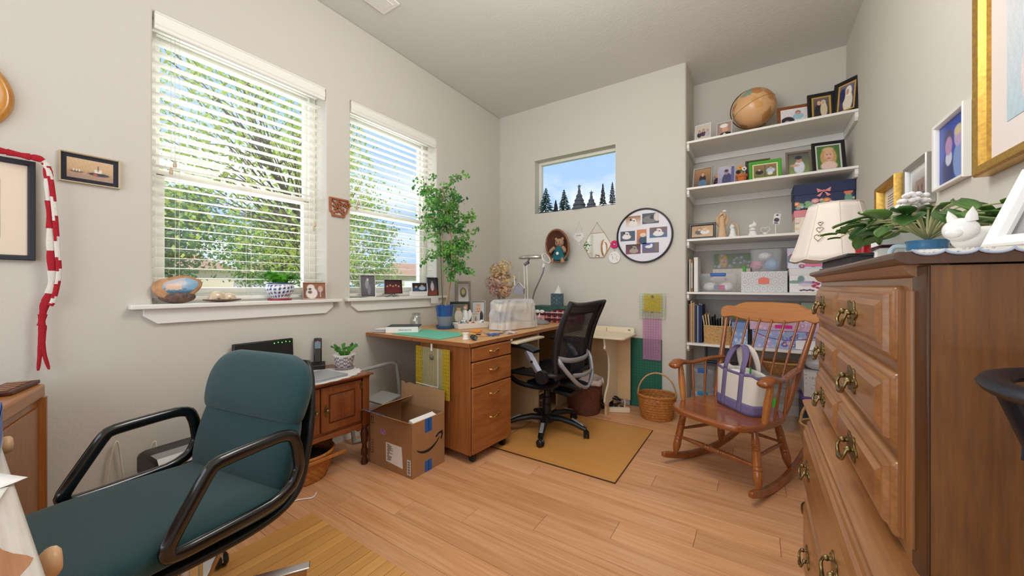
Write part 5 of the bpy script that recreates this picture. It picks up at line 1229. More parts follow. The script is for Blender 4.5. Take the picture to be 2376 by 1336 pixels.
# hexagonal mirror on a chain
hm = thing('hexagon_mirror', 'hexagonal mirror with thin brass rim hung from a chain', 'mirror', (-1.306, YB-.001, 1.51))
hexp = [(.141*math.cos(PI*k/3), .141*math.sin(PI*k/3)*.985) for k in range(6)]
MB().prism(hexp, 0, .006, RX(R(90))).build('backing', MATS['brass'], hm)
MB().prism([(x*.975, y*.975) for x, y in hexp], .0062, .0070, RX(R(90))).build('mirror_glass', mat('mirror', '#f2f4f4', .02, metal=1), hm)
MB().tube([(x, -.007, y) for x, y in hexp], .0022, 6, closed=True).build('rim', mat('rose_brass', '#c9a182', .3, metal=1), hm)
MB().tube([(-.071, -.006, .120), (0, -.008, .222), (.071, -.006, .120)], .0016, 5).build('chain', MATS['brass'], hm)
MB().sphere((0, -.006, .222), .004, 8, 6).build('nail', MATS['grey_metal'], hm)
# lace heart
hw = thing('lace_heart', 'white lace heart with bow hanging by a ribbon on the back wall', 'ornament', (-1.498, YB-.001, 1.60))
def heart(s, t): return (s*.0625*16*math.sin(t)**3/16, s*.0625*(13*math.cos(t)-5*math.cos(2*t)-2*math.cos(3*t)-math.cos(4*t))/16)
mat('lace_white', '#e8e4dc', .8)
MB().prism([heart(.92, 2*PI*k/40) for k in range(40)], 0, .006, RX(R(90))).build('pad', MATS['lace_white'], hw, bev=.002)
sc = MB()
for k in range(18):
    x, y = heart(1.1, 2*PI*k/18); sc.lathe([(.006, 0), (.0115, .001), (.0115, .003), (.006, .004)], 10, M=T(x, 0, y) @ RX(R(90)), ring=True)
sc.build('lace_edge', MATS['lace_white'], hw)
for s in (-1, 1): MB().sphere((s*.014, -.010, .022), .009, 10, 6, (1.5, .5, .8)).build('bow_loop', mat('silver_ribbon', '#b9bdbb', .5), hw)
MB().tube([(-.035, -.003, .055), (0, -.004, .17), (.04, -.003, .055)], .001, 5).build('ribbon', MATS['silver_ribbon'], hw)
# willow basket with a dressed bear
bb = thing('wall_basket', 'brown oval willow basket hung flat on the back wall holding the bear', 'basket', (-1.69, YB-.002, 1.52), 0)
Mb = RX(R(90)) @ RZ(R(12))
def wfn(a, v, off):
    k = lerp(.62, 1.0, v**.8); p = Vector(((.125*k+off)*math.cos(a), (.165*k+off)*math.sin(a), .004 + .10*v)); return Mb @ p
weave(wfn, 9, 24, .006, 'wicker_red', bb, flat=(1.2, .8)); 
MB().tube([wfn(2*PI*k/36, 1, 0) for k in range(36)], .010, 7, closed=True).build('rim', mat('wicker_brown', '#8a5e40', .75, noise=.3, nscale=60), bb, smooth=60)
MB().prism([(.085*math.cos(2*PI*k/30), .11*math.sin(2*PI*k/30)) for k in range(30)], .0015, .006, Mb).build('base', MATS['wicker_red'], bb)
br = thing('teddy_bear', 'small tan bear in a teal dress sitting in the wall basket', 'teddy bear', (-1.685, YB-.07, 1.42), 0)
mat('bear_fur', '#b58f74', .95, bump=1, bscale=220, noise=.25, nscale=60); mat('teal_dress', '#14626c', .8, noise=.2, nscale=40)
MB().sphere((.005, 0, .13), .048, 18, 12, (1, .9, .95)).build('head', MATS['bear_fur'], br, smooth=60)
MB().sphere((.003, -.042, .120), .02, 12, 8, (1.1, .8, .85)).build('muzzle', MATS['bear_fur'], br, smooth=60)
MB().sphere((.003, -.060, .126), .006, 8, 6).build('nose', MATS['black_plastic'], br)
for s in (-1, 1):
    MB().sphere((s*.036, .004, .172), .017, 10, 8, (1, .6, 1)).build('ear', MATS['bear_fur'], br, smooth=60); MB().sphere((.005+s*.017, -.040, .142), .0045, 8, 6).build('eye', MATS['black_plastic'], br)
    MB().tube(cubic([(s*.045, -.01, .085), (s*.075, -.03, .055), (s*.082, -.045, .03)], 4), [.018]*5+[.016]*4, 10).build('arm', MATS['bear_fur'], br, smooth=60)
    MB().tube(cubic([(s*.035, -.01, -.02), (s*.055, -.04, -.05), (s*.06, -.045, -.075)], 4), .019, 10).build('leg', MATS['bear_fur'], br, smooth=60)
dr = MB(); 
dr.grid(lambda u, v: Vector(((.028 + .062*v + .006*math.sin(18*PI*u)*v)*math.cos(2*PI*u), (.025 + .032*v + .005*math.sin(18*PI*u)*v)*math.sin(2*PI*u), .10 - .15*v)), 54, 8)
dr.build('dress', MATS['teal_dress'], br, smooth=70, solid=.003, weld=True)
MB().sphere((.004, -.052, .02), .016, 10, 8, (1, .3, 1)).build('badge', MATS['paper_white'], br, smooth=60)
# pink flower pin and clay disc
fl = thing('flower_pin', 'hot pink fabric flower between mirror and round collage', 'ornament', (-1.131, YB-.002, 1.508))
pf = MB()
for k in range(11):
    a = 2*PI*k/11; pf.sphere((.026*math.cos(a), -.012, .026*math.sin(a)), .013, 8, 6, (1, .6, 1))
pf.build('petals', mat('hot_pink', '#d6246a', .7), fl, smooth=60); MB().sphere((0, -.018, 0), .012, 10, 6, (1, .5, 1)).build('centre', MATS['pink_note'], fl, smooth=60)
cd = thing('clay_disc', 'white clay disc ornament with stamped marks under the pink flower', 'ornament', (-1.131, YB-.002, 1.385))
MB().lathe([(0, 0), (.056, 0), (.058, .004), (.056, .009), (0, .009)], 40, M=RX(R(90))).build('disc', MATS['white_ceramic'], cd, smooth=40)
mk = MB(); rg = random.Random(1)
for k in range(13): 
    x, y = rg.uniform(-.035, .035), rg.uniform(-.03, .03); mk.box(x, -.0102, y, x+.004, -.0088, y+rg.uniform(.006, .014))
mk.build('stamped_mark', mat('taupe_ink', '#b3a898', .8), cd)
MB().tube([(-.004, -.005, .055), (0, -.006, .105), (.004, -.005, .055)], .0012, 5).build('cord', MATS['silver_ribbon'], cd)
# quilting rulers and cutting mats
sheer('ruler_clear', '#dfe6cf', .22, .15); sheer('ruler_pink', '#dba9cf', .34, .15); sheer('ruler_yellow', '#d8c23c', .38, .15); mat('yellow_line', '#c9b21e', .5); mat('green_line', '#7d9a4e', .6); mat('magenta_line', '#b0508c', .6); mat('white_line', '#e8ece8', .6)
def ruler(label, loc, w, h, m, line, nx, ny, diag=False, lw=.0008, band=None):
    t = thing('quilting_ruler', label, 'ruler', loc, 0, 'clear quilting rulers')
    MB().box(-w/2, -.003, -h, w/2, -.0002, 0).build('plate', MATS[m], t)
    g = MB()
    for i in range(nx+1): x = -w/2 + w*i/nx; g.box(x-lw, -.0036, -h, x+lw, -.0031, 0)
    for j in range(ny+1): zz = -h*j/ny; g.box(-w/2, -.0036, zz-lw, w/2, -.0031, zz+lw)
    if diag:
        for s in (-1, 1):
            L = min(w, h)*.62
            g.tube([(-s*L*.7, -.0034, -h*.85), (s*L*.7, -.0034, -h*.15)], lw*1.2, 4)
    g.build('grid_lines', MATS[line], t)
    MB().sphere((0, -.008, -.022), .010, 10, 6, (1, .6, 1)).build('suction_knob', mat('smoke_clear', '#6d6a5c', .3), t, smooth=60)
    return t
ruler('large clear square ruler with green lines hung on the back wall', (-.780, YB-.026, 1.041), .22, .224, 'ruler_clear', 'green_line', 9, 9, True)
ruler('small yellow square ruler hung over the large clear one', (-.778, YB-.0305, 1.037), .15, .155, 'ruler_yellow', 'yellow_line', 8, 8, True, .0013)
ruler('long pink-tinted ruler hanging below the square rulers', (-.785, YB-.0205, .90), .157, .455, 'ruler_pink', 'magenta_line', 7, 20)
mat('mat_green', '#1c6350', .6); mat('mat_teal', '#5fb59a', .55)
cm = thing('cutting_mat', 'dark green gridded cutting mat leaning on the back wall', 'cutting mat', (-.843, YB-.0155, .002))
Mc = RX(R(-1.0)); w, h = .282, .628
MB().box(-.141, -.003, 0, .141, 0, h, Mc).build('mat', MATS['mat_green'], cm)
g = MB()
for i in range(1, 12): g.box(-.141+.0235*i-.0004, -.0036, 0, -.141+.0235*i+.0004, -.0031, h, Mc)
for j in range(1, 26): g.box(-.141, -.0036, .0242*j-.0004, .141, -.0031, .0242*j+.0004, Mc)
g.build('grid_lines', mat('mat_line', '#4f9a80', .6), cm)
# little bottle-brush trees in the high window
mat('fir_green', '#3b5c58', .9); mat('fir_dark', '#33454a', .9); mat('felt_grey', '#59606c', .9)
def fir(label, x, h, r, layers, m, sparse=0, y=YB+.045, seed=1):
    t = thing('miniature_tree', label, 'ornament', (x, y, BZ[0]+.001), 0, 'miniature trees on the high window ledge'); rg = random.Random(seed)
    MB().lathe([(0, 0), (r*.4, 0), (r*.36, .012), (.004, .014), (.003, h*.95), (0, h)], 10).build('trunk', mat('twig_brown', '#4d4236', .9), t)
    f = MB()
    for i in range(layers):
        v = (i+.3)/layers; zz = h*(.14 + .84*v); rr = r*(1-v)**.85 + .004
        for k in range(9):
            a = 2*PI*(k/9) + rg.random(); L = rr*rg.uniform(.7, 1.1); d = Vector((math.cos(a), math.sin(a)*.55, -.28))
            p0 = Vector((0, 0, zz)); p1 = p0 + d*L
            side = Vector((-math.sin(a), math.cos(a), .2))*.010*(1.15 - sparse*.5)
            f.add([p0, p0.lerp(p1, .55)+side, p1, p0.lerp(p1, .55)-side], [(0, 1, 2, 3)]); up_ = Vector((0, 0, .008))
            f.add([p0, p0.lerp(p1, .6)+up_, p1, p0.lerp(p1, .6)-up_], [(0, 1, 2, 3)])
    o = f.build('branches', MATS[m], t); o['kind'] = 'stuff'
    return t
fir('widest miniature fir at the left end of the high window', -1.90, .285, .115, 13, 'fir_green', seed=1)
fir('tiniest miniature fir between two larger ones', -1.782, .135, .036, 9, 'fir_dark', seed=2)
fir('medium miniature fir third from the left on the high window', -1.685, .235, .085, 12, 'fir_green', seed=3)
fir('slim miniature fir second from the right on the high window', -1.265, .235, .042, 14, 'fir_dark', 1, seed=4)
fir('slim miniature fir at the right end of the high window', -1.170, .235, .040, 12, 'fir_dark', 1, seed=5)
def felt_tree(label, x, h, r, n):
    t = thing('miniature_tree', label, 'ornament', (x, YB+.045, BZ[0]+.001), 0, 'miniature trees on the high window ledge')
    pr = [(0, 0), (r, 0)]
    for i in range(n):
        z0 = h*.86*i/n; r0 = r*(1 - i/n); r1 = r*(1-(i+1)/n)
        pr += [(r0, z0+.012), (max(r1*.92, .008), h*.86*(i+1)/n - .006), (max(r1*1.1, .01), h*.86*(i+1)/n)]
    pr.append((0, h*.87))
    MB().lathe(pr, 24).build('tiers', MATS['felt_grey'], t, smooth=30)
    st = [(.024*(1 if k % 2 == 0 else .42)*math.sin(2*PI*k/10), .024*(1 if k % 2 == 0 else .42)*math.cos(2*PI*k/10)) for k in range(10)]
    MB().prism(st, -.003, .003, T(0, 0, h*.93) @ RX(R(90))).build('star', MATS['felt_grey'], t)
felt_tree('taller tiered grey felt tree with star in the high window', -1.515, .255, .075, 5); felt_tree('shorter tiered grey felt tree with star in the high window', -1.385, .165, .055, 4)

# ------------------------------------------------------------------ left wall: pictures, scarf, hoop, carving
def on_left_wall(label, yc, z0, w, h, fw, fm, bg_, sh, mount=0, mountc='#efece6', dep=.02, res=30):
    return photo_frame(label, (XL+.0015, yc, z0), R(90), w, h, fw, fm, bg_, sh, 0, mount, mountc, dep, 'pictures on the left wall', res, True)
mat('ship_frame', '#c9b594', .5); mat('navy_frame', '#232733', .35)
o = on_left_wall('small framed ship picture on the left wall beside the window', .352, 1.560, .182, .130, .006, 'ship_frame', ['#9c7a62', '#c9a57c', '#d2b088'], [('e', .68, .32, .24, .09, '#2a2f3c'), ('r', .66, .48, .08, .09, '#e4dccb'), ('r', .66, .62, .012, .14, '#3a3a40'), ('e', .6, .30, .05, .06, '#b8503c'), ('e', .2, .33, .14, .05, '#5b5048'), ('r', .14, .4, .012, .06, '#efe6d6'), ('r', .2, .4, .012, .05, '#efe6d6'), ('r', .26, .4, .012, .06, '#efe6d6'), ('r', .5, .12, .5, .1, '#a98c78')], .016, '#232733', .016, 36)
o = on_left_wall('large navy-framed seascape with wide mat at the left edge', -.03, 1.215, .46, .402, .020, 'navy_frame', ['#4a4a5e', '#6a6a80', '#a29cae', '#8c86a0', '#5c5a74'], [('e', .3, .62, .3, .1, '#c3b8bd'), ('e', .8, .55, .25, .08, '#b4a8b4'), ('r', .5, .3, .5, .015, '#3c3c50')], .065, '#ecd9c4', .022, 30)
# striped knitted scarf draped over the frame corner
sf = thing('knitted_scarf', 'red and white striped knitted scarf hanging over the seascape frame', 'scarf', (XL+.04, .21, .76), 0)
mat('knit_red', '#b01c2c', .95, bump=.8, bscale=300); mat('knit_white', '#e8e2d8', .95, bump=.8, bscale=300)
path = cubic([(.015, -.12, .872), (.018, -.04, .866), (.020, .0, .862), (.022, .016, .83), (.018, .022, .70), (.014, .026, .52), (.010, .028, .36), (.004, .010, .27), (.004, .002, .19)], 8)
segs = 14; n = len(path)
def sub(path, a, b): return [path[0].lerp(path[0], 0)] if False else [path[i] for i in range(max(0, int(a)), min(n, int(b)+2))]
for i in range(segs):
    a, b_ = (n-1)*i/segs, (n-1)*(i+1)/segs
    pts = sub(path, a, b_)
    if len(pts) < 2: continue
    red = i < 3 or i % 2 == 1 or i > 11
    MB().tube(pts, [.0120 + .002*math.sin(i*2.1+k) for k in range(len(pts))], 10, flat=(.45, 1.0), up=(1, 0, 0)).build('stripe', MATS['knit_red' if red else 'knit_white'], sf, smooth=60)
path2 = cubic([(.020, .004, .86), (.026, .022, .80), (.026, .034, .66), (.022, .042, .50), (.018, .046, .40), (.012, .034, .30), (.012, .024, .27)], 8); n = len(path2)
for i in range(11):
    pts = [path2[k] for k in range(int((n-1)*i/11), min(n, int((n-1)*(i+1)/11)+2))]
    if len(pts) > 1: MB().tube(pts, .0085, 10, flat=(.45, 1), up=(1, 0, 0)).build('stripe', MATS['knit_red' if i % 2 == 0 else 'knit_white'], sf, smooth=60)
for (y0, y1) in ((0, -.006), (.006, .022)):
    MB().tube(cubic([(.004, .004+y0*.5, .19), (.004, y0, .10), (.004, y1, .008)], 5), [.010, .010, .009, .009, .008, .008, .007, .006, .006, .005, .003], 8, flat=(.5, 1), up=(1, 0, 0)).build('tail', MATS['knit_red'], sf, smooth=60)
hp_ = thing('wooden_hoop', 'varnished yellow wooden hoop at the left edge of the wall', 'wall decoration', (XL+.002, -.014, 1.847))
wood('hoop_wood', '#d99a3a', '#b87620', rough=.25, axis='Z', grain=30, stretch=6, coat=.6)
MB().lathe([(.121, 0), (.163, 0), (.163, .010), (.155, .022), (.142, .027), (.129, .022), (.121, .010)], 64, M=RY(R(90)), ring=True).build('ring', MATS['hoop_wood'], hp_, smooth=50)
MB().lathe([(0, 0), (.122, 0), (.122, .006), (0, .006)], 48, M=RY(R(90))).build('inset_panel', mat('hoop_inset', '#cfcac2', .5), hp_)
# carved wooden plaque shaped like a state map
cv_ = thing('carved_plaque', 'carved reddish wooden plaque between the two windows', 'wall decoration', (XL+.002, 1.535, 1.668))
wood('carved_wood', '#b9744a', '#935030', rough=.5, axis='Y', grain=20, stretch=6)
out = [(-.080, .062), (.060, .062), (.066, .052), (.056, .048), (.076, .036), (.080, .020), (.060, -.010), (.056, -.03), (.036, -.045), (.034, -.068), (-.060, -.068), (-.064, -.040), (-.078, -.036)]
inn = [(x*.84, y*.82) for x, y in out]; Mp = Matrix(((0, 0, 1, 0), (1, 0, 0, 0), (0, 1, 0, 0), (0, 0, 0, 1))); N = len(out)
b = MB(); vs = [Mp @ Vector((x, y, zz)) for zz in (0, .014) for x, y in out] + [Mp @ Vector((x, y, zz)) for zz in (0, .014) for x, y in inn]
fs = []
for i in range(N):
    j = (i+1) % N; fs += [(i, j, N+j, N+i), (2*N+i, 3*N+i, 3*N+j, 2*N+j), (N+i, N+j, 3*N+j, 3*N+i), (i, 2*N+i, 2*N+j, j)]
b.add(vs, fs).build('border', MATS['carved_wood'], cv_)
cut = [[(-.06, .045), (-.02, 0), (-.045, -.05)], [(-.02, .05), (.0, .0), (.04, -.035)], [(.05, .045), (.01, .01), (-.045, -.02)], [(-.055, .01), (0, -.03), (.03, -.05)], [(.06, .02), (.02, .03), (-.01, .045)], [(-.035, .03), (.02, .02), (.055, .005)]]
for q in cut: MB().tube([Mp @ Vector((x, y, .007)) for x, y in cubic([(a_, b_, 0) for a_, b_ in q], 5) and [(p.x, p.y) for p in cubic([(a_, b_, 0) for a_, b_ in q], 5)]], .0055, 6).build('carved_strand', MATS['carved_wood'], cv_, smooth=60)
for a_, b_ in ((-.03, .025), (.02, -.01), (-.02, -.03), (.045, .03)): MB().sphere(tuple(Mp @ Vector((a_, b_, .007))), .011, 8, 6, (.5, 1.3, .8)).build('carved_leaf', MATS['carved_wood'], cv_, smooth=60)

# ------------------------------------------------------------------ window sills
ZW = 1.0225; xs_ = XL + .016
mat('shell_tan', '#b98a5e', .55, noise=.3, nscale=30); mat('shell_pearl', '#d9c3a4', .22, coat=.6, noise=.2, nscale=25); mat('shell_dark', '#6b564c', .7, noise=.5, nscale=45, bump=.6, bscale=90)
s1 = thing('painted_seashell', 'large painted seashell with blue seascape on the left window sill', 'seashell', (xs_+.002, .645, ZW), R(90))
b = MB().sphere((0, 0, .034), .034, 28, 14, (2.2, .95, 1)); rg = random.Random(6)
b.v = [(x, y, max(0, z)) for x, y, z in b.v]; b.build('underside', MATS['shell_dark'], s1, smooth=60)
def shell_pt(a, r): return Vector((.098*r*math.cos(a)*(1 + .06*math.sin(3*a)), -.022 - .012*(1-r*r), .078 + .058*r*math.sin(a)*(1 + .05*math.cos(5*a)) + .012*r*math.cos(a)))
MB().grid(lambda u, v: shell_pt(2*PI*u, .001+v), 44, 8).xf(RX(R(-14))).build('lip', MATS['shell_tan'], s1, smooth=70, solid=.012, weld=True)
px = []
b = MB().grid(lambda u, v: shell_pt(2*PI*u, .001+v*.72) + Vector((.010, -.0085, .004)), 44, 10).xf(RX(R(-14))); o = b.build('painted_scene', print_mat(.3, 'painted_shell'), s1, smooth=70)
at = o.data.color_attributes.new('ink', 'FLOAT_COLOR', 'POINT'); cols = []
for v in o.data.vertices:
    zz, xx = v.co.z, v.co.x; c = hexc('#b9b6bc') if zz > .095 else (hexc('#9fb6c8') if zz > .078 else (hexc('#5f8fae') if zz > .062 else hexc('#4a6f84')))
    if abs(xx+.02) < .03 and zz > .07 and zz < .1: c = hexc('#e0bfa6')
    if xx > .03 and zz > .07: c = hexc('#86b0cc')
    cols += [*c, 1]
at.data.foreach_set('color', cols)
s2 = thing('pearl_shell', 'open pearly clam shell lying on the left window sill', 'seashell', (xs_+.006, .835, ZW), R(90))
MB().grid(lambda u, v: Vector((.088*v*math.cos(2*PI*u), .034*v*math.sin(2*PI*u), .004 + .010*v*v)), 36, 6).build('lower_valve', MATS['shell_dark'], s2, smooth=70, solid=.006)
for cx, rr, hz in ((-.020, .042, .030), (.032, .034, .026)):
    MB().grid(lambda u, v, cx=cx, rr=rr, hz=hz: Vector((cx + rr*math.cos(PI*u)*math.sin(PI*(.06+.88*v))*1.05, .008 - .02*math.cos(PI*v), .010 + rr*math.sin(PI*u)*1.15*math.sin(PI*(.06+.88*v)))), 20, 12).build('pearl_lobe', MATS['shell_pearl'], s2, smooth=70, solid=.003)
# fern in a blue and white bowl
fp = thing('potted_fern', 'bright green fern in a blue and white porcelain bowl on the sill', 'potted plant', (XL-.012, 1.145, ZW), 0)
MB().lathe([(0, .0), (.062, .0), (.066, .004), (.066, .010), (0, .012)], 32).build('saucer', mat('red_saucer', '#a62a3c', .35), fp, smooth=40)
b = MB().lathe([(0, .0125), (.048, .0125), (.050, .022), (.056, .030), (.063, .038), (.068, .045), (.072, .052), (.0755, .059), (.0775, .066), (.078, .072), (.077, .079), (.0755, .086), (.074, .092), (.070, .098), (.078, .104), (.078, .109), (.070, .108), (.066, .098), (.068, .085), (0, .08)], 90); o = b.build('bowl', print_mat(.15, 'porcelain_print', .6), fp, smooth=45)
at = o.data.color_attributes.new('ink', 'FLOAT_COLOR', 'POINT'); cols = []
for v in o.data.vertices:
    a = math.atan2(v.co.y, v.co.x); k = math.sin(9*a + 120*v.co.z) * math.cos(11*a - 150*v.co.z); c = '#27407e' if (v.co.z > .100 or (k > .2 and .02 < v.co.z < .095)) else '#eceef2'
    cols += [*hexc(c), 1]
at.data.foreach_set('color', cols)
leaf_mat('fern_green', '#4fa325', '#79c23c', trans=.4)
rg = random.Random(12); fb = MB()
for i in range(46):
    a = rg.uniform(0, 2*PI); L = rg.uniform(.06, .125); h = rg.uniform(.04, .085)
    st = Vector((.02*math.cos(a), .02*math.sin(a), .09)); pts = cubic([st, st + Vector((L*.45*math.cos(a)*.9, L*.45*math.sin(a)*.45, h)), st + Vector((L*math.cos(a)*.9, L*math.sin(a)*.5, h*.75))], 5)
    pts = [Vector((p.y*1.0*-1, p.x, p.z)) for p in pts]
    pts = [Vector((max(-.02, p.x), p.y, p.z)) for p in pts]
    fb.tube(pts, .0011, 4)
    for k in range(2, len(pts)):
        d = (pts[k] - pts[k-1]).normalized(); sd = d.cross(Vector((0, 0, 1))).normalized()
        for s in (-1, 1):
            w = .014*(1 - .5*k/len(pts)); p = pts[k]; q = p + sd*s*w*1.6 + d*w*.5 + Vector((0, 0, rg.uniform(-.003, .004)))
            fb.add([p - d*w*.35, q - d*w*.3, q + d*w*.3, p + d*w*.35], [(0, 1, 2, 3)])
o = fb.build('fronds', MATS['fern_green'], fp); o['kind'] = 'stuff'
mat('rose_gold_frame', '#d8b8a8', .4, metal=.4)
SG = 'framed photographs on the window sills'
photo_frame('square photo of a white dog with wine glass on the left sill', (xs_+.005, 1.345, ZW), R(72), .140, .112, .005, 'rose_gold_frame', ['#8a5a44', '#6f4a3c', '#a0603c'], [('e', .38, .35, .26, .36, '#e6ded6'), ('e', .34, .72, .17, .2, '#eae2da'), ('e', .3, .62, .07, .07, '#3a2c28'), ('e', .3, .42, .1, .1, '#7a5648'), ('e', .78, .62, .12, .2, '#c9a596'), ('r', .78, .3, .015, .2, '#d9c4b8')], 8, group=SG, strut=.2)
photo_frame('tall silver frame with dark monochrome photo on the plant window sill', (xs_+.010, 1.750, ZW), R(68), .110, .172, .006, 'silver_frame', ['#3c3c44', '#55555c', '#484850'], [('e', .45, .6, .14, .22, '#8a8a90'), ('e', .5, .82, .07, .07, '#c9c6c6'), ('e', .6, .35, .12, .25, '#75757c')], 9, group=SG, strut=.2)
o = photo_frame('wide dark group photo on a wire easel on the plant window sill', (xs_+.008, 1.985, ZW+.026), R(78), .150, .112, .005, 'black_frame', ['#7a2f2a', '#54262a', '#3a1e28'], sum([person(.15+.175*k, .55+.08*(k % 2), .42, hair='#2b1c1a', top='#6b2430') for k in range(5)], []), 6, group=SG, hang=True)
wv = MB()
for s in (-1, 1):
    wv.tube(cubic([(s*.05, .006, -.0255), (s*.03, -.012, -.012), (0, -.010, -.022), (s*-.01, .0, 0)], 5), .0018, 5); wv.tube(cubic([(s*.055, .03, -.0255), (s*.03, .008, -.018), (0, .0, .004)], 5), .0018, 5)
wv.build('wire_easel', MATS['black_frame'], o)
o = photo_frame('photo of a couple standing in a white wooden block on the sill', (xs_+.012, 2.262, ZW+.03), R(78), .150, .085, .002, 'white_frame', ['#1f2436', '#2c2c3c'], person(.28, .62, .75, hair='#2a1c18', top='#3d5a7c') + person(.68, .72, .75, hair='#2f2620', top='#b4c4d8'), 6, group=SG, hang=True)
MB().box(-.085, -.012, -.0295, .075, .03, .012).build('block', MATS['white_frame'], o, bev=.002)
photo_frame('upright photo of a child in white beside the plant on the sill', (xs_+.006, 2.425, ZW), R(80), .115, .165, .004, 'black_frame', ['#a8522e', '#4d4a58', '#373c4e'], [('e', .5, .5, .17, .24, '#e3e0e4'), ('e', .5, .8, .09, .08, '#c79a80'), ('e', .5, .87, .09, .05, '#3b2c26')], 6, group=SG, strut=.2)
tag(MB().box(XL+.0555, 2.372, .955, XL+.0575, 2.462, 1.021).build('paper_tag', MATS['paper_white']), 'white paper tag hanging off the edge of the plant window sill', 'paper')
# ------------------------------------------------------------------ on the sewing desk
zd = ZD + .0008
# potted ficus
fi = thing('potted_ficus', 'tall small-leaved ficus in a blue glazed pot on the sewing desk', 'potted plant', (-2.150, 2.262, zd))
mat('blue_glaze', '#1f4f92', .15, coat=.6); mat('stoneware', '#7a828c', .5, noise=.25, nscale=220); mat('blue_saucer', '#2a5580', .3)
MB().lathe([(0, 0), (.066, 0), (.074, .012), (.076, .026), (.070, .026), (.066, .012), (0, .010)], 36).build('saucer', MATS['blue_saucer'], fi, smooth=40)
MB().lathe([(0, .0125), (.052, .0125), (.058, .05), (.067, .10), (.0672, .102)], 36).build('pot_base', MATS['stoneware'], fi, smooth=40)
MB().lathe([(.0672, .102), (.073, .15), (.077, .182), (.079, .186), (.079, .192), (.072, .192), (.070, .175), (0, .170)], 36).build('pot_rim', MATS['blue_glaze'], fi, smooth=40)
mat('ficus_bark', '#b08a66', .85); mat('stake_green', '#1f4a3a', .5)
rg = random.Random(21); tb = MB(); tips = []
def branch(p0, d, L, r, depth):
    pts = [p0]; p = p0.copy(); d = d.normalized()
    for k in range(4):
        d = (d + Vector((rg.uniform(-.25, .25), rg.uniform(-.25, .25), rg.uniform(-.22, .14)))).normalized(); p = p + d*L/4
        p.x = max(p.x, -.28); pts.append(p.copy())
    tb.tube(pts, [r*(1-.15*k) for k in range(5)], 5, cap=False)
    for q in pts[1:]: tips.append((q.copy(), d.copy()))
    if depth:
        for _ in range(3):
            q = pts[rg.randint(1, 4)]; branch(q, d + Vector((rg.uniform(-1, 1), rg.uniform(-1, 1), rg.uniform(-.7, .6))), L*.7, r*.6, depth-1)
st = cubic([(.0, .0, .17), (.03, .015, .30), (.055, .025, .52), (.05, .02, .75), (.02, .0, .98), (-.01, -.02, 1.16)], 5)
tb.tube(st, [.008*(1-.6*i/len(st)) for i in range(len(st))], 7)
st2 = cubic([(-.03, .0, .17), (-.03, .01, .5), (-.035, .0, .8), (-.04, -.01, 1.05)], 5); tb.tube(st2, .0035, 6)
for i in range(44):
    s_ = (st if i % 2 else st2); q = s_[rg.randint(int(len(s_)*.34), len(s_)-1)]; a = rg.uniform(0, 2*PI)
    branch(q, Vector((math.cos(a), math.sin(a), rg.uniform(-.25, .75))), rg.uniform(.10, .22), .0028, 1)
tb.build('trunk', MATS['ficus_bark'], fi, smooth=60)
MB().tube([(-.015, -.01, .17), (-.045, -.02, .95)], .0032, 6).build('stake', MATS['stake_green'], fi)
leaf_mat('ficus_leaf', '#3a7a40', '#78b84c', rough=.3, trans=.35)
fb = MB()
for q, d in tips:
    for _ in range(5):
        a = Vector((rg.uniform(-1, 1), rg.uniform(-1, 1), rg.uniform(-1.3, .3))).normalized(); p = q + Vector((rg.uniform(-.022, .022), rg.uniform(-.022, .022), rg.uniform(-.022, .022)))
        L = rg.uniform(.020, .034); w = L*.36; sd = a.cross(Vector((rg.uniform(-1, 1), rg.uniform(-1, 1), rg.uniform(-.3, .3))))
        if sd.length < .2: continue
        sd.normalize(); nn = a.cross(sd)*.004
        if p.x - .03 < -.29: continue
        fb.add([p, p + a*L*.4 + sd*w + nn, p + a*L, p + a*L*.4 - sd*w + nn], [(0, 1, 2), (0, 2, 3)])
o = fb.build('foliage', MATS['ficus_leaf'], fi); o['kind'] = 'stuff'
# binders
bn = thing('ring_binder', 'white-spined binder with dark cover lying on the desk leaf', 'binder', (-2.285, 1.955, zd), R(40))
MB().box(-.118, -.105, 0, .118, .105, .006).build('lower_cover', MATS['white_frame'], bn); MB().box(-.112, -.10, .006, .112, .103, .034).build('pages', MATS['paper_white'], bn)
MB().box(-.118, -.108, 0, .118, -.104, .043).build('spine', MATS['white_frame'], bn, bev=.001); MB().box(-.118, -.104, .036, .118, .105, .043).build('upper_cover', mat('dark_teal_card', '#29343a', .5), bn)
text('spine_lettering', 'Client Journal', .017, MATS['ink_dark'], T(.02, -.1083, .021) @ RX(R(90)), bn)
ps = thing('paper_stack', 'loose grey folder of papers sticking out beside the white-spined binder', 'papers', (-2.40, 1.835, zd), R(28))
for k in range(6): MB().box(-.055+.004*k, -.05, .0042*k, .055+.003*k, .055, .0042*k+.0035).build('sheet', MATS['paper_white'] if k % 2 else mat('grey_sheet', '#6a6a72', .7), ps)
jr = thing('glass_jar', 'small clear glass jar of white bits behind the binder', 'jar', (-2.395, 2.175, zd))
MB().lathe([(0, 0), (.036, 0), (.039, .006), (.039, .085), (.034, .098), (.030, .104), (.034, .106), (.034, .125), (.031, .125), (.031, .106)], 24).build('glass', glass_mat('jar_glass', (.93, .96, .96), .22, .05), jr, smooth=40)
rg = random.Random(8)
for k in range(9): MB().sphere((rg.uniform(-.02, .02), rg.uniform(-.02, .02), .012+.009*k*.7), .011, 8, 6, (1.2, 1, .7)).build('bead', MATS['paper_white'], jr, smooth=60)
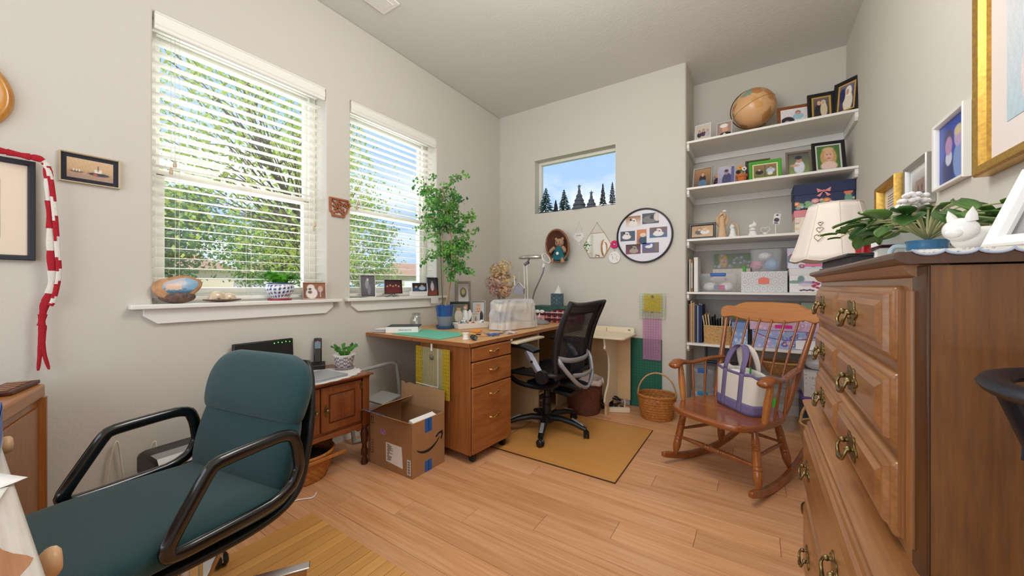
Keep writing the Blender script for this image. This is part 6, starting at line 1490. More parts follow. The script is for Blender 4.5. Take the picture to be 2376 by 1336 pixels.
# green cutting mat on the desk
cm2 = thing('cutting_mat', 'light green cutting mat lying flat on the desk top', 'cutting mat', (-1.972, 1.945, zd), R(-2))
MB().box(-.25, -.165, 0, .25, .165, .003).build('mat', MATS['mat_teal'], cm2)
g = MB()
for i in range(1, 20): g.box(-.25+.025*i-.0004, -.165, .003, -.25+.025*i+.0004, .165, .0034)
for j in range(1, 13): g.box(-.25, -.165+.0254*j-.0004, .003, .25, -.165+.0254*j+.0004, .0034)
g.build('grid_lines', mat('mat_teal_line', '#8fd0ba', .6), cm2)
# small things near the desk corner
def scissors(label, loc, rz, col, L=.19):
    t = thing('scissors', label, 'scissors', loc, rz)
    for s in (-1, 1):
        MB().add([(0, s*.004, .003), (L*.52, 0, .003), (0, -s*.003, .003), (0, s*.004, .0055), (L*.52, 0, .0055), (0, -s*.003, .0055)], [(0,1,2), (3,5,4), (0,3,4,1), (1,4,5,2), (2,5,3,0)]).build('blade', MATS['grey_metal'], t)
        MB().tube([(-.052+.034*math.cos(a), s*.022+.018*math.sin(a), .009) for a in [2*PI*k/20 for k in range(20)]], .0055, 7, closed=True).build('handle', mat('plastic_'+col[1:], col, .4), t, smooth=60)
    return t
scissors('orange-handled scissors lying on the green mat', (-1.800, 2.165, zd+.0042), R(200), '#e6861c')
scissors('blue-handled scissors near the desk edge', (-1.60, 2.135, zd), R(160), '#3a5c96', .16)
sp = thing('thread_spool', 'white thread spool standing at the desk corner', 'spool', (-1.592, 1.872, zd))
MB().lathe([(0, 0), (.022, 0), (.022, .006), (.019, .008), (.019, .036), (.022, .038), (.022, .043), (.006, .043), (.006, .03), (0, .03)], 20).build('spool', MATS['white_frame'], sp, smooth=40)
rl = thing('lint_roller', 'short black cylinder lying at the desk corner', 'roller', (-1.535, 1.885, zd+.016), R(-32))
MB().lathe([(0, -.03), (.016, -.03), (.016, .03), (0, .03)], 18, M=RY(R(90))).build('grip', MATS['black_plastic'], rl, smooth=40); MB().lathe([(0, .0305), (.012, .0305), (.012, .040), (0, .040)], 14, M=RY(R(90))).build('cap', MATS['grey_metal'], rl, smooth=40)
yt = thing('tape_measure_case', 'yellow and black tool handle beside the orange scissors', 'tool', (-1.70, 2.03, zd), R(35))
MB().tube([(-.06, 0, .009), (.0, 0, .010), (.05, 0, .008)], [.007, .009, .006], 8).build('handle', mat('tool_yellow', '#c99a3c', .5), yt, smooth=50); MB().tube([(.0505, 0, .008), (.085, 0, .006)], .004, 6).build('tip', MATS['black_plastic'], yt)
for i, (x, y, rz, c, lb) in enumerate(((-1.60, 2.02, 50, '#c98f6a', 'tan wooden pencil near the desk edge'), (-1.56, 2.23, 66, '#4a4a58', 'dark pen beside the blue scissors'), (-1.62, 2.26, 80, '#d8d2d6', 'white pen behind the blue scissors'))):
    t = thing('pencil', lb, 'pencil', (x, y, zd+.0035), R(rz)); MB().tube([(-.075, 0, 0), (.065, 0, 0)], .0033, 6).build('shaft', mat('pencil_'+c[1:], c, .5), t); MB().tube([(.0651, 0, 0), (.078, 0, 0)], [.0033, .0006], 6).build('point', mat('lead', '#3a3430', .6), t)
pb_ = thing('plastic_packet', 'clear plastic packet with pink print in front of the covered machine', 'packet', (-1.535, 2.32, zd), R(20))
MB().grid(lambda u, v: Vector(((u-.5)*.09, (v-.5)*.16, .004+.006*math.sin(7*u+3)*math.cos(9*v))), 10, 12).build('film', sheer('packet_film', '#e6e0e6', .55, .2), pb_, smooth=40)
MB().box(-.03, -.04, .0005, .03, .05, .002).build('card', mat('packet_card', '#d8b8c4', .6), pb_)
# tray with sewing bits
ty = thing('sewing_tray', 'white tray of sewing notions beside the blue pot', 'tray', (-2.003, 2.415, zd), R(65))
b = MB(); w, d, h = .145, .07, .045
for sx in (0, 1): pass
prof = [(-w+.012, -d+.008), (w-.012, -d+.008), (w-.012, d-.008), (-w+.012, d-.008)]
prof2 = [(-w, -d), (w, -d), (w, d), (-w, d)]
def tray_mesh(o1, o2, z0, z1, t_=.004):
    vs = [(x, y, z0) for x, y in o1] + [(x, y, z1) for x, y in o2] + [(x*.965, y*.93, z1) for x, y in o2] + [(x*.965, y*.93, z0+t_) for x, y in o1]
    fs = [(3, 2, 1, 0)] + [(i, (i+1) % 4, 4+(i+1) % 4, 4+i) for i in range(4)] + [(4+i, 4+(i+1) % 4, 8+(i+1) % 4, 8+i) for i in range(4)] + [(8+i, 8+(i+1) % 4, 12+(i+1) % 4, 12+i) for i in range(4)] + [(12, 13, 14, 15)]
    return MB().add(vs, fs)
tray_mesh(prof, prof2, 0, h).build('tray', mat('tray_white', '#e9e2da', .5), ty, bev=.002)
pc = thing('pin_cushion', 'patterned blue and yellow pincushion in the white tray', 'pincushion', (-2.035, 2.365, zd+.0045), R(65))
b = MB().sphere((0, 0, .034), .034, 26, 16, (1.35, .95, 1)); o = b.build('cushion', print_mat(.8, 'calico_print'), pc, smooth=60); at = o.data.color_attributes.new('ink', 'FLOAT_COLOR', 'POINT'); rg = random.Random(3); cols = []
for v in o.data.vertices: cols += [*hexc(rg.choice(['#e9ece8', '#3f6f9c', '#e2a63c', '#e9ece8', '#2c3f6e', '#8fb4ac'])), 1]
at.data.foreach_set('color', cols); MB().tube([(0, 0, .068), (0, 0, .085)], .006, 8).build('knob', MATS['white_ceramic'], pc, smooth=50)
tm = thing('tomato_pincushion', 'round red pincushion in the white tray', 'pincushion', (-1.985, 2.43, zd+.0045)); MB().sphere((0, 0, .022), .022, 16, 10, (1.15, 1.15, .95)).build('cushion', mat('tomato_red', '#b8321f', .7), tm, smooth=60); MB().sphere((0, 0, .043), .006, 8, 6, (1.4, 1.4, .5)).build('calyx', MATS['stem_green'], tm)
td = thing('tape_dispenser', 'white tape dispenser at the end of the tray', 'dispenser', (-1.955, 2.50, zd+.0045), R(65))
MB().prism([(-.045, 0), (.035, 0), (.035, .02), (.02, .055), (.0, .06), (-.02, .04), (-.045, .016)], -.011, .011, RX(R(90))).build('body', MATS['white_frame'], td, bev=.004); MB().lathe([(0, -.0115), (.010, -.0115), (.010, .0115), (0, .0115)], 16, M=T(.01, 0, .036) @ RX(R(90))).build('core', MATS['grey_metal'], td)
an = thing('angel_figurine', 'cream angel figurine behind the tray by the blue pot', 'figurine', (-2.13, 2.50, zd))
MB().lathe([(0, 0), (.036, 0), (.034, .03), (.024, .09), (.018, .125), (.008, .14), (0, .141)], 18, sy=.85).build('robe', MATS['bisque'], an, smooth=60); MB().sphere((0, 0, .158), .019, 12, 10).build('head', mat('skin_pale', '#d8b49a', .6), an, smooth=60)
MB().sphere((0, .003, .164), .0195, 12, 10).build('hair', mat('hair_tan', '#b08a5c', .7), an, smooth=60)
for s in (-1, 1): MB().grid(lambda u, v, s=s: Vector((s*(.008 + .045*u*math.sin(PI*(.2+.75*v))), .02, .125 - .11*v + .02*u)), 4, 8).build('wing', MATS['bisque'], an, smooth=60, solid=.004)
# frames standing at the back of the desk
DG = 'framed photographs on the sewing desk'
photo_frame('tall taupe wooden double frame leaning by the window corner', (-2.405, 2.80, zd), R(62), .155, .40, .022, mat('driftwood', '#8f8074', .7, noise=.2, nscale=20), ['#9a938c', '#d8d4d0', '#9a8c84'], [('r', .5, .46, .5, .025, '#8f8074'), ('e', .5, .74, .3, .14, '#57503f'), ('e', .5, .76, .18, .08, '#b8a870'), ('e', .45, .22, .16, .16, '#e4e6ea'), ('e', .6, .25, .1, .15, '#3d3a40')], 5, group=DG)
photo_frame('black frame of a standing person behind the blue pot', (-2.30, 2.62, zd), R(42), .185, .205, .018, 'black_frame', ['#6d7a5c', '#4d5a48'], [('e', .42, .3, .24, .36, '#d9cfc0'), ('e', .42, .72, .12, .13, '#cf9c7e'), ('e', .42, .82, .12, .06, '#6a4a34')], 10, group=DG)
photo_frame('ornate silver frame with a baby in a dark jacket on the desk', (-2.215, 2.785, zd), R(36), .145, .215, .017, mat('pewter', '#8b857c', .4, metal=.6), ['#d8d4d0', '#b8bcc0'], [('e', .55, .25, .38, .34, '#23232e'), ('e', .5, .62, .24, .27, '#dba98e'), ('e', .5, .84, .22, .08, '#c79a70'), ('e', .42, .64, .03, .03, '#3a2c2a'), ('e', .58, .64, .03, .03, '#3a2c2a'), ('e', .5, .5, .07, .03, '#a8504c'), ('e', .3, .18, .12, .2, '#b8b2a8')], 10, group=DG)
photo_frame('tiny white frame in front of the baby photograph', (-2.12, 2.63, zd), R(40), .072, .108, .008, 'white_frame', '#c9c4b8', [('e', .5, .45, .2, .3, '#8c8478')], 10, group=DG)
# covered sewing machine
sm = thing('sewing_machine', 'sewing machine under a cloudy plastic cover on the desk', 'sewing machine', (-1.665, 2.560, zd), R(78))
mat('machine_cream', '#e2d2b4', .5)
MB().box(-.19, -.075, 0, .19, .075, .055).build('bed', MATS['machine_cream'], sm, bev=.008); MB().box(.075, -.06, .056, .19, .06, .20).build('column', MATS['machine_cream'], sm, bev=.012); MB().box(-.19, -.05, .145, .074, .05, .205).build('arm', MATS['machine_cream'], sm, bev=.012)
MB().tube([(-.15, 0, .145), (-.15, 0, .07)], .008, 8).build('needle_bar', MATS['grey_metal'], sm); MB().lathe([(0, 0), (.032, 0), (.032, .012), (0, .012)], 20, M=T(.1905, 0, .16) @ RY(R(90))).build('hand_wheel', MATS['machine_cream'], sm, smooth=40)
rg = random.Random(14)
def cover(u, v):
    a = 2*PI*u; c, s = math.cos(a), math.sin(a); e = .62; k = 1.0 if v < .62 else 1 - ((v-.62)/.38)**2.4
    w = .225*(1 - .16*v - .05*math.sin(a)*v)*k; d = .102*(1 - .34*v)*k
    x = w*math.copysign(abs(c)**e, c); y = d*math.copysign(abs(s)**e, s); wob = .008*math.sin(9*a + 6*v)*(1-.3*v) + .006*math.sin(17*a - 11*v) + .004*math.sin(5*a+23*v)
    zz = .008 + .236*math.sin(PI/2*min(1, v/.85))**.9 + .005*math.sin(7*a)*v*(1-v)
    return Vector((x + wob*c - .01*v, y + wob*s, zz))
MB().grid(cover, 72, 22).build('plastic_cover', sheer('cover_plastic', '#eef0f4', .40, .22), sm, smooth=50)
# dried hydrangeas
hy = thing('dried_hydrangeas', 'bunch of dried pink and tan hydrangeas in a vase by the corner', 'dried flowers', (-2.11, 3.02, zd))
MB().lathe([(0, 0), (.036, 0), (.045, .04), (.04, .10), (.026, .15), (.030, .165), (.026, .165), (.022, .15), (0, .14)], 24).build('vase', mat('vase_grey', '#8d8f96', .2, trans=.3), hy, smooth=50)
stm = MB(); rg = random.Random(17)
for k in range(14): a = rg.uniform(0, 2*PI); stm.tube([(.008*math.cos(a), .008*math.sin(a), .12), (.05*math.cos(a), .05*math.sin(a), .30)], .0022, 5)
stm.build('stems', mat('dry_stem', '#5c4a48', .9), hy)
heads = [(-.06, 0, .50, .075, '#cfae78'), (.05, -.02, .53, .08, '#dcc08c'), (-.09, -.02, .38, .075, '#c79a86'), (.02, -.05, .40, .08, '#d2a890'), (.09, 0, .40, .07, '#d8b884'), (-.02, .03, .47, .08, '#c9a676'), (-.04, -.04, .31, .065, '#bf8f86'), (.06, -.03, .30, .06, '#cfa27c')]
for i, (x, y, zz, r, c) in enumerate(heads):
    f = MB()
    for _ in range(110):
        d = Vector([rg.gauss(0, 1) for _ in range(3)]).normalized(); p = Vector((x, y, zz)) + d*r*rg.uniform(.8, 1.05); t1 = d.orthogonal().normalized(); t1 = (t1*math.cos(rg.random()*6) + d.cross(t1)*math.sin(rg.random()*6)).normalized(); t2 = d.cross(t1); s = rg.uniform(.010, .016)
        for q in range(4):
            aa = PI/2*q + rg.random()*.3; e1 = t1*math.cos(aa) + t2*math.sin(aa); e2 = d.cross(e1)
            f.add([p, p + e1*s*.6 + e2*s*.42 + d*.003, p + e1*s + d*.004, p + e1*s*.6 - e2*s*.42 + d*.003], [(0, 1, 2, 3)])
    f.build('flower_head', mat('hyd_'+c[1:], c, .9, noise=.2, nscale=30), hy)
# magnifier lamp
lp = thing('desk_lamp', 'silver desk lamp with gooseneck magnifier behind the covered machine', 'lamp', (-1.685, 3.02, zd))
MB().lathe([(0, 0), (.095, 0), (.10, .008), (.095, .022), (.06, .034), (0, .036)], 32, sy=.8).build('base', mat('lamp_grey', '#9a9a9c', .4, metal=.3), lp, smooth=50)
for x in (-.115, -.145):
    MB().tube([(x, 0, .03), (x-.01, -.01, .55)], .0042, 8).build('rod', MATS['white_frame'], lp, smooth=60)
MB().box(-.165, -.03, .0, -.09, .03, .03).build('rod_foot', MATS['lamp_grey'], lp, bev=.006)
MB().tube([(-.15, -.01, .55), (-.105, -.01, .575)], .015, 10).build('hinge', MATS['grey_metal'], lp, smooth=50)
MB().tube([(-.12, -.01, .57), (-.095, -.015, .605)], .008, 8).build('head_arm', MATS['grey_metal'], lp, smooth=50)
MB().lathe([(0, .0), (.12, .0), (.128, .006), (.125, .018), (.10, .030), (0, .034)], 36, (-.075, -.02, .605), sy=.6).build('lamp_head', MATS['silver_frame'], lp, smooth=40)
gp = cubic([(-.06, 0, .03), (-.075, 0, .15), (-.05, -.005, .28), (.0, -.01, .38), (.045, -.01, .47), (.06, -.01, .53)], 6)
MB().tube(gp, .0075, 8).build('gooseneck', MATS['grey_metal'], lp, smooth=60)
MB().tube([(.052, -.012, .525), (.068, -.012, .556)], [.012, .016], 12).build('lens_collar', MATS['white_frame'], lp, smooth=50)
Ml = T(.082, -.015, .602) @ RY(R(62)) @ RX(R(12))
MB().lathe([(.046, -.004), (.052, -.004), (.052, .004), (.046, .004)], 32, M=Ml, ring=True).build('lens_rim', MATS['white_frame'], lp, smooth=40); MB().lathe([(0, -.001), (.046, -.001), (.046, .001), (0, .001)], 32, M=Ml).build('lens', glass_mat('lens_glass', (.95, .97, .97), .2, .03), lp)
ho = thing('paper_house', 'glittery paper house ornament hanging from the desk lamp rods', 'ornament', (-1.845, 2.93, 1.035), R(25))
MB().prism([(-.045, 0), (.045, 0), (.045, .06), (0, .10), (-.045, .06)], -.03, .03, RX(R(90))).build('walls', mat('glitter_grey', '#8d8a96', .4, noise=.7, nscale=350), ho)
MB().add([(-.055, -.04, .052), (-.055, .04, .052), (0, .04, .108), (0, -.04, .108), (.055, -.04, .052), (.055, .04, .052)], [(0, 1, 2, 3), (3, 2, 5, 4)]).build('roof', MATS['paper_white'], ho, solid=.003)
MB().box(.046, -.02, .005, .049, .0, .05).build('door', mat('door_red', '#8a2a30', .6), ho); MB().tube([(0, 0, .108), (0, 0, .2)], .0008, 4).build('thread', MATS['cord_cream'], ho)
cpo = tag(MB().lathe([(.012, 0), (.010, .05), (.004, .09), (0, .09)], 16, (-1.93, 2.98, 1.12), sy=.4).build('glass_ornament', glass_mat('ornament_glass', (.85, .9, .92), .3, .1), smooth=50), 'clear glass drop ornament hanging beside the paper house', 'ornament')
# plaid gift box, tissue box
pl = thing('gift_box', 'red plaid gift box with green lid and white bow at the back of the desk', 'gift box', (-1.645, 3.33, zd))
def plaid(w, h, k=8):
    o = []
    for i in range(k): o += [('r', (i+.5)/k, .5, .022, .5, '#3a1420'), ('r', (i+.93)/k, .5, .006, .5, '#d8d2cc')]
    for j in range(3): o += [('r', .5, (j+.5)/3, .5, .07, '#4a1622'), ('r', .5, (j+.9)/3, .5, .02, '#cfc9c4')]
    return o
MB().box(-.24, -.12, 0, .24, .10, .150).build('body', mat('plaid_red', '#9c2430', .6), pl, bev=.002)
picture('plaid_front', .478, .148, '#a82634', plaid(1, 1), pl, T(0, -.1206, .001), 64, print_mat(.6, 'printed_card'))
MB().prism([(-.245, .152), (-.245, .100), (-.15, .092), (-.02, .106), (.06, .130), (.245, .138), (.245, .152)], -.104, .125, RX(R(90))).build('lid', mat('holly_green', '#2f5a4c', .5, noise=.3, nscale=30), pl)
for s in (-1, 1): MB().sphere((-.13+s*.025, -.132, .10), .022, 12, 8, (1.25, .45, .8)).build('bow_loop', MATS['paper_white'], pl, smooth=60)
MB().add([(-.13, -.13, .09), (-.155, -.131, .04), (-.125, -.131, .045)], [(0, 1, 2)]).build('bow_tail', MATS['paper_white'], pl, solid=.002)
MB().box(-.160, -.1275, .004, -.08, -.1255, .062).build('tag', mat('tag_pink', '#e0a8a8', .7), pl); text('tag_lettering', 'Joy', .022, MATS['ink_dark'], T(-.12, -.128, .03) @ RX(R(90)), pl)
tsx = thing('tissue_box', 'teal cube tissue box with geometric lines on the plaid gift box', 'tissue box', (-1.635, 3.30, zd+.1525), R(22))
MB().box(-.058, -.058, 0, .058, .058, .122).build('box', mat('tissue_teal', '#2d4a52', .6), tsx, bev=.001)
g = MB()
for side in range(2):
    Mr = RZ(R(-90*side))
    for q in ([(-.05, .02), (0, .06), (.05, .10)], [(-.05, .10), (0, .06), (.05, .02)], [(-.05, .06), (0, .02), (.05, .06), (0, .10), (-.05, .06)], [(0, .02), (0, .10)]):
        g.tube([Mr @ Vector((x, -.0584, zz)) for x, zz in q], .0008, 4)
g.build('printed_lines', mat('line_silver', '#9fb4b8', .5), tsx)
MB().grid(lambda u, v: Vector(((u-.5)*.07*(1-v*.75) + .012*v, .012*math.sin(5*u)*(1-v*.3), .118 + .09*v*(1 - .35*abs(u-.4)*2))), 8, 8).build('tissue', MATS['paper_white'], tsx, smooth=60, solid=.004)
MB().grid(lambda u, v: Vector(((u-.5)*.055*(1-v*.6) + .018, .02 + .010*math.cos(6*u), .118 + .06*v)), 6, 6).build('tissue', MATS['paper_white'], tsx, smooth=60, solid=.004)
box_thing('plain tan cardboard box behind the covered machine', -1.98, -1.90, 3.20, 3.34, zd, zd+.16, 'kraft', 0, None, 'cardboard box', name='cardboard_carton')
# ruler hung on the drawer column
yr = thing('quilting_ruler', 'large yellow and clear ruler hung on the side of the drawer column', 'ruler', (-1.790, 1.768, .702), R(-4), 'clear quilting rulers')
sheer('ruler_amber', '#cfae20', .45, .15)
MB().box(-.165, -.004, -.32, .165, -.001, 0).build('plate', sheer('ruler_haze', '#d8cfa0', .40, .15), yr)
for x0, x1 in ((-.165, -.105), (.105, .165)):
    MB().box(x0, -.0052, -.32, x1, -.0042, 0).build('amber_strip', MATS['ruler_amber'], yr)
    g = MB()
    for i in range(4): x = lerp(x0, x1, i/3); g.box(x-.0016, -.0062, -.32, x+.0016, -.0054, 0)
    for j in range(15): g.box(x0, -.0062, -.32*j/14-.0016, x1, -.0054, -.32*j/14+.0016)
    g.build('grid_lines', MATS['yellow_line'], yr)
g = MB()
for i in range(9): g.box(-.10+.025*i-.0004, -.0049, -.32, -.10+.025*i+.0004, -.0043, 0)
for j in range(13): g.box(-.105, -.0049, -.025*j-.0006, .105, -.0043, -.025*j+.0004)
g.build('fine_lines', MATS['green_line'], yr)
g = MB(); g.box(.055, -.0066, -.25, .061, -.0056, 0); g.box(-.165, -.0066, -.256, .061, -.0056, -.25); g.build('marker_tape', MATS['white_line'], yr)
MB().box(-.008, -.012, -.02, .008, -.0068, .028).build('hook', MATS['white_frame'], yr, bev=.002); MB().sphere((0, -.012, -.06), .018, 14, 8, (1, .5, 1)).build('suction_knob', MATS['smoke_clear'], yr, smooth=60)
# cubby contents: thread
tbx = tub('low clear bin of thread spools in the desk cubby', -1.80, -1.52, 2.70, 2.95, .047, .150, None, 'clear_plastic', .01)
for i in range(10):
    x, y = -1.765+.052*(i % 5), 2.76+.07*(i//5); c = ('#a82a3c', '#8a2230', '#c04a54', '#d8c8b8', '#7a2a48')[i % 5]; nm = ('scarlet', 'dark red', 'rose', 'cream', 'plum')[i % 5]
    t = thing('thread_spool', '%s thread spool in the %s row of the cubby bin' % (nm, ('front', 'back')[i//5]), 'spool', (x, y, .062), 0, 'thread spools in the cubby bin')
    MB().lathe([(0, 0), (.016, 0), (.016, .005), (.013, .006), (.013, .056), (.016, .057), (.016, .062), (0, .062)], 14).build('spool', MATS['white_frame'], t, smooth=40); MB().lathe([(.0145, .008), (.0145, .054)], 14).build('thread', mat('thread_'+c[1:], c, .8), t, smooth=40)
# ------------------------------------------------------------------ floor by the back wall
tk = thing('waste_basket', 'dark red-brown wicker waste basket with a liner under the desk wing', 'basket', (-1.275, 3.10, .001))
fn = oval(.128, .155, .128, .155, .25); weave(fn, 24, 30, .0058, 'wicker_red', tk, amp=.002)
MB().lathe([(0, 0), (.13, 0), (.13, .008), (0, .008)], 32).build('base', MATS['wicker_red'], tk)
MB().grid(lambda u, v: Vector(((.132 + .044*v + .004*math.sin(13*2*PI*u))*math.cos(2*PI*u), (.132 + .044*v + .004*math.sin(13*2*PI*u))*math.sin(2*PI*u), .215 + .090*math.sin(PI*v*.80) + .010*math.sin(5*2*PI*u)*v)), 60, 10).build('liner', mat('liner_pink', '#e0cfc6', .5, trans=.1), tk, smooth=50, solid=.002)
psn = thing('power_strip', 'cream wooden block with coiled black cords by the back wall', 'power strip', (-1.02, 3.255, .001), R(28))
MB().box(-.10, -.022, 0, .10, .022, .038).build('block', MATS['melamine_pale'], psn, bev=.003)
rg = random.Random(4); cb_ = MB()
for k in range(7):
    c = Vector((rg.uniform(-.10, -.02), rg.uniform(.045, .085), .02+.014*k)); r = rg.uniform(.03, .055)
    cb_.tube([c + Vector((r*math.cos(a)*1.3, r*.5*math.sin(a), .012*math.sin(2*a+k))) for a in [2*PI*q/16 for q in range(16)]], .0055, 6, closed=True)
cb_.build('coiled_cord', MATS['black_plastic'], psn, smooth=60)
for k in range(3): MB().cbox((-.06+.05*k, .03, .03), (.028, .03, .028)).build('plug', MATS['black_plastic'], psn, bev=.004)
MB().tube(cubic([(.06, .0, .038), (.07, .05, .09), (.05, .09, .06)], 5), .004, 6).build('lead', MATS['melamine_pale'], psn, smooth=60)
hb = thing('handled_basket', 'round golden splint basket with tall hoop handle by the back wall', 'basket', (-.700, 3.290, .001), R(15))
fn = oval(.118, .150, .105, .130, .19)
weave(fn, 9, 22, .0105, 'wicker_gold', hb, amp=.003, flat=(1.0, .35)); MB().lathe([(0, 0), (.12, 0), (.12, .006), (0, .006)], 30, sy=.88).build('base', MATS['wicker_gold'], hb)
MB().tube([fn(2*PI*k/44, 1.0, .002) for k in range(44)], .0095, 7, closed=True, flat=(1.2, .8)).build('rim', MATS['wicker_gold'], hb, smooth=60)
lash = MB()
for k in range(26): a = 2*PI*k/26; p = fn(a, 1.0, 0); q = fn(a+.12, 1.0, 0); lash.tube([p + Vector((0, 0, -.012)), p*1.0 + (p.normalized()*.010), q + Vector((0, 0, .012))], .0022, 4)
lash.build('rim_lashing', MATS['wicker_rim'], hb)
MB().tube([(-.150*math.cos(a), 0, .19 + .185*math.sin(a)) for a in [PI*k/24 for k in range(25)]], .0065, 8, flat=(1, 1.5)).build('handle', MATS['wicker_rim'], hb, smooth=60)
MB().sphere((-.04, -.02, .13), .05, 14, 8, (1.3, 1, .5)).build('cloth_filling', MATS['paper_white'], hb, smooth=50)

# ------------------------------------------------------------------ small oak side cabinet under the window
wood('oak_red', '#9c5a2e', '#6e3716', rough=.35, axis='Y', grain=14, stretch=9, coat=.3); wood('oak_red_v', '#965528', '#6a3414', rough=.35, axis='Z', grain=14, stretch=8, coat=.3); wood('oak_dark', '#5c2c12', '#421c0a', rough=.4, axis='Z', grain=12, stretch=8)
CX0, CX1, CY0, CY1 = -2.455, -2.048, .83, 1.436; ZT = .57
sc_ = thing('side_cabinet', 'small two-door oak side cabinet with turned legs under the window', 'cabinet', ((CX0+CX1)/2, 1.15, 0))
MB().box(CX0-.005, CY0-.03, ZT-.012, CX1+.045, CY1+.035, ZT).build('top', MATS['oak_red'], sc_, world=True, bev=.004); MB().box(CX0, CY0-.015, ZT-.024, CX1+.03, CY1+.02, ZT-.0125).build('top_moulding', MATS['oak_red'], sc_, world=True, bev=.005)
MB().box(CX0, CY0, .262, CX1-.002, CY1, ZT-.025).build('carcass', MATS['oak_red_v'], sc_, world=True)
for (y0, y1, hy) in ((CY0+.05, 1.146, 1.118), (1.152, CY1-.03, 1.180)):
    d = MB().box(CX1-.0015, y0, .282, CX1+.014, y1, ZT-.034).build('door', MATS['oak_red_v'], sc_, world=True, bev=.003)
    y0i, y1i, z0i, z1i = y0+.052, y1-.052, .282+.052, ZT-.034-.052
    MB().box(CX1+.0142, y0i-.008, z0i-.008, CX1+.0155, y1i+.008, z1i+.008).build('panel_groove', MATS['oak_dark'], d, world=True)
    frp = MB().add([(CX1+.0156, y0i, z0i), (CX1+.0156, y1i, z0i), (CX1+.0156, y1i, z1i), (CX1+.0156, y0i, z1i), (CX1+.022, y0i+.03, z0i+.03), (CX1+.022, y1i-.03, z0i+.03), (CX1+.022, y1i-.03, z1i-.03), (CX1+.022, y0i+.03, z1i-.03)], [(4,5,6,7), (0,1,5,4), (1,2,6,5), (2,3,7,6), (3,0,4,7), (3,2,1,0)])
    frp.build('raised_panel', MATS['oak_red_v'], d, world=True)
    pl_ = [(.009*(1+.5*math.cos(2*a))*math.cos(a), .036*math.sin(a)*(1+.12*math.cos(6*a))) for a in [2*PI*k/28 for k in range(28)]]
    h = MB().prism(pl_, 0, .002, Matrix(((0, 0, 1, CX1+.0142), (1, 0, 0, hy), (0, 1, 0, .405), (0, 0, 0, 1)))).build('knob_plate', MATS['old_brass'], d, world=True); MB().lathe([(.004, 0), (.004, .012), (.011, .016), (.011, .022), (.006, .026), (0, .026)], 14, M=T(CX1+.016, hy, .405) @ RY(R(90))).build('knob', MATS['old_brass'], d, world=True, smooth=50)
    yh = y0-.002 if y0 < 1 else y1+.002
    for zz in (.32, .50): MB().box(CX1+.0142, yh-.014, zz-.022, CX1+.0172, yh+.014, zz+.022).build('hinge', MATS['old_brass'], d, world=True, bev=.001)
for y in (CY0, CY1):
    MB().box(CX1-.02, y-.022, .245, CX1+.020, y+.022, ZT-.0245).build('corner_stile', MATS['oak_red_v'], sc_, world=True, bev=.003); MB().box(CX0, y-.022, .245, CX0+.04, y+.022, ZT-.0245).build('corner_stile', MATS['oak_red_v'], sc_, world=True)
    for x in (CX1, CX0+.02):
        MB().lathe([(0, 0), (.018, 0), (.022, .01), (.020, .025), (.014, .045), (.014, .052), (.020, .06), (.0205, .09), (.014, .105), (.016, .11), (.013, .118), (.019, .14), (.0235, .19), (.019, .215), (.014, .225), (.022, .235), (.022, .245), (0, .245)], 20, (x, y, 0)).build('leg', MATS['oak_dark'], sc_, world=True, smooth=45)
ap = [(CY0+.022, .262), (CY0+.022, .222), (CY0+.05, .217), (CY0+.07, .235), (CY0+.11, .228), (1.15, .238), (CY1-.11, .228), (CY1-.07, .235), (CY1-.05, .217), (CY1-.022, .222), (CY1-.022, .262)]
MB().prism(ap, CX1-.01, CX1+.008, Matrix(((0, 0, 1, 0), (1, 0, 0, 0), (0, 1, 0, 0), (0, 0, 0, 1)))).build('apron', MATS['oak_red'], sc_, world=True, bev=.002)
# things on it
def lace_mat(name, col, scale, thr=.34):
    m, t, b = _bsdf(name); b.inputs['Base Color'].default_value = (*hexc(col), 1); b.inputs['Roughness'].default_value = .9
    tc = t.nodes.new('ShaderNodeTexCoord'); v = t.nodes.new('ShaderNodeTexVoronoi'); v.inputs['Scale'].default_value = scale; v.inputs['Randomness'].default_value = .35
    t.links.new(tc.outputs['Object'], v.inputs['Vector']); g = t.nodes.new('ShaderNodeMath'); g.operation = 'GREATER_THAN'; g.inputs[1].default_value = thr; t.links.new(v.outputs['Distance'], g.inputs[0])
    tr = t.nodes.new('ShaderNodeBsdfTransparent'); mx = t.nodes.new('ShaderNodeMixShader'); t.links.new(g.outputs[0], mx.inputs[0]); t.links.new(tr.outputs[0], mx.inputs[1]); t.links.new(b.outputs[0], mx.inputs[2]); t.links.new(mx.outputs[0], t.nodes['Material Output'].inputs['Surface'])
    MATS[name] = m; return m
lace_mat('crochet', '#e9e4df', 95, .26); mat('crochet_solid', '#e6e1dd', .9)
zt = ZT + .0006
dl = thing('lace_doily', 'white crocheted doily under the laptop and potted cactus', 'doily', (-2.19, 1.19, zt))
n = 96; ring_ = [((.185+.010*abs(math.sin(12*a)))*math.cos(a), (.285+.012*abs(math.sin(12*a)))*math.sin(a)) for a in [2*PI*k/n for k in range(n)]]
MB().prism(ring_, 0, .0012).build('lace', MATS['crochet'], dl)
lt = thing('laptop', 'closed silver laptop on the doily', 'laptop', (-2.155, 1.155, zt+.0015), R(4)); MB().box(-.115, -.165, 0, .115, .165, .008).build('base', mat('laptop_silver', '#b9bcc2', .35, metal=.5), lt, bev=.003); MB().box(-.115, -.165, .0085, .115, .165, .014).build('lid', MATS['laptop_silver'], lt, bev=.003)
ca = thing('potted_cactus', 'Christmas cactus in a grey patterned pot on the side cabinet', 'potted plant', (-2.245, 1.425, zt+.0015))
MB().lathe([(0, 0), (.055, 0), (.062, .012), (.058, .014), (.05, .006), (0, .005)], 30).build('saucer', mat('mauve_saucer', '#8d7f80', .5), ca, smooth=40)
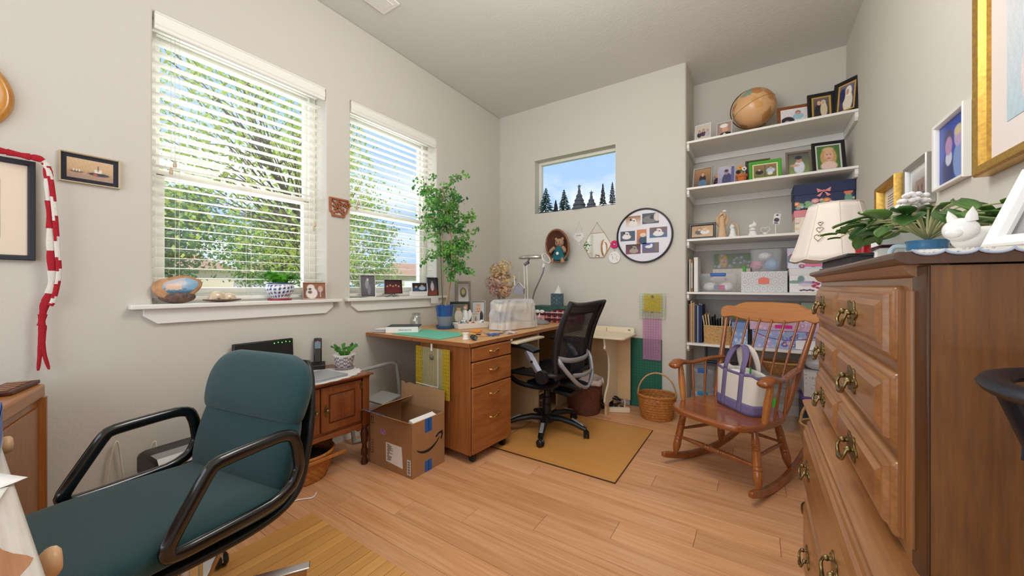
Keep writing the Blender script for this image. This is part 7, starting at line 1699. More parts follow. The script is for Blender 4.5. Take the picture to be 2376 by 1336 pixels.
b = MB().lathe([(0, .0065), (.044, .0065)] + [(lerp(.044, .062, (k/16)**.8), lerp(.0065, .085, k/16)) for k in range(1, 17)] + [(.070, .094), (.066, .096), (.058, .088), (0, .08)], 110); o = b.build('pot', print_mat(.4, 'pot_print'), ca, smooth=40); at = o.data.color_attributes.new('ink', 'FLOAT_COLOR', 'POINT'); cols = []
for v in o.data.vertices: a = math.atan2(v.co.y, v.co.x); cols += [*hexc('#efece8' if v.co.z > .084 else ('#7c7076' if math.sin(14*a)*math.cos(260*v.co.z+2*math.sin(7*a)) > -.15 else '#d9d3d0')), 1]
at.data.foreach_set('color', cols)
leaf_mat('cactus_green', '#3f7a2c', '#5d9a3a', trans=.15); cg_ = MB(); rg = random.Random(5)
for k in range(8):
    a = 2*PI*k/8 + .3; p = Vector((.012*math.cos(a), .012*math.sin(a), .085)); d = Vector((math.cos(a)*.8, math.sin(a)*.8, 1.1)).normalized()
    for j in range(3):
        L = .034; w = .013; sd = d.cross(Vector((rg.uniform(-1, 1), rg.uniform(-1, 1), .2))).normalized(); nn = d.cross(sd)*.003
        q = [p, p+d*L*.3+sd*w, p+d*L*.55+sd*w*.75, p+d*L*.8+sd*w*1.1, p+d*L, p+d*L*.8-sd*w*1.1, p+d*L*.55-sd*w*.75, p+d*L*.3-sd*w]
        cg_.add([v+nn for v in q] + [v-nn for v in q], [tuple(range(8)), tuple(range(15, 7, -1))] + [(i, 8+i, 8+(i+1) % 8, (i+1) % 8) for i in range(8)])
        p = p + d*L*.95; d = (d + Vector((math.cos(a)*.3, math.sin(a)*.3, -.15 if j else .2))).normalized()
cg_.build('stems', MATS['cactus_green'], ca)
phn = thing('cordless_phone', 'black cordless phone standing in a white cradle on the side cabinet', 'phone', (-2.40, 1.335, zt), R(60))
MB().prism([(-.05, 0), (.05, 0), (.05, .018), (.01, .045), (-.05, .03)], -.045, .045, Matrix(((0, 0, 1, 0), (1, 0, 0, 0), (0, 1, 0, 0), (0, 0, 0, 1)))).build('cradle', MATS['black_plastic'], phn, bev=.005); MB().box(-.04, -.049, .005, .04, -.03, .02).build('cradle_panel', MATS['white_frame'], phn, bev=.003)
MB().box(-.024, .0, .03, .024, .022, .20, RX(R(-12))).build('handset', MATS['black_gloss'], phn, bev=.007); MB().box(-.017, -.0015, .13, .017, .0, .175, RX(R(-12))).build('screen', mat('lcd_grey', '#6d7f8c', .3), phn); MB().sphere((0, -.004, .178), .003, 6, 4).build('indicator', mat('led_red', '#ff3020', .4, emit=1.5), phn)
rt = thing('router', 'flat black router with green lights on the side cabinet', 'router', (-2.425, 1.035, zt), R(90))
MB().box(-.16, -.012, 0, .16, .016, .215, RX(R(-4))).build('case', MATS['black_plastic'], rt, bev=.006)
for k in range(5): MB().sphere((.05+.022*k, -.0125, .195+.003*(k % 2)), .0028, 6, 4, M=RX(R(-4))).build('led', mat('led_green', '#58ff48', .4, emit=2.5), rt)
# basket, cables below
lb_ = thing('low_basket', 'low golden wicker basket with swing handle under the side cabinet', 'basket', (-2.19, 1.13, .001))
fn = oval(.10, .155, .12, .165, .15); weave(fn, 10, 24, .0085, 'wicker_gold', lb_, amp=.003, flat=(1.1, .6)); MB().lathe([(0, 0), (.10, 0), (.10, .006), (0, .006)], 28, sy=1.2).build('base', MATS['wicker_gold'], lb_)
MB().tube([fn(2*PI*k/40, 1, 0) for k in range(40)], .009, 7, closed=True).build('rim', MATS['wicker_gold'], lb_, smooth=60); MB().sphere((0, 0, .10), .11, 20, 10, (1.1, 1.3, .45)).build('dark_filling', mat('wool_black', '#1d1a1a', .95, bump=1, bscale=160), lb_, smooth=50)
MB().box(.155, -.06, .128, .166, .17, .146).build('swing_handle', MATS['wicker_gold'], lb_, bev=.003)
kb = thing('power_cable', 'thin black cable looping down behind the side cabinet', 'cable', (-2.40, 1.33, .001)); MB().tube(cubic([(0, -.04, .24), (.02, .0, .16), (.05, .05, .05), (.04, .06, .004), (-.01, .0, .004), (-.03, -.06, .004)], 6), .003, 6).build('wire', MATS['black_plastic'], kb, smooth=60)
MB().cbox((0, -.04, .25), (.03, .02, .02)).build('plug', MATS['black_plastic'], kb, bev=.003)
wc = thing('white_cable', 'short white cable on the floor in front of the low wicker basket', 'cable', (-2.0, 1.02, .001)); MB().tube(cubic([(0, -.08, .004), (.02, -.02, .004), (.06, .03, .004), (.03, .07, .004)], 5), .0038, 6).build('wire', MATS['white_frame'], wc, smooth=60)
# grey pipe stand behind the box
mat('pvc_grey', '#a9a9a4', .5)
pv = thing('folding_stand', 'folded grey plastic pipe stand behind the cardboard box', 'stand', (-2.30, 1.75, .001))
MB().tube(cubic([(-.05, -.23, .50), (-.02, .06, .525), (0, .125, .52), (.01, .14, .48), (.03, .145, .30), (.03, .145, .0145)], 6), .0135, 10).build('upright', MATS['pvc_grey'], pv, smooth=60); MB().tube([(-.06, -.18, .014), (.03, .145, .014)], .0135, 10).build('foot', MATS['pvc_grey'], pv, smooth=60)
MB().tube([(-.05, -.23, .50), (-.06, -.18, .014)], .0135, 10).build('upright', MATS['pvc_grey'], pv, smooth=60)
MB().box(-.05, -.06, .30, .16, .10, .315, RX(R(9))).build('cross_plate', MATS['pvc_grey'], pv, bev=.004)

# ------------------------------------------------------------------ open cardboard box
mat('cardboard', '#a57a52', .85, noise=.06, nscale=12); mat('cardboard_in', '#b08a62', .9); mat('tape_blue', '#1f62b0', .4); mat('black_ink', '#1a1614', .7)
KX0, KX1, KY0, KY1, KH = -2.052, -1.648, 1.466, 1.730, .316
kx = thing('cardboard_box', 'open brown cardboard box with curved arrow logo beside the drawer column', 'cardboard box', ((KX0+KX1)/2, (KY0+KY1)/2, .001))
t_ = .004
for nm, a in (('front_panel', (KX0, KY0, .001, KX1, KY0+t_, KH)), ('back_panel', (KX0, KY1-t_, .001, KX1, KY1, KH)), ('side_panel', (KX0, KY0+t_, .001, KX0+t_, KY1-t_, KH)), ('side_panel', (KX1-t_, KY0+t_, .001, KX1, KY1-t_, KH)), ('bottom', (KX0+t_, KY0+t_, .001, KX1-t_, KY1-t_, .006))):
    MB().box(*a).build(nm, MATS['cardboard'], kx, world=True)
def torn(p0, p1, dirv, L, n=22, seed=1, jag=.006):
    rg = random.Random(seed); p0, p1, d = Vector(p0), Vector(p1), Vector(dirv).normalized(); b = MB(); vs = []
    for i in range(n+1): q = p0.lerp(p1, i/n); vs += [q, q + d*(L + rg.uniform(-jag, jag))]
    return b.add(vs, [(2*i, 2*i+2, 2*i+3, 2*i+1) for i in range(n)])
torn((KX0, KY1-.002, KH), (KX1, KY1-.002, KH), (0, .02, 1), .135, seed=2).build('back_flap', MATS['cardboard_in'], kx, world=True, solid=.004)
torn((KX0-.01, KY0+.002, KH), (KX1-.01, KY0+.002, KH), (-.35, -.75, .40), .075, seed=3).build('front_flap', MATS['cardboard'], kx, world=True, solid=.004)
torn((KX0+.04, KY0-.052, KH+.033), (KX0+.22, KY0-.052, KH+.033), (-.35, -.75, .40), .014, seed=5).build('torn_tape', MATS['tape_blue'], kx, world=True, solid=.003)
torn((KX0+.002, KY0+.01, KH), (KX0+.002, KY1-.01, KH), (.82, 0, .42), .13, seed=4, jag=.003).build('side_flap', MATS['cardboard_in'], kx, world=True, solid=.004)
torn((KX1-.006, KY0+.015, KH), (KX1-.006, KY1-.015, KH), (-.45, 0, -.9), .12, seed=6).build('side_flap', MATS['cardboard_in'], kx, world=True, solid=.004)
MB().box(KX1-.05, KY0+.02, KH-.10, KX1-.012, KY1-.06, KH+.004, T(KX1-.03, 1.6, KH) @ RY(R(18)) @ T(-KX1+.03, -1.6, -KH)).build('packed_paper', MATS['paper_white'], kx, world=True)
Mx_ = Matrix(((0, 0, 1, KX1), (1, 0, 0, KY0), (0, 1, 0, 0), (0, 0, 0, 1)))
MB().box(.098, .235, .0003, .155, .3165, .0012, Mx_).build('tape', MATS['tape_blue'], kx, world=True); MB().box(.098, .001, .0003, .155, .066, .0012, Mx_).build('tape', MATS['tape_blue'], kx, world=True)
# curved arrow: lens-shaped swoosh and hooked head
up_, dn_ = [], []
for k in range(25):
    s_ = k/24; B = [(1-s_)**3, 3*s_*(1-s_)**2, 3*s_*s_*(1-s_), s_**3]; y = sum(q*w for q, w in zip((.036, .095, .165, .222), B)); zz_ = sum(q*w for q, w in zip((.152, .108, .118, .178), B)); th = .0095*math.sin(PI*min(1, s_*.86+.1))**.7
    up_.append((y-th*.1, zz_ + th*.7)); dn_.append((y+th*.2, zz_ - th))
MB().prism(up_ + dn_[::-1], .0004, .0012, Mx_).build('logo_swoosh', MATS['black_ink'], kx, world=True)
MB().prism([(.186, .189), (.212, .205), (.246, .209), (.250, .184), (.238, .154), (.229, .159), (.237, .187), (.232, .195), (.214, .193), (.190, .179)], .0004, .0012, Mx_).build('logo_arrowhead', MATS['black_ink'], kx, world=True)
text('tape_lettering', 'amazon', .022, mat('tape_ink', '#0f2c5c', .6), Mx_ @ T(.127, .278, .0014) @ RZ(R(90)), kx, world=True); text('tape_lettering', 'amazon', .02, 'tape_ink', Mx_ @ T(.127, .034, .0014) @ RZ(R(90)), kx, world=True)
My_ = Matrix(((1, 0, 0, KX0), (0, 0, -1, KY0), (0, 1, 0, 0), (0, 0, 0, 1)))
MB().prism([(.175, .052), (.325, .040), (.315, .165), (.172, .165)], .0003, .0010, My_).build('address_label', MATS['paper_white'], kx, world=True)
ll = MB(); rg = random.Random(3)
for k in range(16): ll.box(.182+.003*(k % 3), .060+.0062*k, .0011, .182+rg.uniform(.02, .06), .0632+.0062*k, .0014, My_)
ll.build('label_print', MATS['black_ink'], kx, world=True)
MB().box(.125, .205, .0003, .168, .235, .001, My_).build('purple_sticker', mat('lilac_sticker', '#b48ac8', .6), kx, world=True); 
q = MB()
for a, b_ in ((.131, .214), (.145, .222), (.155, .212), (.136, .226)): q.box(a, b_, .0011, a+.006, b_+.006, .0014, My_)
q.build('sticker_print', mat('violet_ink', '#5c3a78', .6), kx, world=True)
q = MB(); q.box(.018, .07, .0003, .020, .15, .0009, My_); q.box(.05, .07, .0003, .052, .15, .0009, My_)
for k in range(6): q.box(.018, .07+.0156*k, .0003, .052, .072+.0156*k, .0009, My_)
for x in (.03, .048): q.box(x, .262, .0003, x+.004, .29, .0009, My_); q.prism([(x-.005, .29), (x+.009, .29), (x+.002, .30)], .0003, .0009, My_)
q.box(.022, .254, .0003, .06, .257, .0009, My_)
q.build('handling_marks', MATS['black_ink'], kx, world=True)
MB().box(.362, .018, .0003, .392, .105, .001, My_).build('barcode_label', MATS['paper_white'], kx, world=True); q = MB(); 
for k in range(16): q.box(.366, .022+.005*k, .0011, .388, .0235+.005*k+.001*(k % 3), .0014, My_)
q.build('barcode', MATS['black_ink'], kx, world=True)

# ------------------------------------------------------------------ left foreground: oak cabinet, pale desk, shredder
wood('oak_gold', '#b07034', '#84491a', rough=.35, axis='Z', grain=14, stretch=9, coat=.3, ring=.8); wood('oak_gold_h', '#c07e3c', '#95581f', rough=.35, axis='X', grain=14, stretch=9, coat=.3, ring=.8)
oc = thing('oak_cabinet', 'golden oak cabinet with rounded corner post at the left edge', 'cabinet', (-2.12, -.02, 0), R(-18))
ZO = .735
MB().box(-.24, -.18, .001, .24, .15, ZO-.05).build('carcass', MATS['oak_gold'], oc, bev=.003)
MB().prism([(-.255, -.19), (.255, -.19), (.255, .165), (-.235, .165), (-.255, .145)], ZO-.05, ZO).build('top', MATS['oak_gold_h'], oc, bev=.008, seg=3)
MB().tube([(-.235, .148, .001), (-.235, .148, ZO-.0505)], .022, 16).build('corner_post', MATS['oak_gold'], oc, smooth=50)
MB().box(-.2, .1505, .06, .23, .156, ZO-.08).build('front_panel', MATS['oak_gold'], oc, bev=.002)
MB().box(-.262, .06, .02, -.256, .13, ZO-.06).build('back_strip', MATS['oak_dark'], oc)
for i, (x, y, rz, w_, lb) in enumerate(((-.16, .10, -5, .10, 'flat dark carved wooden plaque on the oak cabinet'), (-.02, .06, 10, .12, 'pale flat wooden tile on the oak cabinet edge'))):
    p = Matrix.Translation((-2.12, -.02, 0)) @ RZ(R(-18)) @ Vector((x, y, ZO+.0005)); t = thing('wooden_plaque', lb, 'plaque', tuple(p), R(rz-18)); MB().box(-w_, -.045, 0, w_, .04, .014).build('board', MATS['oak_dark'] if i == 0 else mat('tile_tan', '#9a7a56', .6), t, bev=.003)
    for k in range(5): MB().box(-w_+.02+.035*k, -.03, .0141, -w_+.04+.035*k, .025, .0165).build('carving', MATS['oak_red'] if i == 0 else MATS['tile_tan'], t, bev=.002)
fd = thing('writing_desk', 'pale worn wooden desk with round knobs in the near left corner', 'desk', (-1.2, -.30, 0))
wood('desk_limed', '#d8cfc4', '#b8aca0', rough=.45, axis='X', grain=8, stretch=8, ring=.6); wood('desk_worn', '#b07a52', '#8f5a34', rough=.5, axis='X', grain=8, stretch=5); wood('beech', '#dcb48a', '#c79a6c', rough=.4, axis='Z', grain=12, stretch=6)
MB().box(-1.80, -.70, .712, -.50, .072, .738).build('top', MATS['desk_limed'], fd, world=True, bev=.010, seg=3)
wr = [(.16*math.cos(a)*(1+.18*math.sin(3*a)+.08*math.sin(7*a)), .062*math.sin(a)*(1+.15*math.cos(4*a)+.07*math.sin(9*a))) for a in [2*PI*k/48 for k in range(48)]]
MB().prism(wr, .7379, .7384, T(-.83, -.01, 0)).build('worn_patch', MATS['desk_worn'], fd, world=True)
MB().box(-1.79, -.68, .60, -.52, .050, .711).build('apron', MATS['desk_limed'], fd, world=True, bev=.003)
for x0, x1, kn in ((-1.785, -1.40, -1.765), (-1.38, -.54, -.955)):
    d = MB().box(x0, .0505, .615, x1, .060, .70).build('drawer', MATS['desk_limed'], fd, world=True, bev=.003)
    MB().lathe([(.010, 0), (.008, .010), (.011, .018), (.018, .022), (.0225, .027), (.024, .033), (.0225, .039), (.016, .0435), (0, .045)], 32, M=T(kn, .0605, .664) @ RX(R(-90))).build('knob', MATS['beech'], d, world=True, smooth=50)
for x in (-1.755, -.55):
    for y in (-.65, .02): MB().box(x-.03, y-.03, .001, x+.03, y+.03, .599).build('leg', MATS['desk_limed'], fd, world=True, bev=.004)
bx_ = thing('blue_box', 'blue sky-printed box standing on the near left desk', 'box', (-1.395, .030, .7386), R(-4))
MB().box(-.12, -.035, 0, .12, .035, .095).build('body', mat('box_blue', '#1d4a9c', .5), bx_, bev=.002); picture('front_print', .238, .093, ['#dfe6f2', '#2a5cb4', '#1a48a0', '#2458b0'], [('e', .2, .1, .3, .14, '#e9eef6'), ('e', .75, .2, .2, .08, '#6f98d4')], bx_, T(0, .0362, .001) @ RZ(R(180)), 30)
for i, (x, y, rz, lb) in enumerate(((-1.215, .020, 22, 'white paper sheet curling over the desk edge'), (-1.10, .005, -12, 'printed white card nearest on the pale desk'))):
    t = thing('paper_sheet', lb, 'paper', (x, y, .7388), R(rz)); MB().grid(lambda u, v: Vector(((u-.5)*.13, (v-.5)*.09, .002 + .012*max(0, v-.5)**2*(1-i))), 8, 6).build('sheet', MATS['paper_white'], t, smooth=50, solid=.0006)
    MB().box(-.04, -.03, .0036, .02, .01, .004).build('print', MATS['grey_sheet'], t)
sh = thing('paper_shredder', 'black paper shredder with silver top on the floor by the window wall', 'shredder', (-2.27, .615, .001), R(6))
MB().box(-.10, -.10, 0, .10, .10, .25).build('bin', mat('shred_dark', '#26262a', .4), sh, bev=.02)
MB().prism([(-.115, .25), (.115, .25), (.12, .31), (.09, .355), (-.06, .365), (-.115, .34)], -.13, .13, RX(R(90))).build('head', MATS['shred_dark'], sh, bev=.018, seg=3)
MB().prism([(.118, .316), (.091, .3565), (.03, .3612), (.03, .3635), (.0925, .359), (.120, .318)], -.11, .125, RX(R(90))).build('top_panel', mat('shred_silver', '#9c9a98', .35, metal=.3), sh)
for k in range(3): MB().lathe([(0, 0), (.009, 0), (.009, .002), (0, .002)], 12, M=T(.1195, -.03+.045*k, .285) @ RY(R(86))).build('button', MATS['white_frame'], sh)
lc = thing('cream_cable', 'cream cable standing in a narrow loop against the left wall', 'cable', (XL+.03, .44, .001)); MB().tube(cubic([(0, -.045, .0), (0, -.04, .25), (.003, -.012, .40), (.0, .008, .25), (.02, .03, .004), (.03, .12, .004)], 7), .004, 6).build('wire', MATS['cord_cream'], lc, smooth=60)
lc2 = thing('cream_cable', 'cream cable curling beside the paper shredder', 'cable', (XL+.04, .545, .001)); MB().tube(cubic([(0, -.02, .0), (0, -.02, .25), (.01, .01, .36), (.03, .0, .2), (.05, -.05, .004)], 7), .004, 6).build('wire', MATS['cord_cream'], lc2, smooth=60)

# ------------------------------------------------------------------ on the dresser
zt = 1.1566
lace_mat('crochet_fine', '#e8e2d8', 210, .36)
ld = thing('dresser_scarf', 'cream crocheted lace runner with scalloped blue edge on the dresser', 'doily', (.38, 1.10, zt))
MB().box(-.212, -.425, 0, .215, .43, .0014).build('lace_field', MATS['crochet_fine'], ld)
sc1, sc2 = MB(), MB()
def scallop(c, along, out, down, r=.0135, n=10):
    c, al, ou, dn = Vector(c), Vector(along), Vector(out), Vector(down); pts = [c + al*r*math.cos(PI*k/n) + (ou*.35 + dn*.75)*r*math.sin(PI*k/n)*.8 for k in range(n+1)]
    sc1.add([c] + pts, [(0, k+1, k+2) for k in range(n)]); sc2.tube(pts, .0016, 5)
for k in range(16): scallop((-.199+.0270*k, -.4255, .0012), (1, 0, 0), (0, -.14, 0), (0, 0, -.75))
for k in range(31): scallop((-.2125, -.41+.0270*k, .0012), (0, 1, 0), (-.10, 0, 0), (0, 0, -.35))
sc1.build('lace_scallops', MATS['crochet_fine'], ld, solid=.0012); sc2.build('scallop_edge', mat('edge_blue', '#b4c0d4', .8), ld, smooth=60)
zt += .0018
ab = thing('photo_album', 'black photo album lying on the far end of the dresser', 'album', (.285, 1.315, zt), R(3))
MB().box(-.115, -.16, 0, .115, .16, .005).build('lower_cover', MATS['black_gloss'], ab, bev=.002); MB().box(-.108, -.155, .0052, .105, .155, .022).build('pages', mat('album_pages', '#3c3438', .7), ab); MB().box(-.118, -.163, .0222, .115, .163, .029).build('upper_cover', MATS['black_gloss'], ab, bev=.002)
def violet(label, loc, pot_fn, seed, nl, spread, h, lsz, flow=0, leafc=('#3c6a2e', '#6a9440')):
    t = thing('potted_violet', label, 'potted plant', loc); pot_fn(t); rg = random.Random(seed); lm = leaf_mat('violet_leaf_%d' % seed, *leafc, rough=.4, trans=.2)
    st_ = MB()
    for k in range(nl):
        a = 2*PI*k/nl*2.4 + rg.uniform(-.2, .2); q = rg.uniform(.45, 1); L = spread*q; e = Vector((L*math.cos(a), L*math.sin(a), h + .045*(1-q) + rg.uniform(-.012, .03))); base = Vector((0, 0, h-.015))
        if loc[0] + e.x > .57: e.x = .57 - loc[0]
        st_.tube(cubic([base, base.lerp(e, .5) + Vector((0, 0, .02)), e], 3), .0016, 5)
        d = Vector((math.cos(a), math.sin(a), rg.uniform(-.75, .45))).normalized(); sd = d.cross(Vector((0, 0, 1))).normalized(); up = sd.cross(d); s = lsz*rg.uniform(.75, 1.2)
        f = MB().grid(lambda u, v: e + d*(s*(u*1.5-.2)) + sd*((v-.5)*2*s*.62*math.sin(PI*min(1, max(0, .06+.9*u)))**.7) + up*(s*(.16*(abs(v-.5)*2)**2 - .28*u*u)), 7, 6)
        f.build('leaf', lm, t, smooth=70, solid=.0012)
    st_.build('leaf_stalks', mat('stalk_pale', '#a8a878', .6), t, smooth=60)
    for k in range(flow):
        a = rg.uniform(0, 2*PI); c = Vector((.045*math.cos(a)*rg.random() - .01, .045*math.sin(a)*rg.random() + .05, h+.058+rg.uniform(-.008, .014))); p = MB()
        for q in range(6): aa = 2*PI*q/6; p.sphere(tuple(c + Vector((.0065*math.cos(aa), .0065*math.sin(aa), .005*math.cos(3*aa)))), .0058, 8, 5, (1, 1, .8))
        fo = p.build('flower', mat('petal_white', '#efe9ea', .6), t, smooth=60); MB().sphere(tuple(c + Vector((0, 0, .003))), .003, 6, 4).build('flower_eye', mat('petal_eye', '#d8b43c', .6), fo)
    return t
def red_pot(t): MB().lathe([(0, 0), (.016, 0), (.0195, .032), (.0235, .033), (.0245, .050), (.021, .050), (.019, .034), (0, .032)], 28).build('pot', mat('red_glaze', '#c8141e', .15, coat=.5), t, smooth=40)
violet('small violet plant in a glossy red pot on the album', (.248, 1.385, zt+.0295), red_pot, 3, 24, .066, .060, .021, 0, ('#4f7a2c', '#86a83c'))
def blue_mug(t):
    MB().lathe([(0, 0), (.024, 0), (.027, .005), (.027, .028), (.029, .036), (.0265, .036), (.025, .028), (0, .026)], 28).build('pot', mat('mug_blue', '#3f7fae', .2, coat=.5), t, smooth=40)
    MB().tube(cubic([(-.024, .008, .028), (-.040, .016, .028), (-.044, .018, .013), (-.026, .009, .008)], 5), .0045, 8).build('handle', mat('handle_pale', '#c4d4dc', .2), t, smooth=60)
violet('large violet with white blooms in a blue handled pot on the dresser', (.262, .985, zt+.0), blue_mug, 8, 46, .112, .052, .029, 11, ('#355f2c', '#6b9440'))
for i, (zz, lb, c) in enumerate(((0, 'lower thick dark red book on the dresser', '#4a1a26'), (.037, 'upper dark red book on the dresser stack', '#52202a'))):
    t = thing('book', lb, 'book', (.288, 1.120, zt+zz), R(-4+6*i), 'two stacked books on the dresser')
    MB().box(-.070, -.042, 0, .075, .045, .0025).build('cover', mat('cover_'+c[1:], c, .5), t); MB().box(-.067, -.0405, .0026, .072, .043, .0330).build('pages', MATS['paper_white'], t); MB().box(-.070, -.042, .0331, .075, .045, .0356).build('cover', MATS['cover_'+c[1:]], t); MB().box(.0722, -.042, .0026, .075, .045, .0330).build('spine', MATS['cover_'+c[1:]], t)
# white ceramic cat
ct = thing('ceramic_cat', 'glossy white ceramic lying animal figure on the lace runner', 'figurine', (.262, .815, zt), R(24))
MB().sphere((.018, 0, .020), .020, 24, 14, (2.1, 1.15, 1.0)).build('body', MATS['white_ceramic'], ct, smooth=60)
MB().sphere((-.020, -.006, .034), .018, 20, 14, (1.05, 1, .95)).build('head', MATS['white_ceramic'], ct, smooth=60); MB().sphere((-.034, -.012, .029), .009, 14, 10, (1, 1.1, .8)).build('muzzle', MATS['white_ceramic'], ct, smooth=60)
for s in (-1, 1): MB().lathe([(.008, 0), (.006, .010), (0, .020)], 12, M=T(-.018, -.006+s*.012, .046) @ RX(R(-16*s)) @ RY(R(-8)), sy=.6).build('ear', MATS['white_ceramic'], ct, smooth=50)
# fluffy ball, woven box, perfume bottle, standing photo
wf = thing('fluffy_ball', 'grey-blue fluffy pompom behind the ceramic animal', 'ornament', (.335, .885, zt)); b = MB(); rg = random.Random(2)
for _ in range(420):
    d = Vector([rg.gauss(0, 1) for _ in range(3)]).normalized(); p = Vector((0, 0, .030)) + d*.019; s = d.orthogonal().normalized()*.0016; b.add([p-s, p+s, p+d*rg.uniform(.006, .011)], [(0, 1, 2)])
o = b.build('tufts', mat('fluff', '#b9c0cc', .9), wf); o['kind'] = 'stuff'; MB().sphere((0, 0, .030), .0205, 14, 10).build('core', MATS['fluff'], wf, smooth=60); MB().lathe([(0, 0), (.012, 0), (.012, .010), (0, .010)], 12).build('foot', MATS['fluff'], wf)
wbx = thing('woven_box', 'cream woven box with dark lid at the back of the dresser', 'basket', (.49, .955, zt)); fnr = rect_fn(.13, .16, .045, .02); weave(fnr, 5, 16, .0055, 'cream_card', wbx, flat=(1, .7)); MB().box(-.062, -.078, .001, .062, .078, .042).build('core', MATS['cream_card'], wbx, bev=.004); MB().box(-.070, -.086, .0455, .070, .086, .053).build('lid', MATS['black_frame'], wbx, bev=.002)
pf_ = thing('perfume_bottle', 'clear perfume bottle with gold cap by the white photo frame', 'bottle', (.495, .955, zt+.0535)); MB().lathe([(0, 0), (.014, 0), (.016, .004), (.016, .018), (.008, .024), (0, .025)], 18).build('glass', MATS['jar_glass'], pf_, smooth=40); MB().sphere((0, 0, .033), .0085, 12, 8).build('cap', MATS['brass'], pf_, smooth=60); MB().lathe([(.004, .040), (.012, .043), (.012, .047), (0, .048)], 14).build('stopper', MATS['jar_glass'], pf_)
photo_frame('white framed monochrome group photo tilted at right end of the dresser', (.285, .725, zt), R(-62), .10, .115, .018, 'white_frame', ['#6f6e70', '#8a8989', '#9a9999'], sum([person(.12+.2*k, .75-.05*(k % 2), .34, skin='#d6d4d2', hair='#4a494b', top='#b9b8b8') for k in range(5)], []) + sum([person(.22+.2*k, .42, .36, skin='#dedcda', hair='#5a595b', top='#c9c8c8') for k in range(4)], []), 26, group='framed photographs on the dresser', res=34)

# ------------------------------------------------------------------ right wall pictures
def on_right_wall(label, yc, z0, w, h, fw, fm, bg_, sh_, mount=0, mountc='#efece6', dep=.02, res=30):
    return photo_frame(label, (XR-.0015, yc, z0), R(-90), w, h, fw, fm, bg_, sh_, 0, mount, mountc, dep, 'pictures on the right wall', res, True)
o = on_right_wall('gold framed verse on white paper, lowest on the right wall', 2.69, 1.440, .36, .215, .028, 'gold_frame', '#ece7df', [], .0, dep=.05)
q = MB(); rg = random.Random(6)
for k in range(8):
    x = -.10
    while x < .09: L = rg.uniform(.012, .03); q.box(x, -.0108, .150-.0135*k, x+L, -.0103, .1535-.0135*k); x += L+.007
q.build('verse_lettering', MATS['ink_dark'], o)
on_right_wall('silver framed print of a house front beside the gold verse', 2.325, 1.452, .275, .205, .020, 'silver_frame', ['#6a5f58', '#8c7f78', '#b7b2ae', '#d8d8d8'], [('r', .5, .4, .28, .28, '#9a7f78'), ('r', .4, .35, .05, .12, '#5c5048'), ('r', .62, .35, .05, .12, '#5c5048'), ('e', .5, .1, .4, .1, '#54606a')], .022, '#eceae6', .03)
on_right_wall('white framed blue-toned photo of woman and toddler on the right wall', 2.022, 1.482, .262, .258, .016, 'white_frame', ['#2a3f98', '#2c4cb0', '#2846a4'], [('e', .33, .22, .22, .3, '#22306e'), ('e', .36, .40, .12, .12, '#cfd0e6'), ('e', .35, .68, .17, .2, '#46406e'), ('e', .36, .6, .13, .15, '#b48ab8'), ('e', .72, .28, .2, .28, '#7f9ad0'), ('e', .7, .66, .14, .16, '#b9a2cc'), ('e', .7, .76, .14, .08, '#cfc09c')], 0, dep=.022, res=34)
mat('pink_mount', '#d9b8b0', .8)
on_right_wall('large gold framed pastel portrait at the upper right', 1.46, 1.450, .62, .76, .040, 'gold_frame', ['#bcd4e0', '#d6dde4', '#e2dfe2'], [('e', .52, .20, .34, .28, '#ead9dc'), ('e', .46, .60, .20, .20, '#e2b8a6'), ('e', .52, .72, .24, .15, '#c9a06c'), ('e', .62, .55, .12, .2, '#8a6248'), ('e', .28, .58, .05, .04, '#e2b8a6'), ('e', .36, .62, .03, .015, '#4a4a58'), ('e', .33, .5, .03, .012, '#b86a68')], .085, '#e6dcd8', .04, 40)

# ------------------------------------------------------------------ lamp behind the dresser and iron stand
fl_ = thing('floor_lamp', 'lamp with cream panelled bell shade beyond the dresser', 'lamp', (.315, 2.32, 0))
mat('shade_cream', '#e3d8cc', .8, bump=.15, bscale=300); mat('shade_trim', '#d8cbbd', .8)
MB().lathe([(0, .001), (.13, .001), (.13, .02), (.03, .035), (.014, .06), (0, .06)], 30).build('base', MATS['old_brass'], fl_, smooth=50); MB().tube([(0, 0, .06), (0, 0, 1.30)], .011, 12).build('pole', MATS['old_brass'], fl_, smooth=50)
def shade(u, v):
    a = 2*PI*u; r = lerp(.172, .098, v**.86); k = 1 - .045*abs(math.sin(4*a))**2
    return Vector((r*k*math.cos(a), r*k*math.sin(a), 1.238 + .258*v - .010*abs(math.sin(4*a))*(1-v)))
MB().grid(shade, 64, 10).build('shade', MATS['shade_cream'], fl_, smooth=60, solid=.003, weld=True)
for k in range(8):
    u = k/8; MB().tube([shade(u, v/8)*1.0 + Vector((math.cos(2*PI*u), math.sin(2*PI*u), 0))*.0015 for v in range(9)], .0022, 5).build('shade_rib', MATS['shade_trim'], fl_, smooth=60)
for v in (0, 1): MB().tube([shade(k/64, v) for k in range(64)], .0035, 6, closed=True).build('shade_edge', MATS['shade_trim'], fl_, smooth=60)
mt = MB(); fx = 2*PI*(.62)
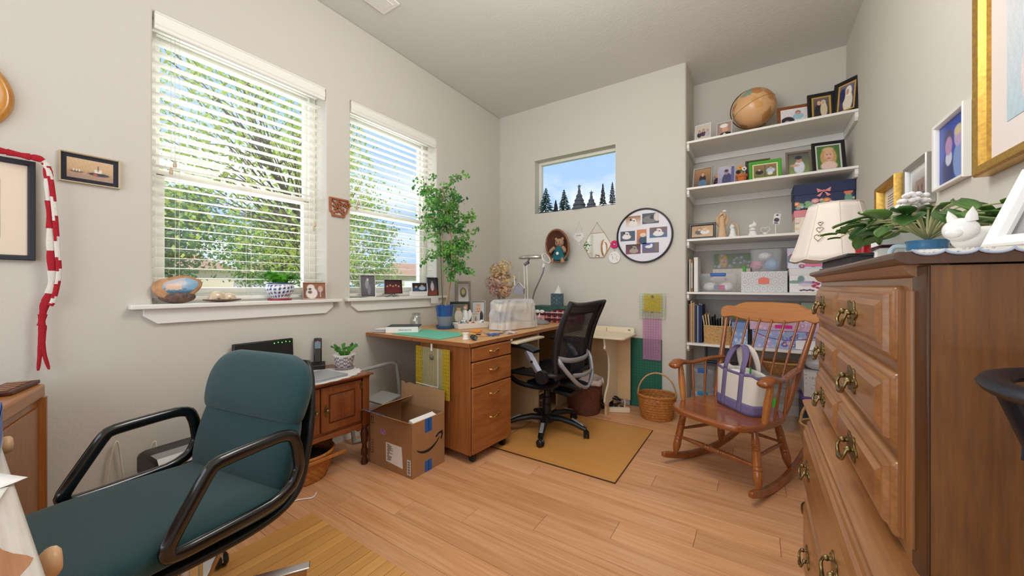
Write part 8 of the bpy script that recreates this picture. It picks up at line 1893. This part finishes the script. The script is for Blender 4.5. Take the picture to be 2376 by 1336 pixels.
for cz, r in ((1.335, .018), (1.372, .014), (1.40, .010)):
    pts = []
    for k in range(20):
        t = 2*PI*k/20; hx, hz = r*math.sin(t)**3, r*(13*math.cos(t)-5*math.cos(2*t)-2*math.cos(3*t)-math.cos(4*t))/16
        v = (cz + hz - 1.238)/.258; u0 = .66; rr = lerp(.172, .098, v**.86)*.985 + .003; a = 2*PI*u0 + hx/rr; pts.append((rr*math.cos(a), rr*math.sin(a), cz+hz))
    mt.tube(pts, .0012, 4, closed=True)
mt.build('embroidered_motif', MATS['old_brass'], fl_)
MB().tube([(0, 0, 1.30), (0, 0, 1.34)], .016, 12).build('socket', MATS['old_brass'], fl_, smooth=50)
mat('iron_blue', '#161d2a', .35, metal=.5)
ir = thing('iron_plant_stand', 'blue-black wrought iron plant stand at the right edge beside the dresser', 'plant stand', (.315, .50, 0))
MB().tube([(.135*math.cos(a), .135*math.sin(a), 1.022) for a in [2*PI*k/40 for k in range(40)]], .007, 8, closed=True, flat=(1, 1.6)).build('rim', MATS['iron_blue'], ir, smooth=60)
MB().tube([(.085*math.cos(a), .085*math.sin(a), .875) for a in [2*PI*k/32 for k in range(32)]], .005, 8, closed=True).build('lower_ring', MATS['iron_blue'], ir, smooth=60)
for k in range(6):
    a = R(180 + 60*k); c, s = math.cos(a), math.sin(a)
    MB().tube([(.137*c, .137*s, 1.024), (.105*c, .105*s, .93), (.06*c, .06*s, .80), (.014*c, .014*s, .66)], [.0085, .008, .007, .006], 8, flat=(.7, 1.3)).build('bar', MATS['iron_blue'], ir, smooth=60)
    a2 = a + R(30); pts = []
    for q in range(22): th = q/21*2.2*PI; r = .008 + .022*(1-q/21); pts.append((lerp(.125, .10, .5)*math.cos(a2) - math.sin(a2)*r*math.cos(th), .1125*math.sin(a2) + math.cos(a2)*r*math.cos(th), .955 + r*math.sin(th)))
    MB().tube(pts, .0038, 6).build('scroll', MATS['iron_blue'], ir, smooth=60)
MB().tube([(0, 0, .02), (0, 0, .68)], .010, 10).build('stem', MATS['iron_blue'], ir, smooth=50); MB().lathe([(0, .001), (.12, .001), (.12, .01), (.02, .022), (0, .022)], 30).build('base', MATS['iron_blue'], ir, smooth=40)
